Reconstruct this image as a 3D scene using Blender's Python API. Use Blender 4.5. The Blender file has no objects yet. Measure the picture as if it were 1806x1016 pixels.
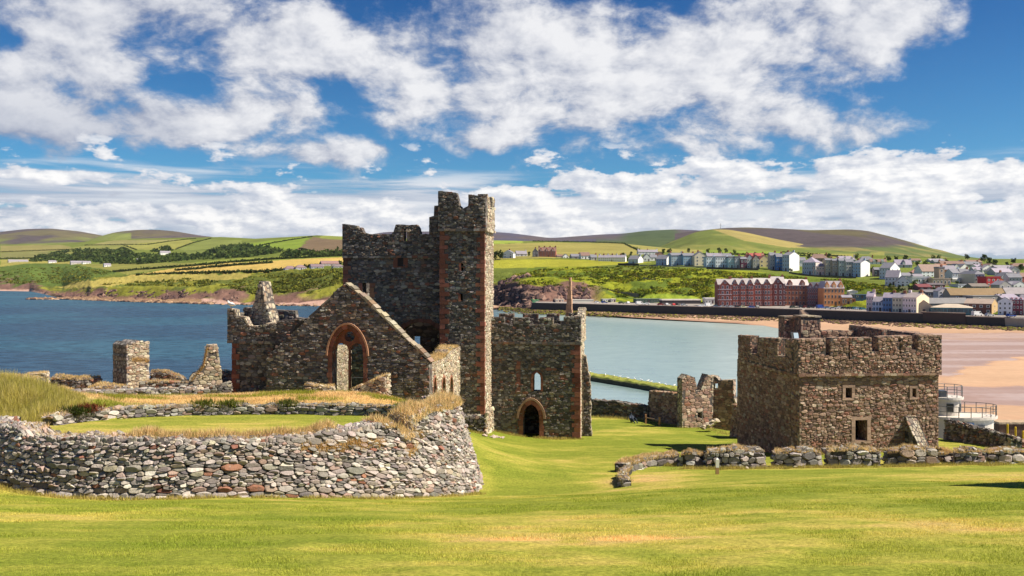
import bpy, bmesh, math, random
import numpy as np
from mathutils import Vector
from mathutils.geometry import tessellate_polygon

# ------------------------------------------------------------------ camera, sky, sun, exposure
S = bpy.context.scene
COL = S.collection
F = 1564.0; CX = 903.0; HY = 487.0           # focal length and horizon of the 1806 px wide photograph
SEA = -25.0                                   # the eye is the origin, the sea 25 m below it
cd = bpy.data.cameras.new('camera'); cam = bpy.data.objects.new('camera', cd); COL.objects.link(cam)
cd.sensor_width = 36.0; cd.lens = 36.0 * F / 1806.0
cd.shift_y = -21.0 / 1806.0
cd.clip_start = 0.5; cd.clip_end = 40000
cam.location = (0, 0, 0); cam.rotation_euler = (math.radians(90), 0, 0)
S.camera = cam

SUN_EL = math.radians(50)
SUN_AZ = math.radians(-11.5)                     # seen from above: 0 is to the right (+X), minus is towards the camera
sun_dir = Vector((math.cos(SUN_EL) * math.cos(SUN_AZ), math.cos(SUN_EL) * math.sin(SUN_AZ), math.sin(SUN_EL)))
ld = bpy.data.lights.new('sun', 'SUN'); sun = bpy.data.objects.new('sun', ld); COL.objects.link(sun)
ld.energy = 5.0; ld.angle = math.radians(0.53); ld.color = (1.0, 0.90, 0.735)
sun.rotation_euler = sun_dir.to_track_quat('Z', 'Y').to_euler()
S.view_settings.view_transform = 'Standard'; S.view_settings.look = 'None'
S.view_settings.exposure = 0.78; S.view_settings.gamma = 1.0

W = bpy.data.worlds.new('World'); S.world = W; W.use_nodes = True

class NT:
    """small helper to write node trees as expressions"""
    def __init__(s, nt): s.nt = nt
    def n(s, typ, **kw):
        nd = s.nt.nodes.new(typ)
        for k, v in kw.items(): setattr(nd, k, v)
        return nd
    def put(s, sock, v):
        if isinstance(v, bpy.types.NodeSocket): s.nt.links.new(v, sock)
        elif v is not None: sock.default_value = v
    def m(s, op, a, b=None, c=None, clamp=False):
        nd = s.n('ShaderNodeMath', operation=op, use_clamp=clamp)
        s.put(nd.inputs[0], a); s.put(nd.inputs[1], b); s.put(nd.inputs[2], c)
        return nd.outputs[0]
    def mix(s, f, a, b, mode='MIX'):
        nd = s.n('ShaderNodeMix', data_type='RGBA', blend_type=mode)
        s.put(nd.inputs[0], f)
        for i, v in ((6, a), (7, b)):
            if isinstance(v, (tuple, list)) and len(v) == 3: v = (*v, 1)
            s.put(nd.inputs[i], v)
        return nd.outputs[2]
    def ss(s, x, lo, hi, a=0.0, b=1.0):
        nd = s.n('ShaderNodeMapRange', interpolation_type='SMOOTHSTEP')
        s.put(nd.inputs[0], x)
        for i, v in enumerate((lo, hi, a, b)): s.put(nd.inputs[i + 1], v)
        return nd.outputs[0]
    def noise(s, vec, scale, detail=4.0, rough=0.55, lac=2.0, dist=0.0):
        nd = s.n('ShaderNodeTexNoise')
        s.put(nd.inputs['Vector'], vec); nd.inputs['Scale'].default_value = scale
        nd.inputs['Detail'].default_value = detail; nd.inputs['Roughness'].default_value = rough
        nd.inputs['Lacunarity'].default_value = lac; nd.inputs['Distortion'].default_value = dist
        return nd.outputs[0]
    def xyz(s, x, y, z):
        nd = s.n('ShaderNodeCombineXYZ'); s.put(nd.inputs[0], x); s.put(nd.inputs[1], y); s.put(nd.inputs[2], z)
        return nd.outputs[0]
    def sep(s, v):
        nd = s.n('ShaderNodeSeparateXYZ'); s.put(nd.inputs[0], v); return nd.outputs
    def vadd(s, a, b):
        nd = s.n('ShaderNodeVectorMath', operation='ADD'); s.put(nd.inputs[0], a); s.put(nd.inputs[1], b); return nd.outputs[0]

def sky():
    nt = W.node_tree; nt.nodes.clear(); N = NT(nt)
    tc = N.n('ShaderNodeTexCoord').outputs['Generated']
    x, y, z = N.sep(tc)
    az = N.m('ARCTAN2', x, y); el = N.m('ARCSINE', z)
    st = N.n('ShaderNodeTexSky', sky_type='NISHITA')
    st.sun_disc = False; st.sun_elevation = SUN_EL
    st.sun_rotation = math.pi / 2 - SUN_AZ      # sky rotation is measured clockwise from +Y
    st.air_density = 1.0; st.dust_density = 0.2; st.ozone_density = 3.0
    STR = 0.1
    up = N.ss(el, 0.0, 0.42)
    tint = N.mix(up, (0.195, 0.47, 0.62), (0.032, 0.20, 0.42))
    blue = N.mix(1.0, st.outputs[0], tint, 'MULTIPLY')
    # ---- where the cloud fields lie (azimuth, elevation in radians)
    def blob(px, py, sx, sy, w):
        a0 = math.atan((px - CX) / F); e0 = math.atan((HY - py) / F); sa = sx / F; se = sy / F
        da = N.m('MULTIPLY', N.m('SUBTRACT', az, a0), 1 / sa); de = N.m('MULTIPLY', N.m('SUBTRACT', el, e0), 1 / se)
        q = N.m('ADD', N.m('MULTIPLY', da, da), N.m('MULTIPLY', de, de))
        return N.m('MULTIPLY', N.m('EXPONENT', N.m('MULTIPLY', q, -1.0)), w)
    def total(L):
        t = L[0]
        for q in L[1:]: t = N.m('ADD', t, q)
        return t
    zz = N.m('ADD', N.m('MAXIMUM', z, 0.0), 0.50)
    P = N.xyz(N.m('DIVIDE', x, zz), N.m('DIVIDE', y, zz), 0.0)
    def fbm(p, sc, d=7.0, r=0.56): return N.noise(p, sc, d, r, 2.1, 0.0)
    warp = N.n('ShaderNodeTexNoise'); warp.inputs['Scale'].default_value = 3.0; warp.inputs['Detail'].default_value = 3
    N.put(warp.inputs['Vector'], P)
    wv = N.n('ShaderNodeVectorMath', operation='MULTIPLY_ADD'); N.put(wv.inputs[0], warp.outputs[1])
    wv.inputs[1].default_value = (0.10, 0.10, 0); N.put(wv.inputs[2], P)
    Pw = wv.outputs[0]
    bias = total([blob(250, 60, 330, 95, .22), blob(520, 110, 300, 75, .20), blob(900, 190, 330, 75, .20), blob(1250, 130, 330, 150, .27),
                  blob(1130, 60, 420, 85, .18), blob(1450, 240, 260, 40, .18), blob(40, 130, 130, 90, .16), blob(60, 250, 330, 55, .23), blob(100, 160, 110, 40, .14), blob(300, 240, 150, 40, .14),
                  blob(440, 212, 42, 36, .27), blob(520, 200, 36, 24, .27), blob(560, 280, 110, 22, .24), blob(670, 268, 32, 11, .22), blob(310, 235, 90, 30, .17), blob(880, 250, 70, 16, .16), blob(1560, 60, 160, 60, .10),
                  blob(1680, 150, 40, 12, .14), blob(1640, 242, 60, 14, .12),
                  blob(770, 90, 130, 90, .17), blob(860, 30, 60, 30, -.05), blob(1750, 100, 95, 130, -.22), blob(640, 230, 90, 50, -.07),
                  blob(330, 180, 110, 28, -.12), blob(1760, 270, 150, 40, -.2), blob(60, 125, 90, 14, -.06), blob(760, 245, 130, 45, -.06)])
    n1 = fbm(Pw, 6.2, 10.0, .60); n1b = fbm(N.vadd(Pw, (0.022, -0.02, 0)), 6.2, 10.0, .60)
    big = N.noise(P, 2.6, 3.0, 0.5)
    base = N.m('ADD', N.m('ADD', N.m('MULTIPLY', n1, 1.50), N.m('MULTIPLY', big, 0.22)), bias)
    overhead = N.ss(el, 0.33, 0.55, 0.0, -0.5)
    dA = N.ss(N.m('ADD', base, overhead), 0.94, 1.20)
    shA = N.m('ADD', N.m('MULTIPLY', N.m('SUBTRACT', n1, n1b), 4.0), 0.60, clamp=True)
    thick = N.ss(base, 1.00, 1.34)
    left = N.ss(az, -0.42, -0.30, 1.0, 0.0)
    low = N.ss(el, 0.10, 0.22, 1.0, 0.25)
    lit = N.m('MULTIPLY', N.m('ADD', N.m('MULTIPLY', shA, 0.55), N.m('MULTIPLY', thick, 0.50)), N.m('SUBTRACT', 1.0, N.m('MULTIPLY', N.m('MULTIPLY', left, low), 0.55)), clamp=True)
    cA = N.mix(lit, (0.27, 0.32, 0.46), (0.92, 0.92, 0.94))
    # ---- low band: grey veils and white heaps standing on the horizon
    Q = N.xyz(N.m('MULTIPLY', az, 9.0), N.m('MULTIPLY', el, 20.0), 3.7)
    veil = N.noise(N.xyz(N.m('MULTIPLY', az, 3.0), N.m('MULTIPLY', el, 42.0), 1.2), 1.6, 6.0, 0.55, 2.0, 0.4)
    bandtop = N.ss(el, 0.075, 0.128, 1.0, 0.0)
    dV = N.m('MULTIPLY', N.ss(N.m('ADD', veil, N.m('MULTIPLY', bandtop, 0.30)), 0.50, 0.74), N.ss(el, 0.095, 0.135, 1.0, 0.0))
    cV = N.mix(N.ss(veil, 0.36, 0.66), (0.44, 0.50, 0.63), (0.84, 0.86, 0.90))
    h1 = N.noise(Q, 1.9, 10.0, 0.58, 2.1); h2 = N.noise(N.vadd(Q, (0.07, 0.11, 0)), 1.9, 10.0, 0.58, 2.1)
    hb = total([blob(470, 385, 75, 36, .20), blob(650, 385, 110, 38, .15), blob(960, 385, 105, 48, .22), blob(870, 350, 40, 22, .12), blob(1080, 335, 110, 22, .20), blob(1250, 320, 70, 30, .18),
                blob(1500, 312, 120, 22, .24), blob(1700, 330, 150, 34, .26), blob(1590, 385, 80, 35, .14), blob(1770, 425, 90, 26, .34), blob(1700, 440, 60, 16, .25), blob(120, 395, 200, 30, .12), blob(120, 330, 160, 13, .20),
                blob(900, 400, 1300, 42, .085), blob(1500, 330, 500, 30, .05), blob(1300, 360, 200, 26, .04), blob(150, 355, 160, 10, -.14), blob(1200, 395, 200, 14, .05), blob(700, 325, 140, 12, -.05)])
    hbase = N.m('ADD', h1, hb)
    dH = N.m('MULTIPLY', N.ss(hbase, 0.555, 0.635), N.ss(el, 0.13, 0.16, 1.0, 0.0))
    shH = N.m('ADD', N.m('MULTIPLY', N.m('SUBTRACT', h1, h2), 3.6), 0.66, clamp=True)
    coreH = N.ss(hbase, 0.58, 0.80)
    cH = N.mix(N.m('MULTIPLY', shH, N.m('ADD', 0.55, N.m('MULTIPLY', coreH, 0.5)), clamp=True), (0.50, 0.55, 0.66), (1.0, 0.99, 0.98))
    # clouds are given as radiances, the background scales everything by STR
    def k(c, g): return N.mix(1.0, c, (g / STR, g / STR, g / STR), 'MULTIPLY')
    col = N.mix(N.m('MULTIPLY', dV, 0.95), blue, k(cV, 0.58))
    col = N.mix(N.m('MULTIPLY', dA, 0.97), col, k(cA, 0.575))
    col = N.mix(dH, col, k(cH, 0.61))
    below = N.ss(el, -0.03, 0.0)
    col = N.mix(below, (0.7, 0.8, 0.9), col)
    bg = N.n('ShaderNodeBackground'); bg.inputs[1].default_value = STR; N.put(bg.inputs[0], col)
    out = N.n('ShaderNodeOutputWorld'); nt.links.new(bg.outputs[0], out.inputs[0])
sky()

# ------------------------------------------------------------------ helpers
RNG = np.random.default_rng(7)
def zof(py, d): return -(py - HY) / F * d
def PT(px, py, d): return np.array([(px - CX) / F * d, d, zof(py, d)])
def _hash(ix, iy, s):
    h = (ix.astype(np.int64) * 374761393 + iy.astype(np.int64) * 668265263 + s * 974711) & 0xffffffff
    h = ((h ^ (h >> 13)) * 1274126177) & 0xffffffff
    return ((h ^ (h >> 16)) & 0xffff) / 65535.0
def vnoise(x, y, s=0):
    x = np.asarray(x, float); y = np.asarray(y, float)
    ix = np.floor(x); iy = np.floor(y); fx = x - ix; fy = y - iy
    fx = fx * fx * (3 - 2 * fx); fy = fy * fy * (3 - 2 * fy)
    a = _hash(ix, iy, s); b = _hash(ix + 1, iy, s); c = _hash(ix, iy + 1, s); d = _hash(ix + 1, iy + 1, s)
    return (a + (b - a) * fx) * (1 - fy) + (c + (d - c) * fx) * fy
def fbm(x, y, s=0, o=4):
    t = 0; a = 0.5; n = 0
    for i in range(o):
        t = t + a * vnoise(x * 2 ** i, y * 2 ** i, s + i * 17); n += a; a *= 0.5
    return t / n
def sstep(x, a, b):
    t = np.clip((x - a) / (b - a), 0, 1); return t * t * (3 - 2 * t)
def inpoly(px, py, poly):
    r = np.zeros(np.shape(px), bool); n = len(poly)
    for i in range(n):
        x0, y0 = poly[i]; x1, y1 = poly[(i + 1) % n]
        if y0 == y1: continue
        c = (y0 > py) != (y1 > py)
        r ^= c & (px < (x1 - x0) * (py - y0) / (y1 - y0) + x0)
    return r

class Geo:
    """gathers vertices, faces, per-vertex colours; becomes ONE mesh object"""
    def __init__(s): s.v = []; s.f = []; s.c = []; s.n = 0
    def add(s, v, faces, col=(0.5, 0.5, 0.5)):
        v = np.asarray(v, float).reshape(-1, 3)
        if len(v) == 0: return
        s.v.append(v)
        for f in (faces if isinstance(faces, list) else [faces]):
            f = np.asarray(f, np.int64)
            if len(f): s.f.append(f + s.n)
        c = np.asarray(col, float)
        if c.ndim == 1: c = np.tile(c[:3], (len(v), 1))
        s.c.append(c[:, :3]); s.n += len(v)
    def quad(s, pts, col=(.5, .5, .5)): s.add(pts, np.array([list(range(len(pts)))]), col)
    def box(s, x0, x1, y0, y1, z0, z1, col=(.5, .5, .5), fr=None):
        v = np.array([[x, y, z] for z in (z0, z1) for y in (y0, y1) for x in (x0, x1)], float)
        if fr is not None: v = fr(v)
        s.add(v, np.array([[0, 1, 5, 4], [1, 3, 7, 5], [3, 2, 6, 7], [2, 0, 4, 6], [4, 5, 7, 6], [0, 2, 3, 1]]), col)
    def prism(s, ring, z0, z1, col=(.5, .5, .5), top=1.0):
        r = np.asarray(ring, float); n = len(r); c = r.mean(0)
        a = np.c_[r, np.full(n, z0)]; b = np.c_[(r - c) * top + c, np.full(n, z1)]
        i = np.arange(n); j = (i + 1) % n
        s.add(np.r_[a, b], [np.c_[i, j, j + n, i + n], np.array([list(range(n, 2 * n))]), np.array([list(range(n))[::-1]])], col)
    def tube(s, p, q, r0, r1=None, k=6, col=(.5, .5, .5)):
        p = np.asarray(p, float); q = np.asarray(q, float); r1 = r0 if r1 is None else r1
        d = q - p; d = d / np.linalg.norm(d); a = np.cross(d, [0, 0, 1.0] if abs(d[2]) < .9 else [1.0, 0, 0]); a /= np.linalg.norm(a); b = np.cross(d, a)
        t = np.arange(k) * 2 * np.pi / k; o = np.cos(t)[:, None] * a + np.sin(t)[:, None] * b
        i = np.arange(k); j = (i + 1) % k
        s.add(np.r_[p + o * r0, q + o * r1], [np.c_[i, j, j + k, i + k], np.array([list(range(k))]), np.array([list(range(k, 2 * k))])], col)
    def mesh(s, name, base=(0, 0, 0), smooth=False):
        me = bpy.data.meshes.new(name)
        v = np.concatenate(s.v) - np.asarray(base, float); c = np.concatenate(s.c)
        me.vertices.add(len(v)); me.vertices.foreach_set('co', v.astype(np.float32).ravel())
        idx = np.concatenate([f.ravel() for f in s.f]); tot = np.concatenate([np.full(len(f), f.shape[1]) for f in s.f])
        st = np.concatenate([[0], np.cumsum(tot)[:-1]])
        me.loops.add(len(idx)); me.loops.foreach_set('vertex_index', idx.astype(np.int32))
        me.polygons.add(len(tot)); me.polygons.foreach_set('loop_start', st.astype(np.int32)); me.polygons.foreach_set('loop_total', tot.astype(np.int32))
        me.polygons.foreach_set('use_smooth', np.full(len(tot), bool(smooth)))
        at = me.color_attributes.new('Col', 'FLOAT_COLOR', 'POINT')
        at.data.foreach_set('color', np.c_[c, np.ones(len(c))].astype(np.float32).ravel())
        me.update(calc_edges=True); me.validate()
        return me

def tag(o, label=None, cat=None, group=None, kind=None):
    for k, v in (('label', label), ('category', cat), ('group', group), ('kind', kind)):
        if v: o[k] = v
    return o
def thing(name, label, cat, loc=(0, 0, 0), group=None, rotz=0.0):
    o = bpy.data.objects.new(name, None); COL.objects.link(o); o.location = [float(q) for q in loc]; o.rotation_euler = (0, 0, rotz); o.empty_display_size = 0.5
    return tag(o, label, cat, group, 'thing' if cat else None)
def obj(name, geo, mat, parent=None, smooth=False, local=False, base=None):
    b = (0, 0, 0)
    if base is not None: b = base
    elif parent is not None and not local:
        b = np.array(parent.location); q = parent.parent
        while q is not None: b = b + np.array(q.location); q = q.parent
    me = geo.mesh(name, b, smooth); me.materials.append(mat)
    o = bpy.data.objects.new(name, me); COL.objects.link(o)
    if base is not None and parent is None: o.location = [float(q) for q in base]
    o.parent = parent
    return o

# ------------------------------------------------------------------ materials
def material(name, build):
    m = bpy.data.materials.new(name); m.use_nodes = True
    nt = m.node_tree; nt.nodes.clear(); N = NT(nt)
    out = N.n('ShaderNodeOutputMaterial'); sh = build(N); nt.links.new(sh, out.inputs[0])
    return m
def pbsdf(N, col, rough=0.85, spec=0.25, bump=None, bs=0.4, bd=0.02, metal=0.0, normal=None):
    p = N.n('ShaderNodeBsdfPrincipled')
    if isinstance(col, (tuple, list)): col = (*col[:3], 1)
    N.put(p.inputs['Base Color'], col); N.put(p.inputs['Roughness'], rough); N.put(p.inputs['Specular IOR Level'], spec); N.put(p.inputs['Metallic'], metal)
    if bump is not None:
        b = N.n('ShaderNodeBump'); b.inputs['Strength'].default_value = bs; b.inputs['Distance'].default_value = bd
        N.put(b.inputs['Height'], bump); N.put(p.inputs['Normal'], b.outputs[0])
    return p.outputs[0]
def attr(N, name='Col'):
    a = N.n('ShaderNodeAttribute'); a.attribute_name = name; return a.outputs[0]
def pos(N): return N.n('ShaderNodeNewGeometry').outputs['Position']

def m_stone(N, lich=0.32, spots=(0.47, 0.44, 0.36)):
    p = pos(N); c = attr(N)
    g = N.noise(p, 9.0, 5.0, 0.62); c = N.mix(1.0, c, N.mix(g, (0.45, 0.45, 0.47), (1.5, 1.47, 1.42)), 'MULTIPLY')
    l = N.ss(N.noise(N.vadd(p, (5, 3, 1)), 5.0, 6.0, 0.68), 0.60, 0.72, 0.0, lich)
    c = N.mix(l, c, spots)
    o = N.ss(N.noise(N.vadd(p, (1, 13, 7)), 1.7, 5.0, 0.65), 0.60, 0.72, 0.0, 0.55 * lich)
    c = N.mix(o, c, (0.20, 0.16, 0.045))
    return pbsdf(N, c, 0.92, 0.15, N.noise(p, 16.0, 6.0, 0.65), 0.75, 0.05)
M_STONE = material('rubble stone', m_stone)
M_STONE_CLEAN = material('drystone', lambda N: m_stone(N, 0.35, (0.55, 0.53, 0.48)))
M_STONE_MOSS = material('mossy masonry', lambda N: m_stone(N, 0.75, (0.33, 0.29, 0.15)))
def m_core(N):
    p = pos(N); v = N.n('ShaderNodeTexVoronoi'); v.inputs['Scale'].default_value = 3.6; N.put(v.inputs['Vector'], p)
    c = N.mix(1.0, attr(N), N.mix(N.noise(p, 7.0, 5.0, 0.6), (0.4, 0.4, 0.4), (1.4, 1.4, 1.4)), 'MULTIPLY')
    return pbsdf(N, c, 0.95, 0.1, N.m('ADD', N.m('MULTIPLY', v.outputs[0], -1.0), N.noise(p, 14.0, 5.0, 0.6)), 0.9, 0.08)
M_CORE = material('mortar and core', m_core)
def m_red(N):
    p = pos(N); c = N.mix(1.0, attr(N), N.mix(N.noise(p, 5.0, 5.0, 0.6), (0.5, 0.5, 0.52), (1.45, 1.4, 1.35)), 'MULTIPLY')
    return pbsdf(N, c, 0.9, 0.15, N.noise(p, 18.0, 5.0, 0.6), 0.5, 0.03)
M_RED = material('red sandstone', m_red)
def m_blade(N):
    c = attr(N); d = N.n('ShaderNodeBsdfDiffuse'); t = N.n('ShaderNodeBsdfTranslucent'); N.put(d.inputs[0], c); N.put(t.inputs[0], c)
    x = N.n('ShaderNodeMixShader'); x.inputs[0].default_value = 0.35
    N.nt.links.new(d.outputs[0], x.inputs[1]); N.nt.links.new(t.outputs[0], x.inputs[2]); return x.outputs[0]
M_BLADE = material('grass blades', m_blade)
M_LEAF = material('leaves', m_blade)
def m_lawn(N):
    p = pos(N); c = attr(N)
    s = N.noise(p, 2.3, 6.0, 0.7); f = N.noise(p, 11.0, 5.0, 0.75)
    st = N.n('ShaderNodeMapping'); st.inputs['Scale'].default_value = (0.35, 2.2, 1); st.inputs['Rotation'].default_value = (0, 0, 0.12); N.put(st.inputs[0], p)
    g = N.noise(st.outputs[0], 1.3, 5.0, 0.7)
    c = N.mix(1.0, c, N.mix(s, (0.62, 0.68, 0.6), (1.40, 1.32, 1.4)), 'MULTIPLY')
    c = N.mix(1.0, c, N.mix(N.ss(f, .25, .75), (0.45, 0.50, 0.45), (1.55, 1.5, 1.55)), 'MULTIPLY')
    c = N.mix(1.0, c, N.mix(g, (0.80, 0.86, 0.75), (1.22, 1.15, 1.25)), 'MULTIPLY')
    return pbsdf(N, c, 0.95, 0.05, f, 0.6, 0.06)
M_LAWN = material('lawn', m_lawn)
def m_land(N):
    p = pos(N); c = attr(N)
    c = N.mix(1.0, c, N.mix(N.noise(p, 0.12, 6.0, 0.7), (0.55, 0.58, 0.55), (1.45, 1.42, 1.45)), 'MULTIPLY')
    c = N.mix(1.0, c, N.mix(N.noise(p, 0.017, 4.0, 0.6), (0.72, 0.75, 0.7), (1.3, 1.25, 1.3)), 'MULTIPLY')
    return pbsdf(N, c, 0.95, 0.05, N.noise(p, 0.22, 6.0, 0.7), 0.9, 1.6)
M_LAND = material('land', m_land)
def m_hill(N):
    p = pos(N); c = attr(N)
    c = N.mix(1.0, c, N.mix(N.noise(p, 0.012, 7.0, 0.65), (0.55, 0.58, 0.6), (1.5, 1.45, 1.4)), 'MULTIPLY')
    return pbsdf(N, c, 0.95, 0.05, N.noise(p, 0.01, 7.0, 0.65), 0.7, 14.0)
M_HILL = material('hillside', m_hill)
def m_rock(N):
    p = pos(N); c = N.mix(1.0, attr(N), N.mix(N.noise(p, 0.9, 5.0, 0.65), (0.5, 0.5, 0.5), (1.5, 1.5, 1.5)), 'MULTIPLY')
    return pbsdf(N, c, 0.9, 0.2, N.noise(p, 1.6, 5.0, 0.6), 0.7, 0.3)
M_ROCK = material('shore rock', m_rock)
def m_sea(N):
    p = pos(N); c = attr(N); sx = N.n('ShaderNodeMapping'); sx.inputs['Scale'].default_value = (0.5, 1.0, 1.0); N.put(sx.inputs[0], p)
    w1 = N.noise(sx.outputs[0], 0.35, 5.0, 0.65); w2 = N.noise(sx.outputs[0], 0.05, 4.0, 0.6); w3 = N.noise(sx.outputs[0], 0.012, 4.0, 0.6)
    h = N.m('ADD', N.m('MULTIPLY', w1, 0.6), N.m('MULTIPLY', w2, 1.2))
    amp = N.ss(attr(N, 'Wet'), .18, .4, 1.0, 0.22); k = N.mix(amp, (1, 1, 1), N.mix(N.ss(w1, .3, .7), (0.5, 0.56, 0.62), (1.6, 1.5, 1.4))); c = N.mix(1.0, c, k, 'MULTIPLY')
    c = N.mix(1.0, c, N.mix(w3, (0.8, 0.84, 0.86), (1.22, 1.18, 1.15)), 'MULTIPLY')
    b = N.n('ShaderNodeBump'); N.put(b.inputs['Strength'], N.m('MULTIPLY', amp, 0.5)); b.inputs['Distance'].default_value = 1.0; N.put(b.inputs['Height'], h)
    d = N.n('ShaderNodeBsdfDiffuse'); N.put(d.inputs[0], c)
    g = N.n('ShaderNodeBsdfGlossy'); g.inputs['Roughness'].default_value = 0.22; N.put(g.inputs['Normal'], b.outputs[0]); g.inputs[0].default_value = (0.9, 0.95, 1, 1)
    x = N.n('ShaderNodeMixShader'); N.put(x.inputs[0], N.m('MULTIPLY', attr(N, 'Wet'), 1.0))
    N.nt.links.new(d.outputs[0], x.inputs[1]); N.nt.links.new(g.outputs[0], x.inputs[2]); return x.outputs[0]
M_SEA = material('sea water', m_sea)
def m_sand(N):
    p = pos(N); c = attr(N); wet = attr(N, 'Wet')
    sx = N.n('ShaderNodeMapping'); sx.inputs['Scale'].default_value = (0.6, 1.0, 1.0); N.put(sx.inputs[0], p)
    n = N.noise(sx.outputs[0], 0.09, 6.0, 0.65); n2 = N.noise(sx.outputs[0], 0.6, 5.0, 0.6)
    w = N.m('ADD', wet, N.m('MULTIPLY', N.m('SUBTRACT', n, 0.5), 0.9), clamp=True)
    c = N.mix(1.0, c, N.mix(n2, (0.8, 0.8, 0.8), (1.2, 1.2, 1.2)), 'MULTIPLY')
    c = N.mix(w, c, N.mix(1.0, c, (0.80, 0.70, 0.67), 'MULTIPLY'))
    return pbsdf(N, c, N.ss(w, 0.2, 0.8, 0.9, 0.42), N.ss(w, 0.2, 0.8, 0.1, 0.14), n2, 0.15, 0.15)
M_SAND = material('beach sand', m_sand)
def m_paint(N, rough=0.75, k=0.14):
    p = pos(N); c = N.mix(1.0, attr(N), N.mix(N.noise(p, 0.5, 5.0, 0.65), (1 - k,) * 3, (1 + k,) * 3), 'MULTIPLY')
    return pbsdf(N, c, rough, 0.2, N.noise(p, 3.0, 4.0, 0.6), 0.2, 0.03)
M_PAINT = material('painted render', m_paint)
M_ROOF = material('slate roof', lambda N: m_paint(N, 0.6, 0.35))
M_GLASS = material('window glass', lambda N: pbsdf(N, attr(N), 0.12, 0.6))
M_CARP = material('car paint', lambda N: pbsdf(N, attr(N), 0.25, 0.5))
M_METAL = material('dark painted metal', lambda N: pbsdf(N, attr(N), 0.45, 0.4))
M_BARK = material('bark', lambda N: pbsdf(N, (0.07, 0.05, 0.035), 0.9, 0.1))
M_TARMAC = material('tarmac', lambda N: m_paint(N, 0.9, 0.3))
M_FEATHER = material('feathers', lambda N: pbsdf(N, attr(N), 0.8, 0.1))
# ------------------------------------------------------------------ the castle islet: one lawn sheet
RT_C = np.array([-12.8, 42.0])               # centre of the round stone platform
def tps(ctrl, lam=0.02):
    P = np.array(ctrl, float); xy = P[:, :2] / 20.0; n = len(P)
    def U(r2): return 0.5 * r2 * np.log(np.maximum(r2, 1e-12))
    d2 = ((xy[:, None] - xy[None]) ** 2).sum(-1); A = np.zeros((n + 3, n + 3)); A[:n, :n] = U(d2) + lam * np.eye(n)
    A[:n, n] = 1; A[:n, n + 1:] = xy; A[n, :n] = 1; A[n + 1:, :n] = xy.T
    w = np.linalg.solve(A, np.r_[P[:, 2], 0, 0, 0])
    def f(x, y):
        x = np.asarray(x, float); y = np.asarray(y, float); sh = x.shape; q = np.c_[x.ravel(), y.ravel()] / 20.0
        out = np.empty(len(q))
        for i in range(0, len(q), 20000):
            qq = q[i:i + 20000]; out[i:i + 20000] = U(((qq[:, None] - xy[None]) ** 2).sum(-1)) @ w[:n] + w[n] + qq @ w[n + 1:]
        return out.reshape(sh)
    return f
_g = []
for px in (-300, 200, 700, 1100, 1500, 2100): _g.append(PT(px, 1016, 12))
for px in (-400, 2200): _g.append((px / 100.0 * 2.0, 4.0, -2.3))
for px, py, d in ((60, 948, 17), (500, 951, 17), (1000, 951, 17), (1500, 945, 17), (1900, 940, 17),
                  (0, 905, 24), (425, 908, 24), (850, 912, 24), (1250, 898, 24), (1600, 890, 24), (1900, 886, 24),
                  (-60, 862, 41), (0, 863, 39), (150, 868, 33.5), (425, 877, 30.4), (620, 885, 31.0), (760, 880, 35), (850, 868, 41),
                  (950, 872, 36), (1060, 870, 37), (1096, 868, 40), (1130, 846, 40), (1250, 838, 43), (1400, 836, 43), (1600, 833, 43), (1806, 830, 43), (2000, 828, 43),
                  (1180, 822, 50), (1265, 829, 48), (1400, 826, 49), (1600, 823, 49), (1806, 820, 49), (2000, 818, 49), (1500, 858, 32), (1800, 852, 32), (1300, 862, 32),
                  (960, 812, 54), (1040, 806, 57), (1150, 797, 60), (1250, 800, 59), (1060, 838, 46),
                  (870, 765, 71.5), (940, 778, 71.5), (1022, 780, 70), (1043, 768, 76), (820, 765, 69), (838, 800, 56),
                  (1045, 735, 98), (1140, 741, 95), (1205, 753, 88), (1290, 770, 80), (1120, 760, 82), (1300, 806, 60), (1410, 807, 57), (1660, 800, 58), (1500, 800, 56), (1300, 790, 67), (1450, 770, 75), (1650, 775, 70),
                  (1700, 800, 57), (1806, 800, 57), (1750, 790, 62), (1950, 790, 62),
                  (560, 693, 59), (650, 695, 58.5), (740, 712, 57.5), (470, 693, 61), (400, 697, 62), (300, 700, 63), (200, 700, 64), (90, 700, 66), (0, 690, 68), (-200, 690, 68),
                  (150, 702, 55), (300, 700, 54.5), (420, 699, 54), (540, 699, 54), (640, 700, 54), (730, 706, 53),
                  (-60, 690, 46), (10, 687, 47), (60, 698, 47), (110, 716, 47), (40, 735, 41), (-100, 720, 40), (0, 800, 37),
                  (700, 700, 75), (500, 690, 80), (300, 690, 80), (900, 760, 82)):
    _g.append(PT(px, py, d))
_tps = tps(_g)
RTZ = lambda x, y: -6.25 - 0.085 * (y - 33.0)
EDGE_PX = [-700, 0, 200, 400, 600, 800, 1000, 1060, 1140, 1210, 1300, 1420, 1650, 1700, 1806, 2300]
EDGE_D = [76, 74, 74, 78, 84, 95, 101, 101, 97.5, 92, 84, 78, 72, 67, 65, 65]
BACK_ARC = [(95, 752, 41.5), (150, 741, 43.5), (230, 731, 46.2), (330, 727, 47.6), (420, 724, 48.2), (540, 722, 48.4), (640, 724, 47.6), (700, 733, 46.2), (724, 745, 44.8)]
BACK_XY = np.array([PT(*q) for q in BACK_ARC])
def ground0(x, y):
    """lawn outside the round platform"""
    x = np.asarray(x, float); y = np.asarray(y, float)
    z = _tps(x, y); px = CX + F * x / np.maximum(y, 3)
    de = np.interp(px, EDGE_PX, EDGE_D)
    return z - np.clip((y - de) * 1.6, 0, 25)
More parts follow.
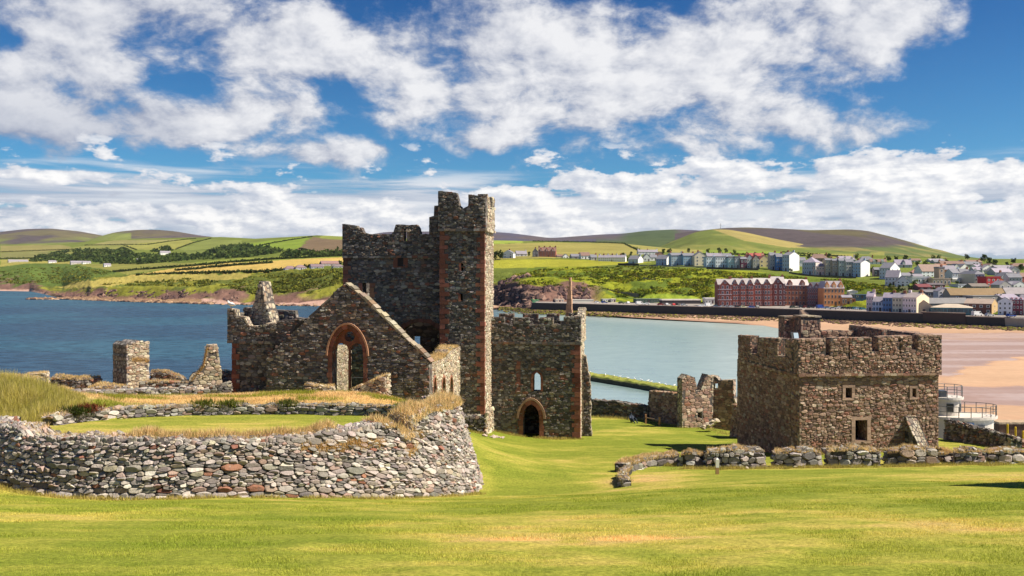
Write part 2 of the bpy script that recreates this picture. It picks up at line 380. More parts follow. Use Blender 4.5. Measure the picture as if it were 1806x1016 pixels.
def in_platform(x, y):
    r = np.hypot(x - RT_C[0], y - RT_C[1]); a = np.interp(x, BACK_XY[:, 0], BACK_XY[:, 1])
    return (r < 10.0) & (y < a + 0.15)
def ground(x, y):
    return np.where(in_platform(x, y), RTZ(x, y), ground0(x, y))
def gz(x, y): return float(ground(np.array([x]), np.array([y]))[0])
def g0(x, y): return float(ground0(np.array([x]), np.array([y]))[0])

LAWN_SHADES = [((0.165, 0.20, 0.026), 0.0), ((0.255, 0.262, 0.042), 0.35), ((0.38, 0.32, 0.075), 0.65), ((0.44, 0.32, 0.12), 1.0)]
def lawn_colour(x, y):
    n = fbm(x * 0.16 + 3, y * 0.22, 3, 5); n2 = fbm(x * 0.9, y * 1.5, 9, 4)
    t = np.clip((n - 0.36) * 1.9 + (n2 - 0.5) * 0.9, 0, 1)
    d = y; px = CX + F * x / np.maximum(d, 3)
    st = fbm(x * 0.10 + y * .03, y * 1.6 - x * .12, 15, 4)
    t = np.clip(t * .8 + (st - .5) * .45 - 0.20 * sstep(d, 40, 75) + 0.08, 0, 1)
    # worn, dried places of the lawn
    for cx, cy, rx, ry, w in ((0.55, 17.2, 1.6, 0.9, 0.75), (2.6, 16.8, 1.4, 0.5, 0.5), (5.8, 13.6, 2, 0.7, 0.35), (6.3, 42, 2.2, 3.0, 0.55), (-7, 30, 3, .5, .35), (-3, 14, 2.5, .8, .25)):
        q = ((x - cx) / rx) ** 2 + ((y - cy) / ry) ** 2
        t = np.clip(t + w * np.exp(-q) * (0.4 + 1.1 * n2), 0, 1.2)
    # turf banks and wall tops that have dried to straw
    bank = sstep(d, 48.5, 49.5) * sstep(-d, -62, -55) * (px < 815) * sstep(px, 90, 190)
    ruin = (px < 420) * sstep(d, 60, 62)
    t = np.maximum(t, 1.3 * np.maximum(bank, ruin) * (0.75 + 0.4 * n2))
    t = np.where(in_platform(x, y), np.clip(t * 0.9 + 0.10, 0, 0.8), t)
    edge = np.clip(1 - np.abs(np.hypot(x - RT_C[0], y - RT_C[1]) - 11.4) / 0.9, 0, 1)
    t = np.clip(t + edge * 0.35, 0, 1.3)
    ts = [s for _, s in LAWN_SHADES]; cs = np.array([c for c, _ in LAWN_SHADES])
    c = np.stack([np.interp(t, ts, cs[:, k]) for k in range(3)], -1)
    straw = np.array([0.56, 0.36, 0.13]); w = sstep(t, 0.95, 1.2)[..., None]
    c = c * (1 - w) + straw * w
    rock = sstep(-ground0(x, y), 16.8, 17.8)[..., None]
    return c * (1 - rock) + np.array([0.13, 0.10, 0.08]) * rock

def build_lawn():
    g = Geo()
    th = np.arctan(np.linspace(-0.78, 0.78, 520)); dd = np.concatenate([np.linspace(4, 12, 12)[:-1], np.linspace(12, 34, 150)[:-1], np.linspace(34, 62, 170)[:-1], np.linspace(62, 120, 140)])
    A, D = np.meshgrid(np.tan(th), dd); X = A * D; Y = D
    Z = ground(X, Y) + (fbm(X * 0.8, Y * 0.8, 5, 3) - 0.5) * 0.10
    n, m = X.shape; i = np.arange(n * m).reshape(n, m)
    f = np.stack([i[:-1, :-1], i[:-1, 1:], i[1:, 1:], i[1:, :-1]], -1).reshape(-1, 4)
    g.add(np.stack([X, Y, Z], -1).reshape(-1, 3), f, lawn_colour(X, Y).reshape(-1, 3))
    tag(obj('lawn_ground', g, M_LAWN, smooth=True), kind='structure')
build_lawn()

def blades(g, x, y, z, h, w, col, lean=0.35, rng=RNG):
    """one thin triangle of grass per point"""
    n = len(x); a = rng.random(n) * 2 * np.pi; h = np.broadcast_to(h, n) * rng.uniform(0.6, 1.3, n); w = np.broadcast_to(w, n)
    la = rng.random(n) * 2 * np.pi; ll = h * lean * rng.random(n) * 1.6
    p = np.stack([x, y, z - 0.03], -1); s = np.stack([np.cos(a) * w / 2, np.sin(a) * w / 2, 0 * a], -1)
    t = np.stack([x + np.cos(la) * ll, y + np.sin(la) * ll, z + h * np.sqrt(np.maximum(0.1, 1 - (ll / h) ** 2))], -1)
    v = np.stack([p - s, p + s, t], 1).reshape(-1, 3)
    c = np.repeat(col * rng.uniform(0.72, 1.3, (n, 1)), 3, 0)
    g.add(v, np.arange(3 * n).reshape(n, 3), c)

def lawn_blades():
    g = Geo(); rng = np.random.default_rng(11); n = 300000
    d = np.sqrt(rng.uniform(11.0 ** 1.0, 36.0 ** 1.0, n) ** 2); px = rng.uniform(-30, 1836, n); x = (px - CX) / F * d
    r = np.hypot(x - RT_C[0], d - RT_C[1]); k = r > 11.3; x = x[k]; d = d[k]
    z = ground(x, d); c = lawn_colour(x, d) * 1.05
    blades(g, x, d, z + 0.01, (0.014 + 0.0006 * d) * (1 - .5 * sstep(d, 26, 36)), 0.0045 + 0.0004 * d, c * 1.75, 1.3, rng)
    tag(obj('lawn_grass', g, M_BLADE), 'short mown grass with dried patches covering the castle lawn', 'grass', kind='stuff')
lawn_blades()

def long_grass():
    g = Geo(); rng = np.random.default_rng(12); n = 60000
    px = rng.uniform(-60, 150, n); d = rng.uniform(38, 49, n); x = (px - CX) / F * d
    lim = np.interp(px, [-60, 20, 60, 100, 150], [37.5, 39.5, 42.5, 43.5, 47.5]); r = np.hypot(x - RT_C[0], d - RT_C[1])
    k = (d > lim) & (r > 10.6); x = x[k]; d = d[k]; px = px[k]
    z = ground0(x, d); v = fbm(x * 0.7, d * 0.7, 8, 4)[:, None]
    h = 0.75 * (1 - 0.6 * sstep(px, 70, 150)) * (0.6 + 0.8 * v[:, 0])
    c = np.array([0.30, 0.30, 0.045]) * (1 - v) + np.array([0.60, 0.50, 0.14]) * v
    m = rng.random(len(x)) < 0.3; c[m] = c[m] * 0.4 + np.array([0.55, 0.46, 0.24]) * 0.6
    blades(g, x, d, z, h, 0.035, c, 0.55, rng)
    tag(obj('long_grass', g, M_BLADE), 'tall yellow green seeding grass on the bank beside the platform', 'grass', kind='stuff')
long_grass()

def bank_straw():
    g = Geo(); rng = np.random.default_rng(13); n = 75000
    px = rng.uniform(60, 815, n); d = rng.uniform(47.0, 60, n); x = (px - CX) / F * d
    k = (d > np.interp(x, BACK_XY[:, 0], BACK_XY[:, 1]) + 0.55) & (np.hypot(x - RT_C[0], d - RT_C[1]) < 19); x = x[k]; d = d[k]
    v = fbm(x * 0.8, d * 0.8, 21, 4)[:, None]; q = fbm(x * 0.45, d * 0.6, 31, 3)
    c = np.array([0.52, 0.35, 0.14]) * (1 - v) + np.array([0.84, 0.64, 0.34]) * v
    gr = sstep(q, 0.54, 0.62)[:, None]; c = c * (1 - gr) + np.array([0.26, 0.29, 0.04]) * gr
    blades(g, x, d, ground0(x, d), 0.10 + 0.09 * v[:, 0] + 0.10 * gr[:, 0], 0.03, c, 0.8, rng)
    tag(obj('dry_grass', g, M_BLADE), 'straw coloured dried grass on the bank behind the stone platform', 'grass', kind='stuff')
bank_straw()

# ------------------------------------------------------------------ far shore, fields and town slope: a height field on real distances
def zc(d, py): return -(py - HY) / F * d
# px: list of (distance, py) - shore, cliff foot, cliff top, ... , skyline ; ('z', d, z) gives a height directly
L_ = {
 -250: [('z', 1560, -26), (1590, 511), (1720, 490), (1900, 472), (2200, 460), (2700, 448), (3300, 438), (3900, 432)],
 0: [('z', 1490, -26), (1530, 510), (1650, 490), (1800, 473), (2150, 460), (2650, 447), (3250, 438), (3850, 431)],
 52: [('z', 1440, -26), (1480, 510), (1600, 490), (1760, 474), (2100, 461), (2600, 447), (3200, 438), (3850, 431)],
 85: [('z', 1150, -26), (1190, 517), (1400, 512), (1600, 498), (1850, 474), (2350, 457), (3050, 440), (3800, 431)],
 110: [('z', 955, -26), (985, 523), (1250, 514), (1500, 507), (1800, 474), (2350, 456), (3000, 440), (3800, 430)],
 160: [('z', 915, -26), (945, 521), (972, 504), (1200, 492), (1550, 477), (2150, 458), (2800, 438), (3600, 425)],
 240: [('z', 860, -26), (888, 524), (915, 508), (1120, 493), (1450, 475), (2000, 457), (2700, 437), (3500, 421)],
 330: [('z', 812, -26), (842, 526), (868, 508), (1050, 490), (1370, 471), (1900, 455), (2600, 436), (3400, 419)],
 390: [('z', 785, -26), (818, 528), (850, 508), (960, 489), (1250, 468), (1800, 453), (2500, 434), (3200, 418)],
 450: [('z', 765, -26), (805, 530), (842, 512), (930, 487), (1150, 467), (1700, 450), (2400, 432), (3000, 421)],
 560: [('z', 735, -26), (790, 530), (822, 512), (885, 479), (1050, 463), (1500, 448), (2100, 430), (2700, 415)],
 640: [('z', 715, -26), (762, 532), (790, 512), (850, 480), (1000, 464), (1400, 447), (1800, 432), (2300, 419)],
 870: [('z', 672, -26), (690, 541), (704, 531), (726, 503), (790, 476), (860, 456), (1200, 443), (2000, 424)],
 925: [('z', 610, -26), (622, 542), (636, 535), (662, 501), (768, 474), (850, 455), (1180, 443), (2000, 425)],
 945: [('z', 596.5, -22.6), ('z', 598, -18.3), ('z', 622, -18.3), (655, 502), (765, 474), (850, 455), (1180, 443), (2000, 425)],
 1025: [('z', 574.5, -22.6), ('z', 576, -18.3), ('z', 618, -18.3), (650, 508), (745, 471), (840, 458), (1150, 444), (2000, 427)],
 1100: [('z', 551.5, -22.6), ('z', 553, -18.3), ('z', 612, -18.3), (645, 518), (705, 478), (800, 463), (1130, 446), (1950, 430)],
 1200: [('z', 522.5, -22.6), ('z', 524, -18.3), ('z', 596, -18.3), (620, 520), (688, 476), (750, 464), (1100, 449), (1900, 440)],
 1300: [('z', 501.5, -22.6), ('z', 503, -18.3), ('z', 575, -18.3), (600, 512), (668, 478), (725, 466), (1050, 454), (1900, 441)],
 1400: [('z', 476.5, -22.6), ('z', 478, -18.3), ('z', 562, -18.3), (585, 515), (640, 487), (710, 470), (950, 457), (1800, 445)],
 1500: [('z', 451.5, -22.6), ('z', 453, -18.3), ('z', 505, -18.3), (530, 530), (585, 503), (655, 482), (850, 464), (1600, 449)],
 1600: [('z', 429.5, -22.6), ('z', 431, -18.3), ('z', 455, -18.3), (470, 545), (535, 508), (625, 488), (800, 467), (1500, 452)],
 1700: [('z', 408.5, -22.6), ('z', 410, -18.3), ('z', 432, -18.3), (445, 549), (500, 522), (600, 495), (760, 473), (1400, 456)],
 1806: [('z', 389.5, -22.6), ('z', 391, -18.3), ('z', 412, -18.3), (425, 552), (480, 525), (580, 497), (740, 475), (1400, 457)],
 2150: [('z', 335.5, -22.6), ('z', 337, -18.3), ('z', 360, -18.3), (380, 557), (440, 530), (540, 500), (700, 478), (1400, 457)],
}
KX = np.array(sorted(L_)); NR = 8
KD = np.zeros((len(KX), NR)); KZ = np.zeros((len(KX), NR))
for i_, k_ in enumerate(KX):
    for j_, q_ in enumerate(L_[k_]):
        if q_[0] == 'z': KD[i_, j_], KZ[i_, j_] = q_[1], q_[2]
        else: KD[i_, j_], KZ[i_, j_] = q_[0], zc(*q_)
def knots(px):
    return np.stack([np.interp(px, KX, KD[:, r]) for r in range(NR)], -1), np.stack([np.interp(px, KX, KZ[:, r]) for r in range(NR)], -1)
def hit(px, py):
    """first point of the far land seen at this direction: distance and height"""
    kd, kz = knots(np.array([px], float)); d = np.linspace(kd[0, 0], kd[0, -1], 6000); z = np.interp(d, kd[0], kz[0])
    yy = HY - F * z / d; w = np.where(yy <= py)[0]; i = w[0] if len(w) else len(d) - 1
    return float(d[i]), float(z[i])
def land_at(px, d):
    kd, kz = knots(np.array([px], float)); return float(np.interp(d, kd[0], kz[0]))

def shade_polys(c, px, py, polys, soft=0):
    for poly, col in polys:
        c[inpoly(px, py, poly)] = col
    return c
FIELDS = [
 ([(0, 508), (0, 470), (60, 464), (130, 466), (215, 478), (180, 488), (120, 505)], (.085, .125, .025)),
 ([(100, 508), (130, 498), (233, 487), (330, 484), (446, 483), (430, 490), (343, 496), (240, 500), (150, 510)], (.33, .28, .075)),
 ([(225, 487), (330, 470), (412, 463), (610, 453), (610, 463), (540, 470), (480, 481), (330, 483)], (.47, .34, .10)),
 ([(130, 466), (340, 463), (410, 461), (330, 469), (225, 485), (200, 478)], (.20, .20, .05)),
 ([(340, 463), (430, 455), (620, 448), (620, 453), (412, 463), (350, 466)], (.21, .24, .045)),
 ([(0, 470), (0, 458), (60, 456), (140, 462), (130, 466), (60, 464)], (.25, .23, .06)),
 ([(0, 456), (0, 446), (80, 443), (120, 448), (60, 456)], (.17, .17, .06)),
 ([(0, 445), (0, 433), (110, 432), (140, 440), (80, 443)], (.22, .20, .07)),
 ([(80, 447), (150, 433), (215, 432), (240, 441), (160, 450)], (.19, .20, .055)),
 ([(150, 433), (200, 424), (330, 422), (260, 432), (215, 432)], (.23, .22, .08)),
 ([(215, 432), (330, 422), (345, 427), (310, 440), (240, 441)], (.24, .24, .06)),
 ([(310, 440), (370, 422), (425, 424), (430, 432), (400, 437), (330, 442)], (.17, .20, .05)),
 ([(300, 455), (330, 441), (385, 440), (372, 452)], (.14, .17, .04)),
 ([(430, 432), (470, 424), (545, 417), (528, 438), (470, 444), (440, 440)], (.17, .235, .03)),
 ([(525, 440), (550, 418), (572, 420), (620, 424), (620, 444), (560, 446)], (.16, .115, .07)),
 ([(560, 420), (570, 413), (620, 414), (620, 424)], (.20, .23, .05)),
 ([(868, 473), (868, 459), (940, 457), (1060, 459), (1152, 464), (1060, 469), (960, 471)], (.29, .29, .035)),
 ([(868, 430), (868, 424), (918, 425), (925, 429)], (.24, .30, .05)),
 ([(868, 458), (868, 431), (960, 428), (1095, 429), (1140, 440), (1160, 446), (1100, 452)], (.25, .225, .065)),
 ([(1095, 429), (1130, 432), (1240, 441), (1240, 448), (1160, 444)], (.26, .24, .07)),
 ([(1240, 441), (1420, 444), (1420, 452), (1240, 449)], (.18, .24, .035)),
 ([(1420, 444), (1520, 448), (1500, 455), (1420, 452)], (.26, .25, .06)),
 ([(1122, 527), (1135, 518), (1232, 521), (1236, 528)], (.24, .31, .035)),
]
def land_colour(px, py, X, Y, Z, row):
    n = fbm(X / 26, Y / 26, 41, 5); n2 = fbm(X / 90, Y / 90, 43, 4)
    c = np.zeros(px.shape + (3,)); c[:] = (.13, .16, .03)
    c = c * (0.7 + 0.6 * n2[..., None])
    town = (px > 930) & (row < 4.1)
    scrub = np.where((n > 0.46)[..., None], np.array([.21, .235, .02]), np.array([.10, .14, .02])); scrub = np.where(((px > 1540) & (row > 2.5))[..., None], np.array([.09, .095, .05]) * (.6 + .8 * n2[..., None]), scrub); c = np.where(town[..., None], scrub, c)
    left = (px < 930) & (row < 3.2)
    sl = np.where((n > 0.52)[..., None], np.array([.20, .20, .03]), np.array([.10, .12, .025])); c = np.where(left[..., None], sl, c)
    jx = (fbm(X / 60, Y / 60, 47, 3) - .5) * 10; jy = (fbm(X / 60, Y / 60, 49, 3) - .5) * 2.4
    shade_polys(c, px + jx, py + jy, FIELDS); c *= (0.78 + 0.44 * fbm(X / 45, Y / 80, 53, 5))[..., None]
    # bare cliff between the cliff foot and cliff top
    k = np.where(px < 935, 0, 1)
    cl = sstep(row + (n - 0.5) * 1.6, 0.55, 0.9) * sstep(-(row + (n - 0.5) * 2.4), -1.75, -1.35) * (px < 800)
    cl2 = sstep(row + (n - .5) * .6, 1.95, 2.1) * sstep(-(row + (n - 0.5) * 2.0), -3.2, -2.9) * (px > 800) * sstep(-px, -1075, -1035)
    cl2 = np.maximum(cl2, (px > 800) * (px < 940) * sstep(row + (n - .5) * .8, .9, 1.2) * sstep(-(row + (n - .5) * 1.4), -3.1, -2.7))
    cl = np.maximum(cl, cl2)[..., None]
    r1 = fbm(X / 9, Y / 9, 51, 4)[..., None]
    rock = np.array([.075, .045, .04]) * (1 - r1) + np.array([.26, .15, .115]) * r1
    c = c * (1 - cl) + rock * cl
    beach = (sstep(-(row + (n - .5) * 0.5), -0.95, -0.75) * (px < 935) * (row < 1.3))[..., None]
    bc = np.where((np.abs(px - 220)[..., None] < 135), np.array([.30, .19, .11]), np.array([.46, .30, .24]))
    c = c * (1 - beach) + bc * beach
    pav = ((px > 935) & (row < 2.02))[..., None]
    c = np.where(pav, np.array([.30, .27, .25]), c)
    return c
def build_land():
    g = Geo(); pxs = np.linspace(-240, 2140, 1150); sub = [4, 10, 16, 26, 26, 22, 22]
    kd, kz = knots(pxs); rows = []; t = []
    for r in range(NR - 1):
        for q in np.linspace(0, 1, sub[r], endpoint=False): rows.append((r, q))
    rows.append((NR - 2, 1.0))
    D = np.stack([kd[:, r] + (kd[:, r + 1] - kd[:, r]) * q for r, q in rows]); Z = np.stack([kz[:, r] + (kz[:, r + 1] - kz[:, r]) * q for r, q in rows])
    R = np.array([r + q for r, q in rows])[:, None] * np.ones((1, len(pxs)))
    PXG = np.tile(pxs, (len(rows), 1)); X = (PXG - CX) / F * D; Y = D
    PYG = HY - F * Z / D
    rough = np.where(PXG < 800, sstep(R, 0.3, 1.0) * sstep(-R, -4.5, -3), sstep(R, 2.05, 2.4) * sstep(-R, -4.2, -3.4))
    Zn = Z + rough * ((fbm(X / 22, Y / 22, 61, 5) - .5) * 7.0 + (fbm(X / 6, Y / 6, 62, 3) - .5) * 2.2)
    back = D[-1] * 1.5
    Xa = np.r_[X, ((pxs - CX) / F * back)[None]]; Ya = np.r_[Y, back[None]]; Za = np.r_[Zn, (Zn[-1] - 120)[None]]
    C = land_colour(PXG, PYG, X, Y, Z, R); C = np.concatenate([C, C[-1:]])
    n, m = Xa.shape; i = np.arange(n * m).reshape(n, m)
    f = np.stack([i[:-1, :-1], i[:-1, 1:], i[1:, 1:], i[1:, :-1]], -1).reshape(-1, 4)
    g.add(np.stack([Xa, Ya, Za], -1).reshape(-1, 3), f, C.reshape(-1, 3))
    tag(obj('farmland_terrain', g, M_LAND, smooth=True), kind='structure')
build_land()

def far_hill(name, ridge, foot_py, d_r, d_f, colfn, seed):
    """one hill: skyline given as (px, py), sloping down towards the viewer"""
    g = Geo(); r = np.array(ridge, float); pxs = np.linspace(r[0, 0], r[-1, 0], 260); yr = np.interp(pxs, r[:, 0], r[:, 1])
    ker = np.hanning(15); ker /= ker.sum(); yr = np.convolve(np.pad(yr, 7, mode='edge'), ker, 'valid')
    T = np.linspace(0, 1, 60); rows = []
    for t in T:
        d = d_f + (d_r - d_f) * t; py = foot_py + (yr - foot_py) * (t ** 0.85); z = -(py - HY) / F * d
        rows.append(np.stack([(pxs - CX) / F * d, np.full_like(pxs, d), z], -1))
    rows.append(rows[-1] * [1.12, 1.12, 1] + [0, 0, -60])
    V = np.array(rows); X, Y, Z = V[..., 0], V[..., 1], V[..., 2]
    amp = np.r_[np.minimum(T, 1 - T) * 4, [0]][:, None]
    V[..., 2] += (fbm(X / 420, Y / 420, seed, 5) - .5) * 42 * np.clip(amp, 0, 1)
    PXG = CX + F * X / Y; PYG = HY - F * Z / Y
    C = colfn(PXG, PYG, fbm(X / 300, Y / 500, seed + 5, 5), fbm(X / 90, Y / 120, seed + 7, 4))
    n, m = X.shape; i = np.arange(n * m).reshape(n, m)
    g.add(V.reshape(-1, 3), np.stack([i[:-1, :-1], i[:-1, 1:], i[1:, 1:], i[1:, :-1]], -1).reshape(-1, 4), C.reshape(-1, 3))
    tag(obj(name, g, M_HILL, smooth=True), kind='structure')
HEATH = np.array([.075, .06, .065]); MOOR = np.array([.115, .10, .05]); GREEN = np.array([.14, .165, .04])
def mixc(a, b, t): return a * (1 - t[..., None]) + b * t[..., None]
def c_left(px, py, n, n2):
    return mixc(mixc(HEATH, MOOR, sstep(n, .45, .62)), GREEN, sstep(py + (n - .5) * 30, 421, 431))
def c_left2(px, py, n, n2):
    return mixc(mixc(HEATH * 1.1, MOOR, sstep(n + (px < 205) * .25, .48, .65)), GREEN * 1.2, sstep(py + (n - .5) * 24 + 10 * (px < 230), 418, 426))
far_hill('heather_hill', [(-200, 425), (-80, 415), (0, 409), (45, 404), (90, 403), (140, 408), (190, 417), (260, 430), (330, 440)], 452, 7000, 4400, c_left, 71)
far_hill('moorland_hill', [(90, 445), (140, 430), (175, 417), (205, 409), (240, 405.5), (275, 405), (310, 408), (350, 415), (400, 421), (470, 421), (560, 421), (700, 416), (860, 412)], 446, 5600, 4100, c_left2, 73)
def c_ridge(px, py, n, n2):
    c = mixc(HEATH * np.array([.9, 1.05, 1.5]), HEATH * 1.1, sstep(n, .4, .6)); g = mixc(c, np.array([.05, .075, .03]), sstep(px + (n - .5) * 40, 1085, 1120) * sstep(-(px - (py - 405) * 1.0), -1205, -1180))
    return mixc(g, np.array([.06, .085, .028]), sstep(py, 418, 428) * (px > 1050))
far_hill('far_ridge', [(560, 432), (620, 419), (680, 409), (780, 408), (870, 409), (900, 411), (940, 416), (970, 420), (1000, 418), (1060, 413.5), (1100, 412), (1140, 407), (1190, 404.5), (1230, 406), (1290, 412), (1400, 420)], 446, 5200, 2700, c_ridge, 75)
def c_moor(px, py, n, n2):
    c = mixc(HEATH * .95, MOOR * .8, sstep(n, .52, .68)); low = sstep(py + (n - .5) * 22, 430, 436) * sstep(px, 1360, 1440)
    low = np.maximum(low, sstep(px, 1590, 1640)); low = np.maximum(low, sstep(py - 8 + (n - .5) * 16, 430, 436))
    g = mixc(np.array([.085, .115, .035]), np.array([.19, .17, .06]), sstep(n2, .45, .62)); return mixc(c, g, low)
far_hill('moor_hill', [(1190, 412), (1240, 406), (1280, 402), (1320, 401), (1370, 403), (1430, 406), (1500, 404.5), (1530, 407), (1570, 417), (1610, 428), (1650, 440), (1690, 452), (1730, 460), (1800, 470)], 462, 3400, 2100, c_moor, 77)
def c_green(px, py, n, n2):
    g = mixc(np.array([.115, .145, .03]), np.array([.20, .20, .05]), sstep(n2 * .6 + n * .4, .42, .6))
    tan = inpoly(px, py, [(1255, 404), (1290, 404), (1345, 415), (1440, 432), (1440, 437), (1390, 437), (1310, 424)])
    return mixc(g, np.array([.27, .225, .075]), tan.astype(float))
far_hill('green_hill', [(1120, 446), (1160, 437), (1190, 424), (1225, 410), (1255, 404.5), (1285, 405), (1320, 411), (1370, 422), (1430, 433), (1490, 440), (1560, 448)], 458, 2850, 1960, c_green, 79)
far_hill('low_rise', [(1600, 462), (1660, 459), (1720, 456.5), (1806, 457), (1960, 456), (2140, 458)], 472, 2300, 1450, lambda px, py, n, n2: mixc(np.array([.10, .12, .05]), np.array([.20, .19, .07]), sstep(n2, .45, .6)), 81)

# ------------------------------------------------------------------ sea, beach, sea wall
WATER_PX = [900, 935, 1000, 1040, 1120, 1200, 1300, 1345, 1380, 1410, 1440, 1470, 1500, 1540, 1600, 1700, 1806, 2150]
WATER_PY = [546, 549, 554, 557, 562, 566, 570.5, 574, 581, 592, 610, 650, 705, 735, 748, 752, 756, 770]
def wall_d(px): return np.interp(px, KX, KD[:, 0]) - 1.0
def build_sea():
    g = Geo(); pxs = np.concatenate([[-6000, -2500, -1000, -600], np.linspace(-400, 2250, 300), [2600, 3500, 6000]])
    dd = np.concatenate([[30, 60, 75], np.geomspace(85, 1800, 130), [2500, 4000, 8000, 20000]])
    A, D = np.meshgrid((pxs - CX) / F, dd); X = A * D
    PY = HY + 25 * F / D; PX = np.tile(pxs, (len(dd), 1))
    n = fbm(X / 60, D / 40, 91, 4); deep = np.array([.017, .050, .096]); teal = np.array([.022, .078, .125]); bay = np.array([.21, .30, .29]); shal = np.array([.33, .40, .37])
    tb = sstep(PX, 820, 980); c = mixc(np.broadcast_to(deep, X.shape + (3,)), np.broadcast_to(teal, X.shape + (3,)), np.clip(sstep(n, .45, .7) * .7 + sstep(-PY, -548, -533) * .6, 0, 1))
    wy = np.interp(PX, WATER_PX, WATER_PY); dw = 25 * F / np.maximum(wy - HY, 8)
    sh = sstep(D - dw * 0 , 0, 1) * np.clip(sstep(-(dw - D), -90, -5), 0, 1) * (PX < 1400) + (PX >= 1200) * sstep(PX, 1200, 1320) * .6
    b = mixc(np.broadcast_to(bay, X.shape + (3,)), np.broadcast_to(shal, X.shape + (3,)), np.clip(sh, 0, 1))
    c = mixc(c, b, tb)
    i = np.arange(X.size).reshape(X.shape)
    g.add(np.stack([X, D, np.full_like(X, SEA)], -1).reshape(-1, 3), np.stack([i[:-1, :-1], i[:-1, 1:], i[1:, 1:], i[1:, :-1]], -1).reshape(-1, 4), c.reshape(-1, 3))
    o = tag(obj('sea', g, M_SEA, smooth=True), kind='structure')
    at = o.data.color_attributes.new('Wet', 'FLOAT_COLOR', 'POINT'); w = (0.16 + 0.28 * tb).ravel()
    at.data.foreach_set('color', np.c_[w, w, w, np.ones_like(w)].astype(np.float32).ravel())
build_sea()
WETP = [([(1640, 662), (1700, 650), (1806, 636), (1990, 620), (1990, 590), (1700, 590), (1600, 600)], .75),
        ([(1655, 690), (1700, 682), (1760, 688), (1806, 683), (1990, 690), (1990, 722), (1806, 716), (1720, 711), (1655, 712)], .85),
        ([(1655, 640), (1690, 648), (1720, 655), (1665, 668)], .8), ([(1440, 590), (1520, 583), (1700, 583), (1990, 588), (1990, 596), (1700, 600), (1500, 606)], .55),
        ([(1655, 676), (1690, 668), (1740, 664), (1745, 668), (1700, 676)], .6)]
def build_beach():
    g = Geo(); pxs = np.linspace(860, 2140, 400); T = np.linspace(0, 1, 150) ** 1.3
    dw = 25 * F / (np.interp(pxs, WATER_PX, WATER_PY) - HY) - 4; dp = wall_d(pxs) + 0.9
    dp = np.where(pxs < 940, dp + 12, dp); dw = np.minimum(dw, dp - 8)
    D = dw + (dp - dw) * T[:, None]; X = (pxs - CX) / F * D
    run = np.clip((dp - D), 0, None); Z = np.maximum(-25.15 + 0.2 * sstep(D - dw, 0, 8) + 0.3 * T[:, None], -22.4 - run * 0.062) + (fbm(X / 30, D / 22, 95, 4) - .5) * 0.10
    PX = np.tile(pxs, (len(T), 1)); PY = HY - F * Z / D
    dry = np.array([.47, .31, .20]); n = fbm(X / 40, D / 18, 97, 4)
    c = np.broadcast_to(dry, X.shape + (3,)) * (0.85 + 0.3 * n[..., None])
    wet = np.clip(0.42 - (PY < 583) * 0.10 + (n - .5) * .8, 0, 1) * sstep(run, 8, 30)
    n3 = fbm(X / 12, D / 6, 93, 4); rj = np.random.default_rng(3); J = rj.uniform(-1, 1, (10, 2))
    def soft(poly): return np.mean([inpoly(PX + (n - .5) * 70 + (n3 - .5) * 40 + a * 16, PY + (n - .5) * 14 + (n3 - .5) * 8 + b * 3.5, poly) for a, b in J], 0)
    for poly, w in WETP:
        m = soft(poly); wet = wet * (1 - m) + (w + .15) * m
    m = soft([(1670, 668), (1700, 650), (1806, 632), (1990, 620), (1990, 688), (1806, 680), (1740, 684), (1690, 680)])
    wet = wet * (1 - m) + .12 * m
    wet = np.maximum(wet, sstep(-(D - dw), -14, -2) * .9 * (PX < 1480))
    pale = (sstep(wet, .55, .8) * (PY > 586))[..., None]; strk = sstep(fbm(X / 70, D / 7, 99, 4), .48, .62)[..., None]
    c = c * (1 - pale) + (np.array([.40, .30, .25]) * (1 - strk) + np.array([.49, .415, .385]) * strk) * pale
    i = np.arange(X.size).reshape(X.shape)
    g.add(np.stack([X, D, Z], -1).reshape(-1, 3), np.stack([i[:-1, :-1], i[:-1, 1:], i[1:, 1:], i[1:, :-1]], -1).reshape(-1, 4), c.reshape(-1, 3))
    o = tag(obj('beach', g, M_SAND, smooth=True), kind='structure')
    at = o.data.color_attributes.new('Wet', 'FLOAT_COLOR', 'POINT'); w = wet.ravel()
    at.data.foreach_set('color', np.c_[w, w, w, np.ones_like(w)].astype(np.float32).ravel())
build_beach()

ICO = None
def rocks(g, P, size, col, rng, flat=0.6):
    """irregular low-poly boulders"""
    global ICO
    if ICO is None:
        bm = bmesh.new(); bmesh.ops.create_icosphere(bm, subdivisions=1, radius=1); ICO = (np.array([v.co[:] for v in bm.verts]), np.array([[v.index for v in f.verts] for f in bm.faces])); bm.free()
    V, Fa = ICO; n = len(P); k = len(V)
    s = size[:, None] * np.stack([rng.uniform(.7, 1.5, n), rng.uniform(.7, 1.3, n), rng.uniform(.5, 1.0, n) * flat / .6 * .7], -1)
    a = rng.random(n) * 6.283; v = V[None] * (1 + rng.uniform(-.28, .28, (n, k, 1))) * s[:, None]
    x = v[..., 0] * np.cos(a)[:, None] - v[..., 1] * np.sin(a)[:, None]; y = v[..., 0] * np.sin(a)[:, None] + v[..., 1] * np.cos(a)[:, None]
    v = np.stack([x, y, v[..., 2]], -1) + P[:, None]
    f = (Fa[None] + (np.arange(n) * k)[:, None, None]).reshape(-1, 3)
    g.add(v.reshape(-1, 3), f, np.repeat(col * rng.uniform(.6, 1.4, (n, 1)), k, 0))
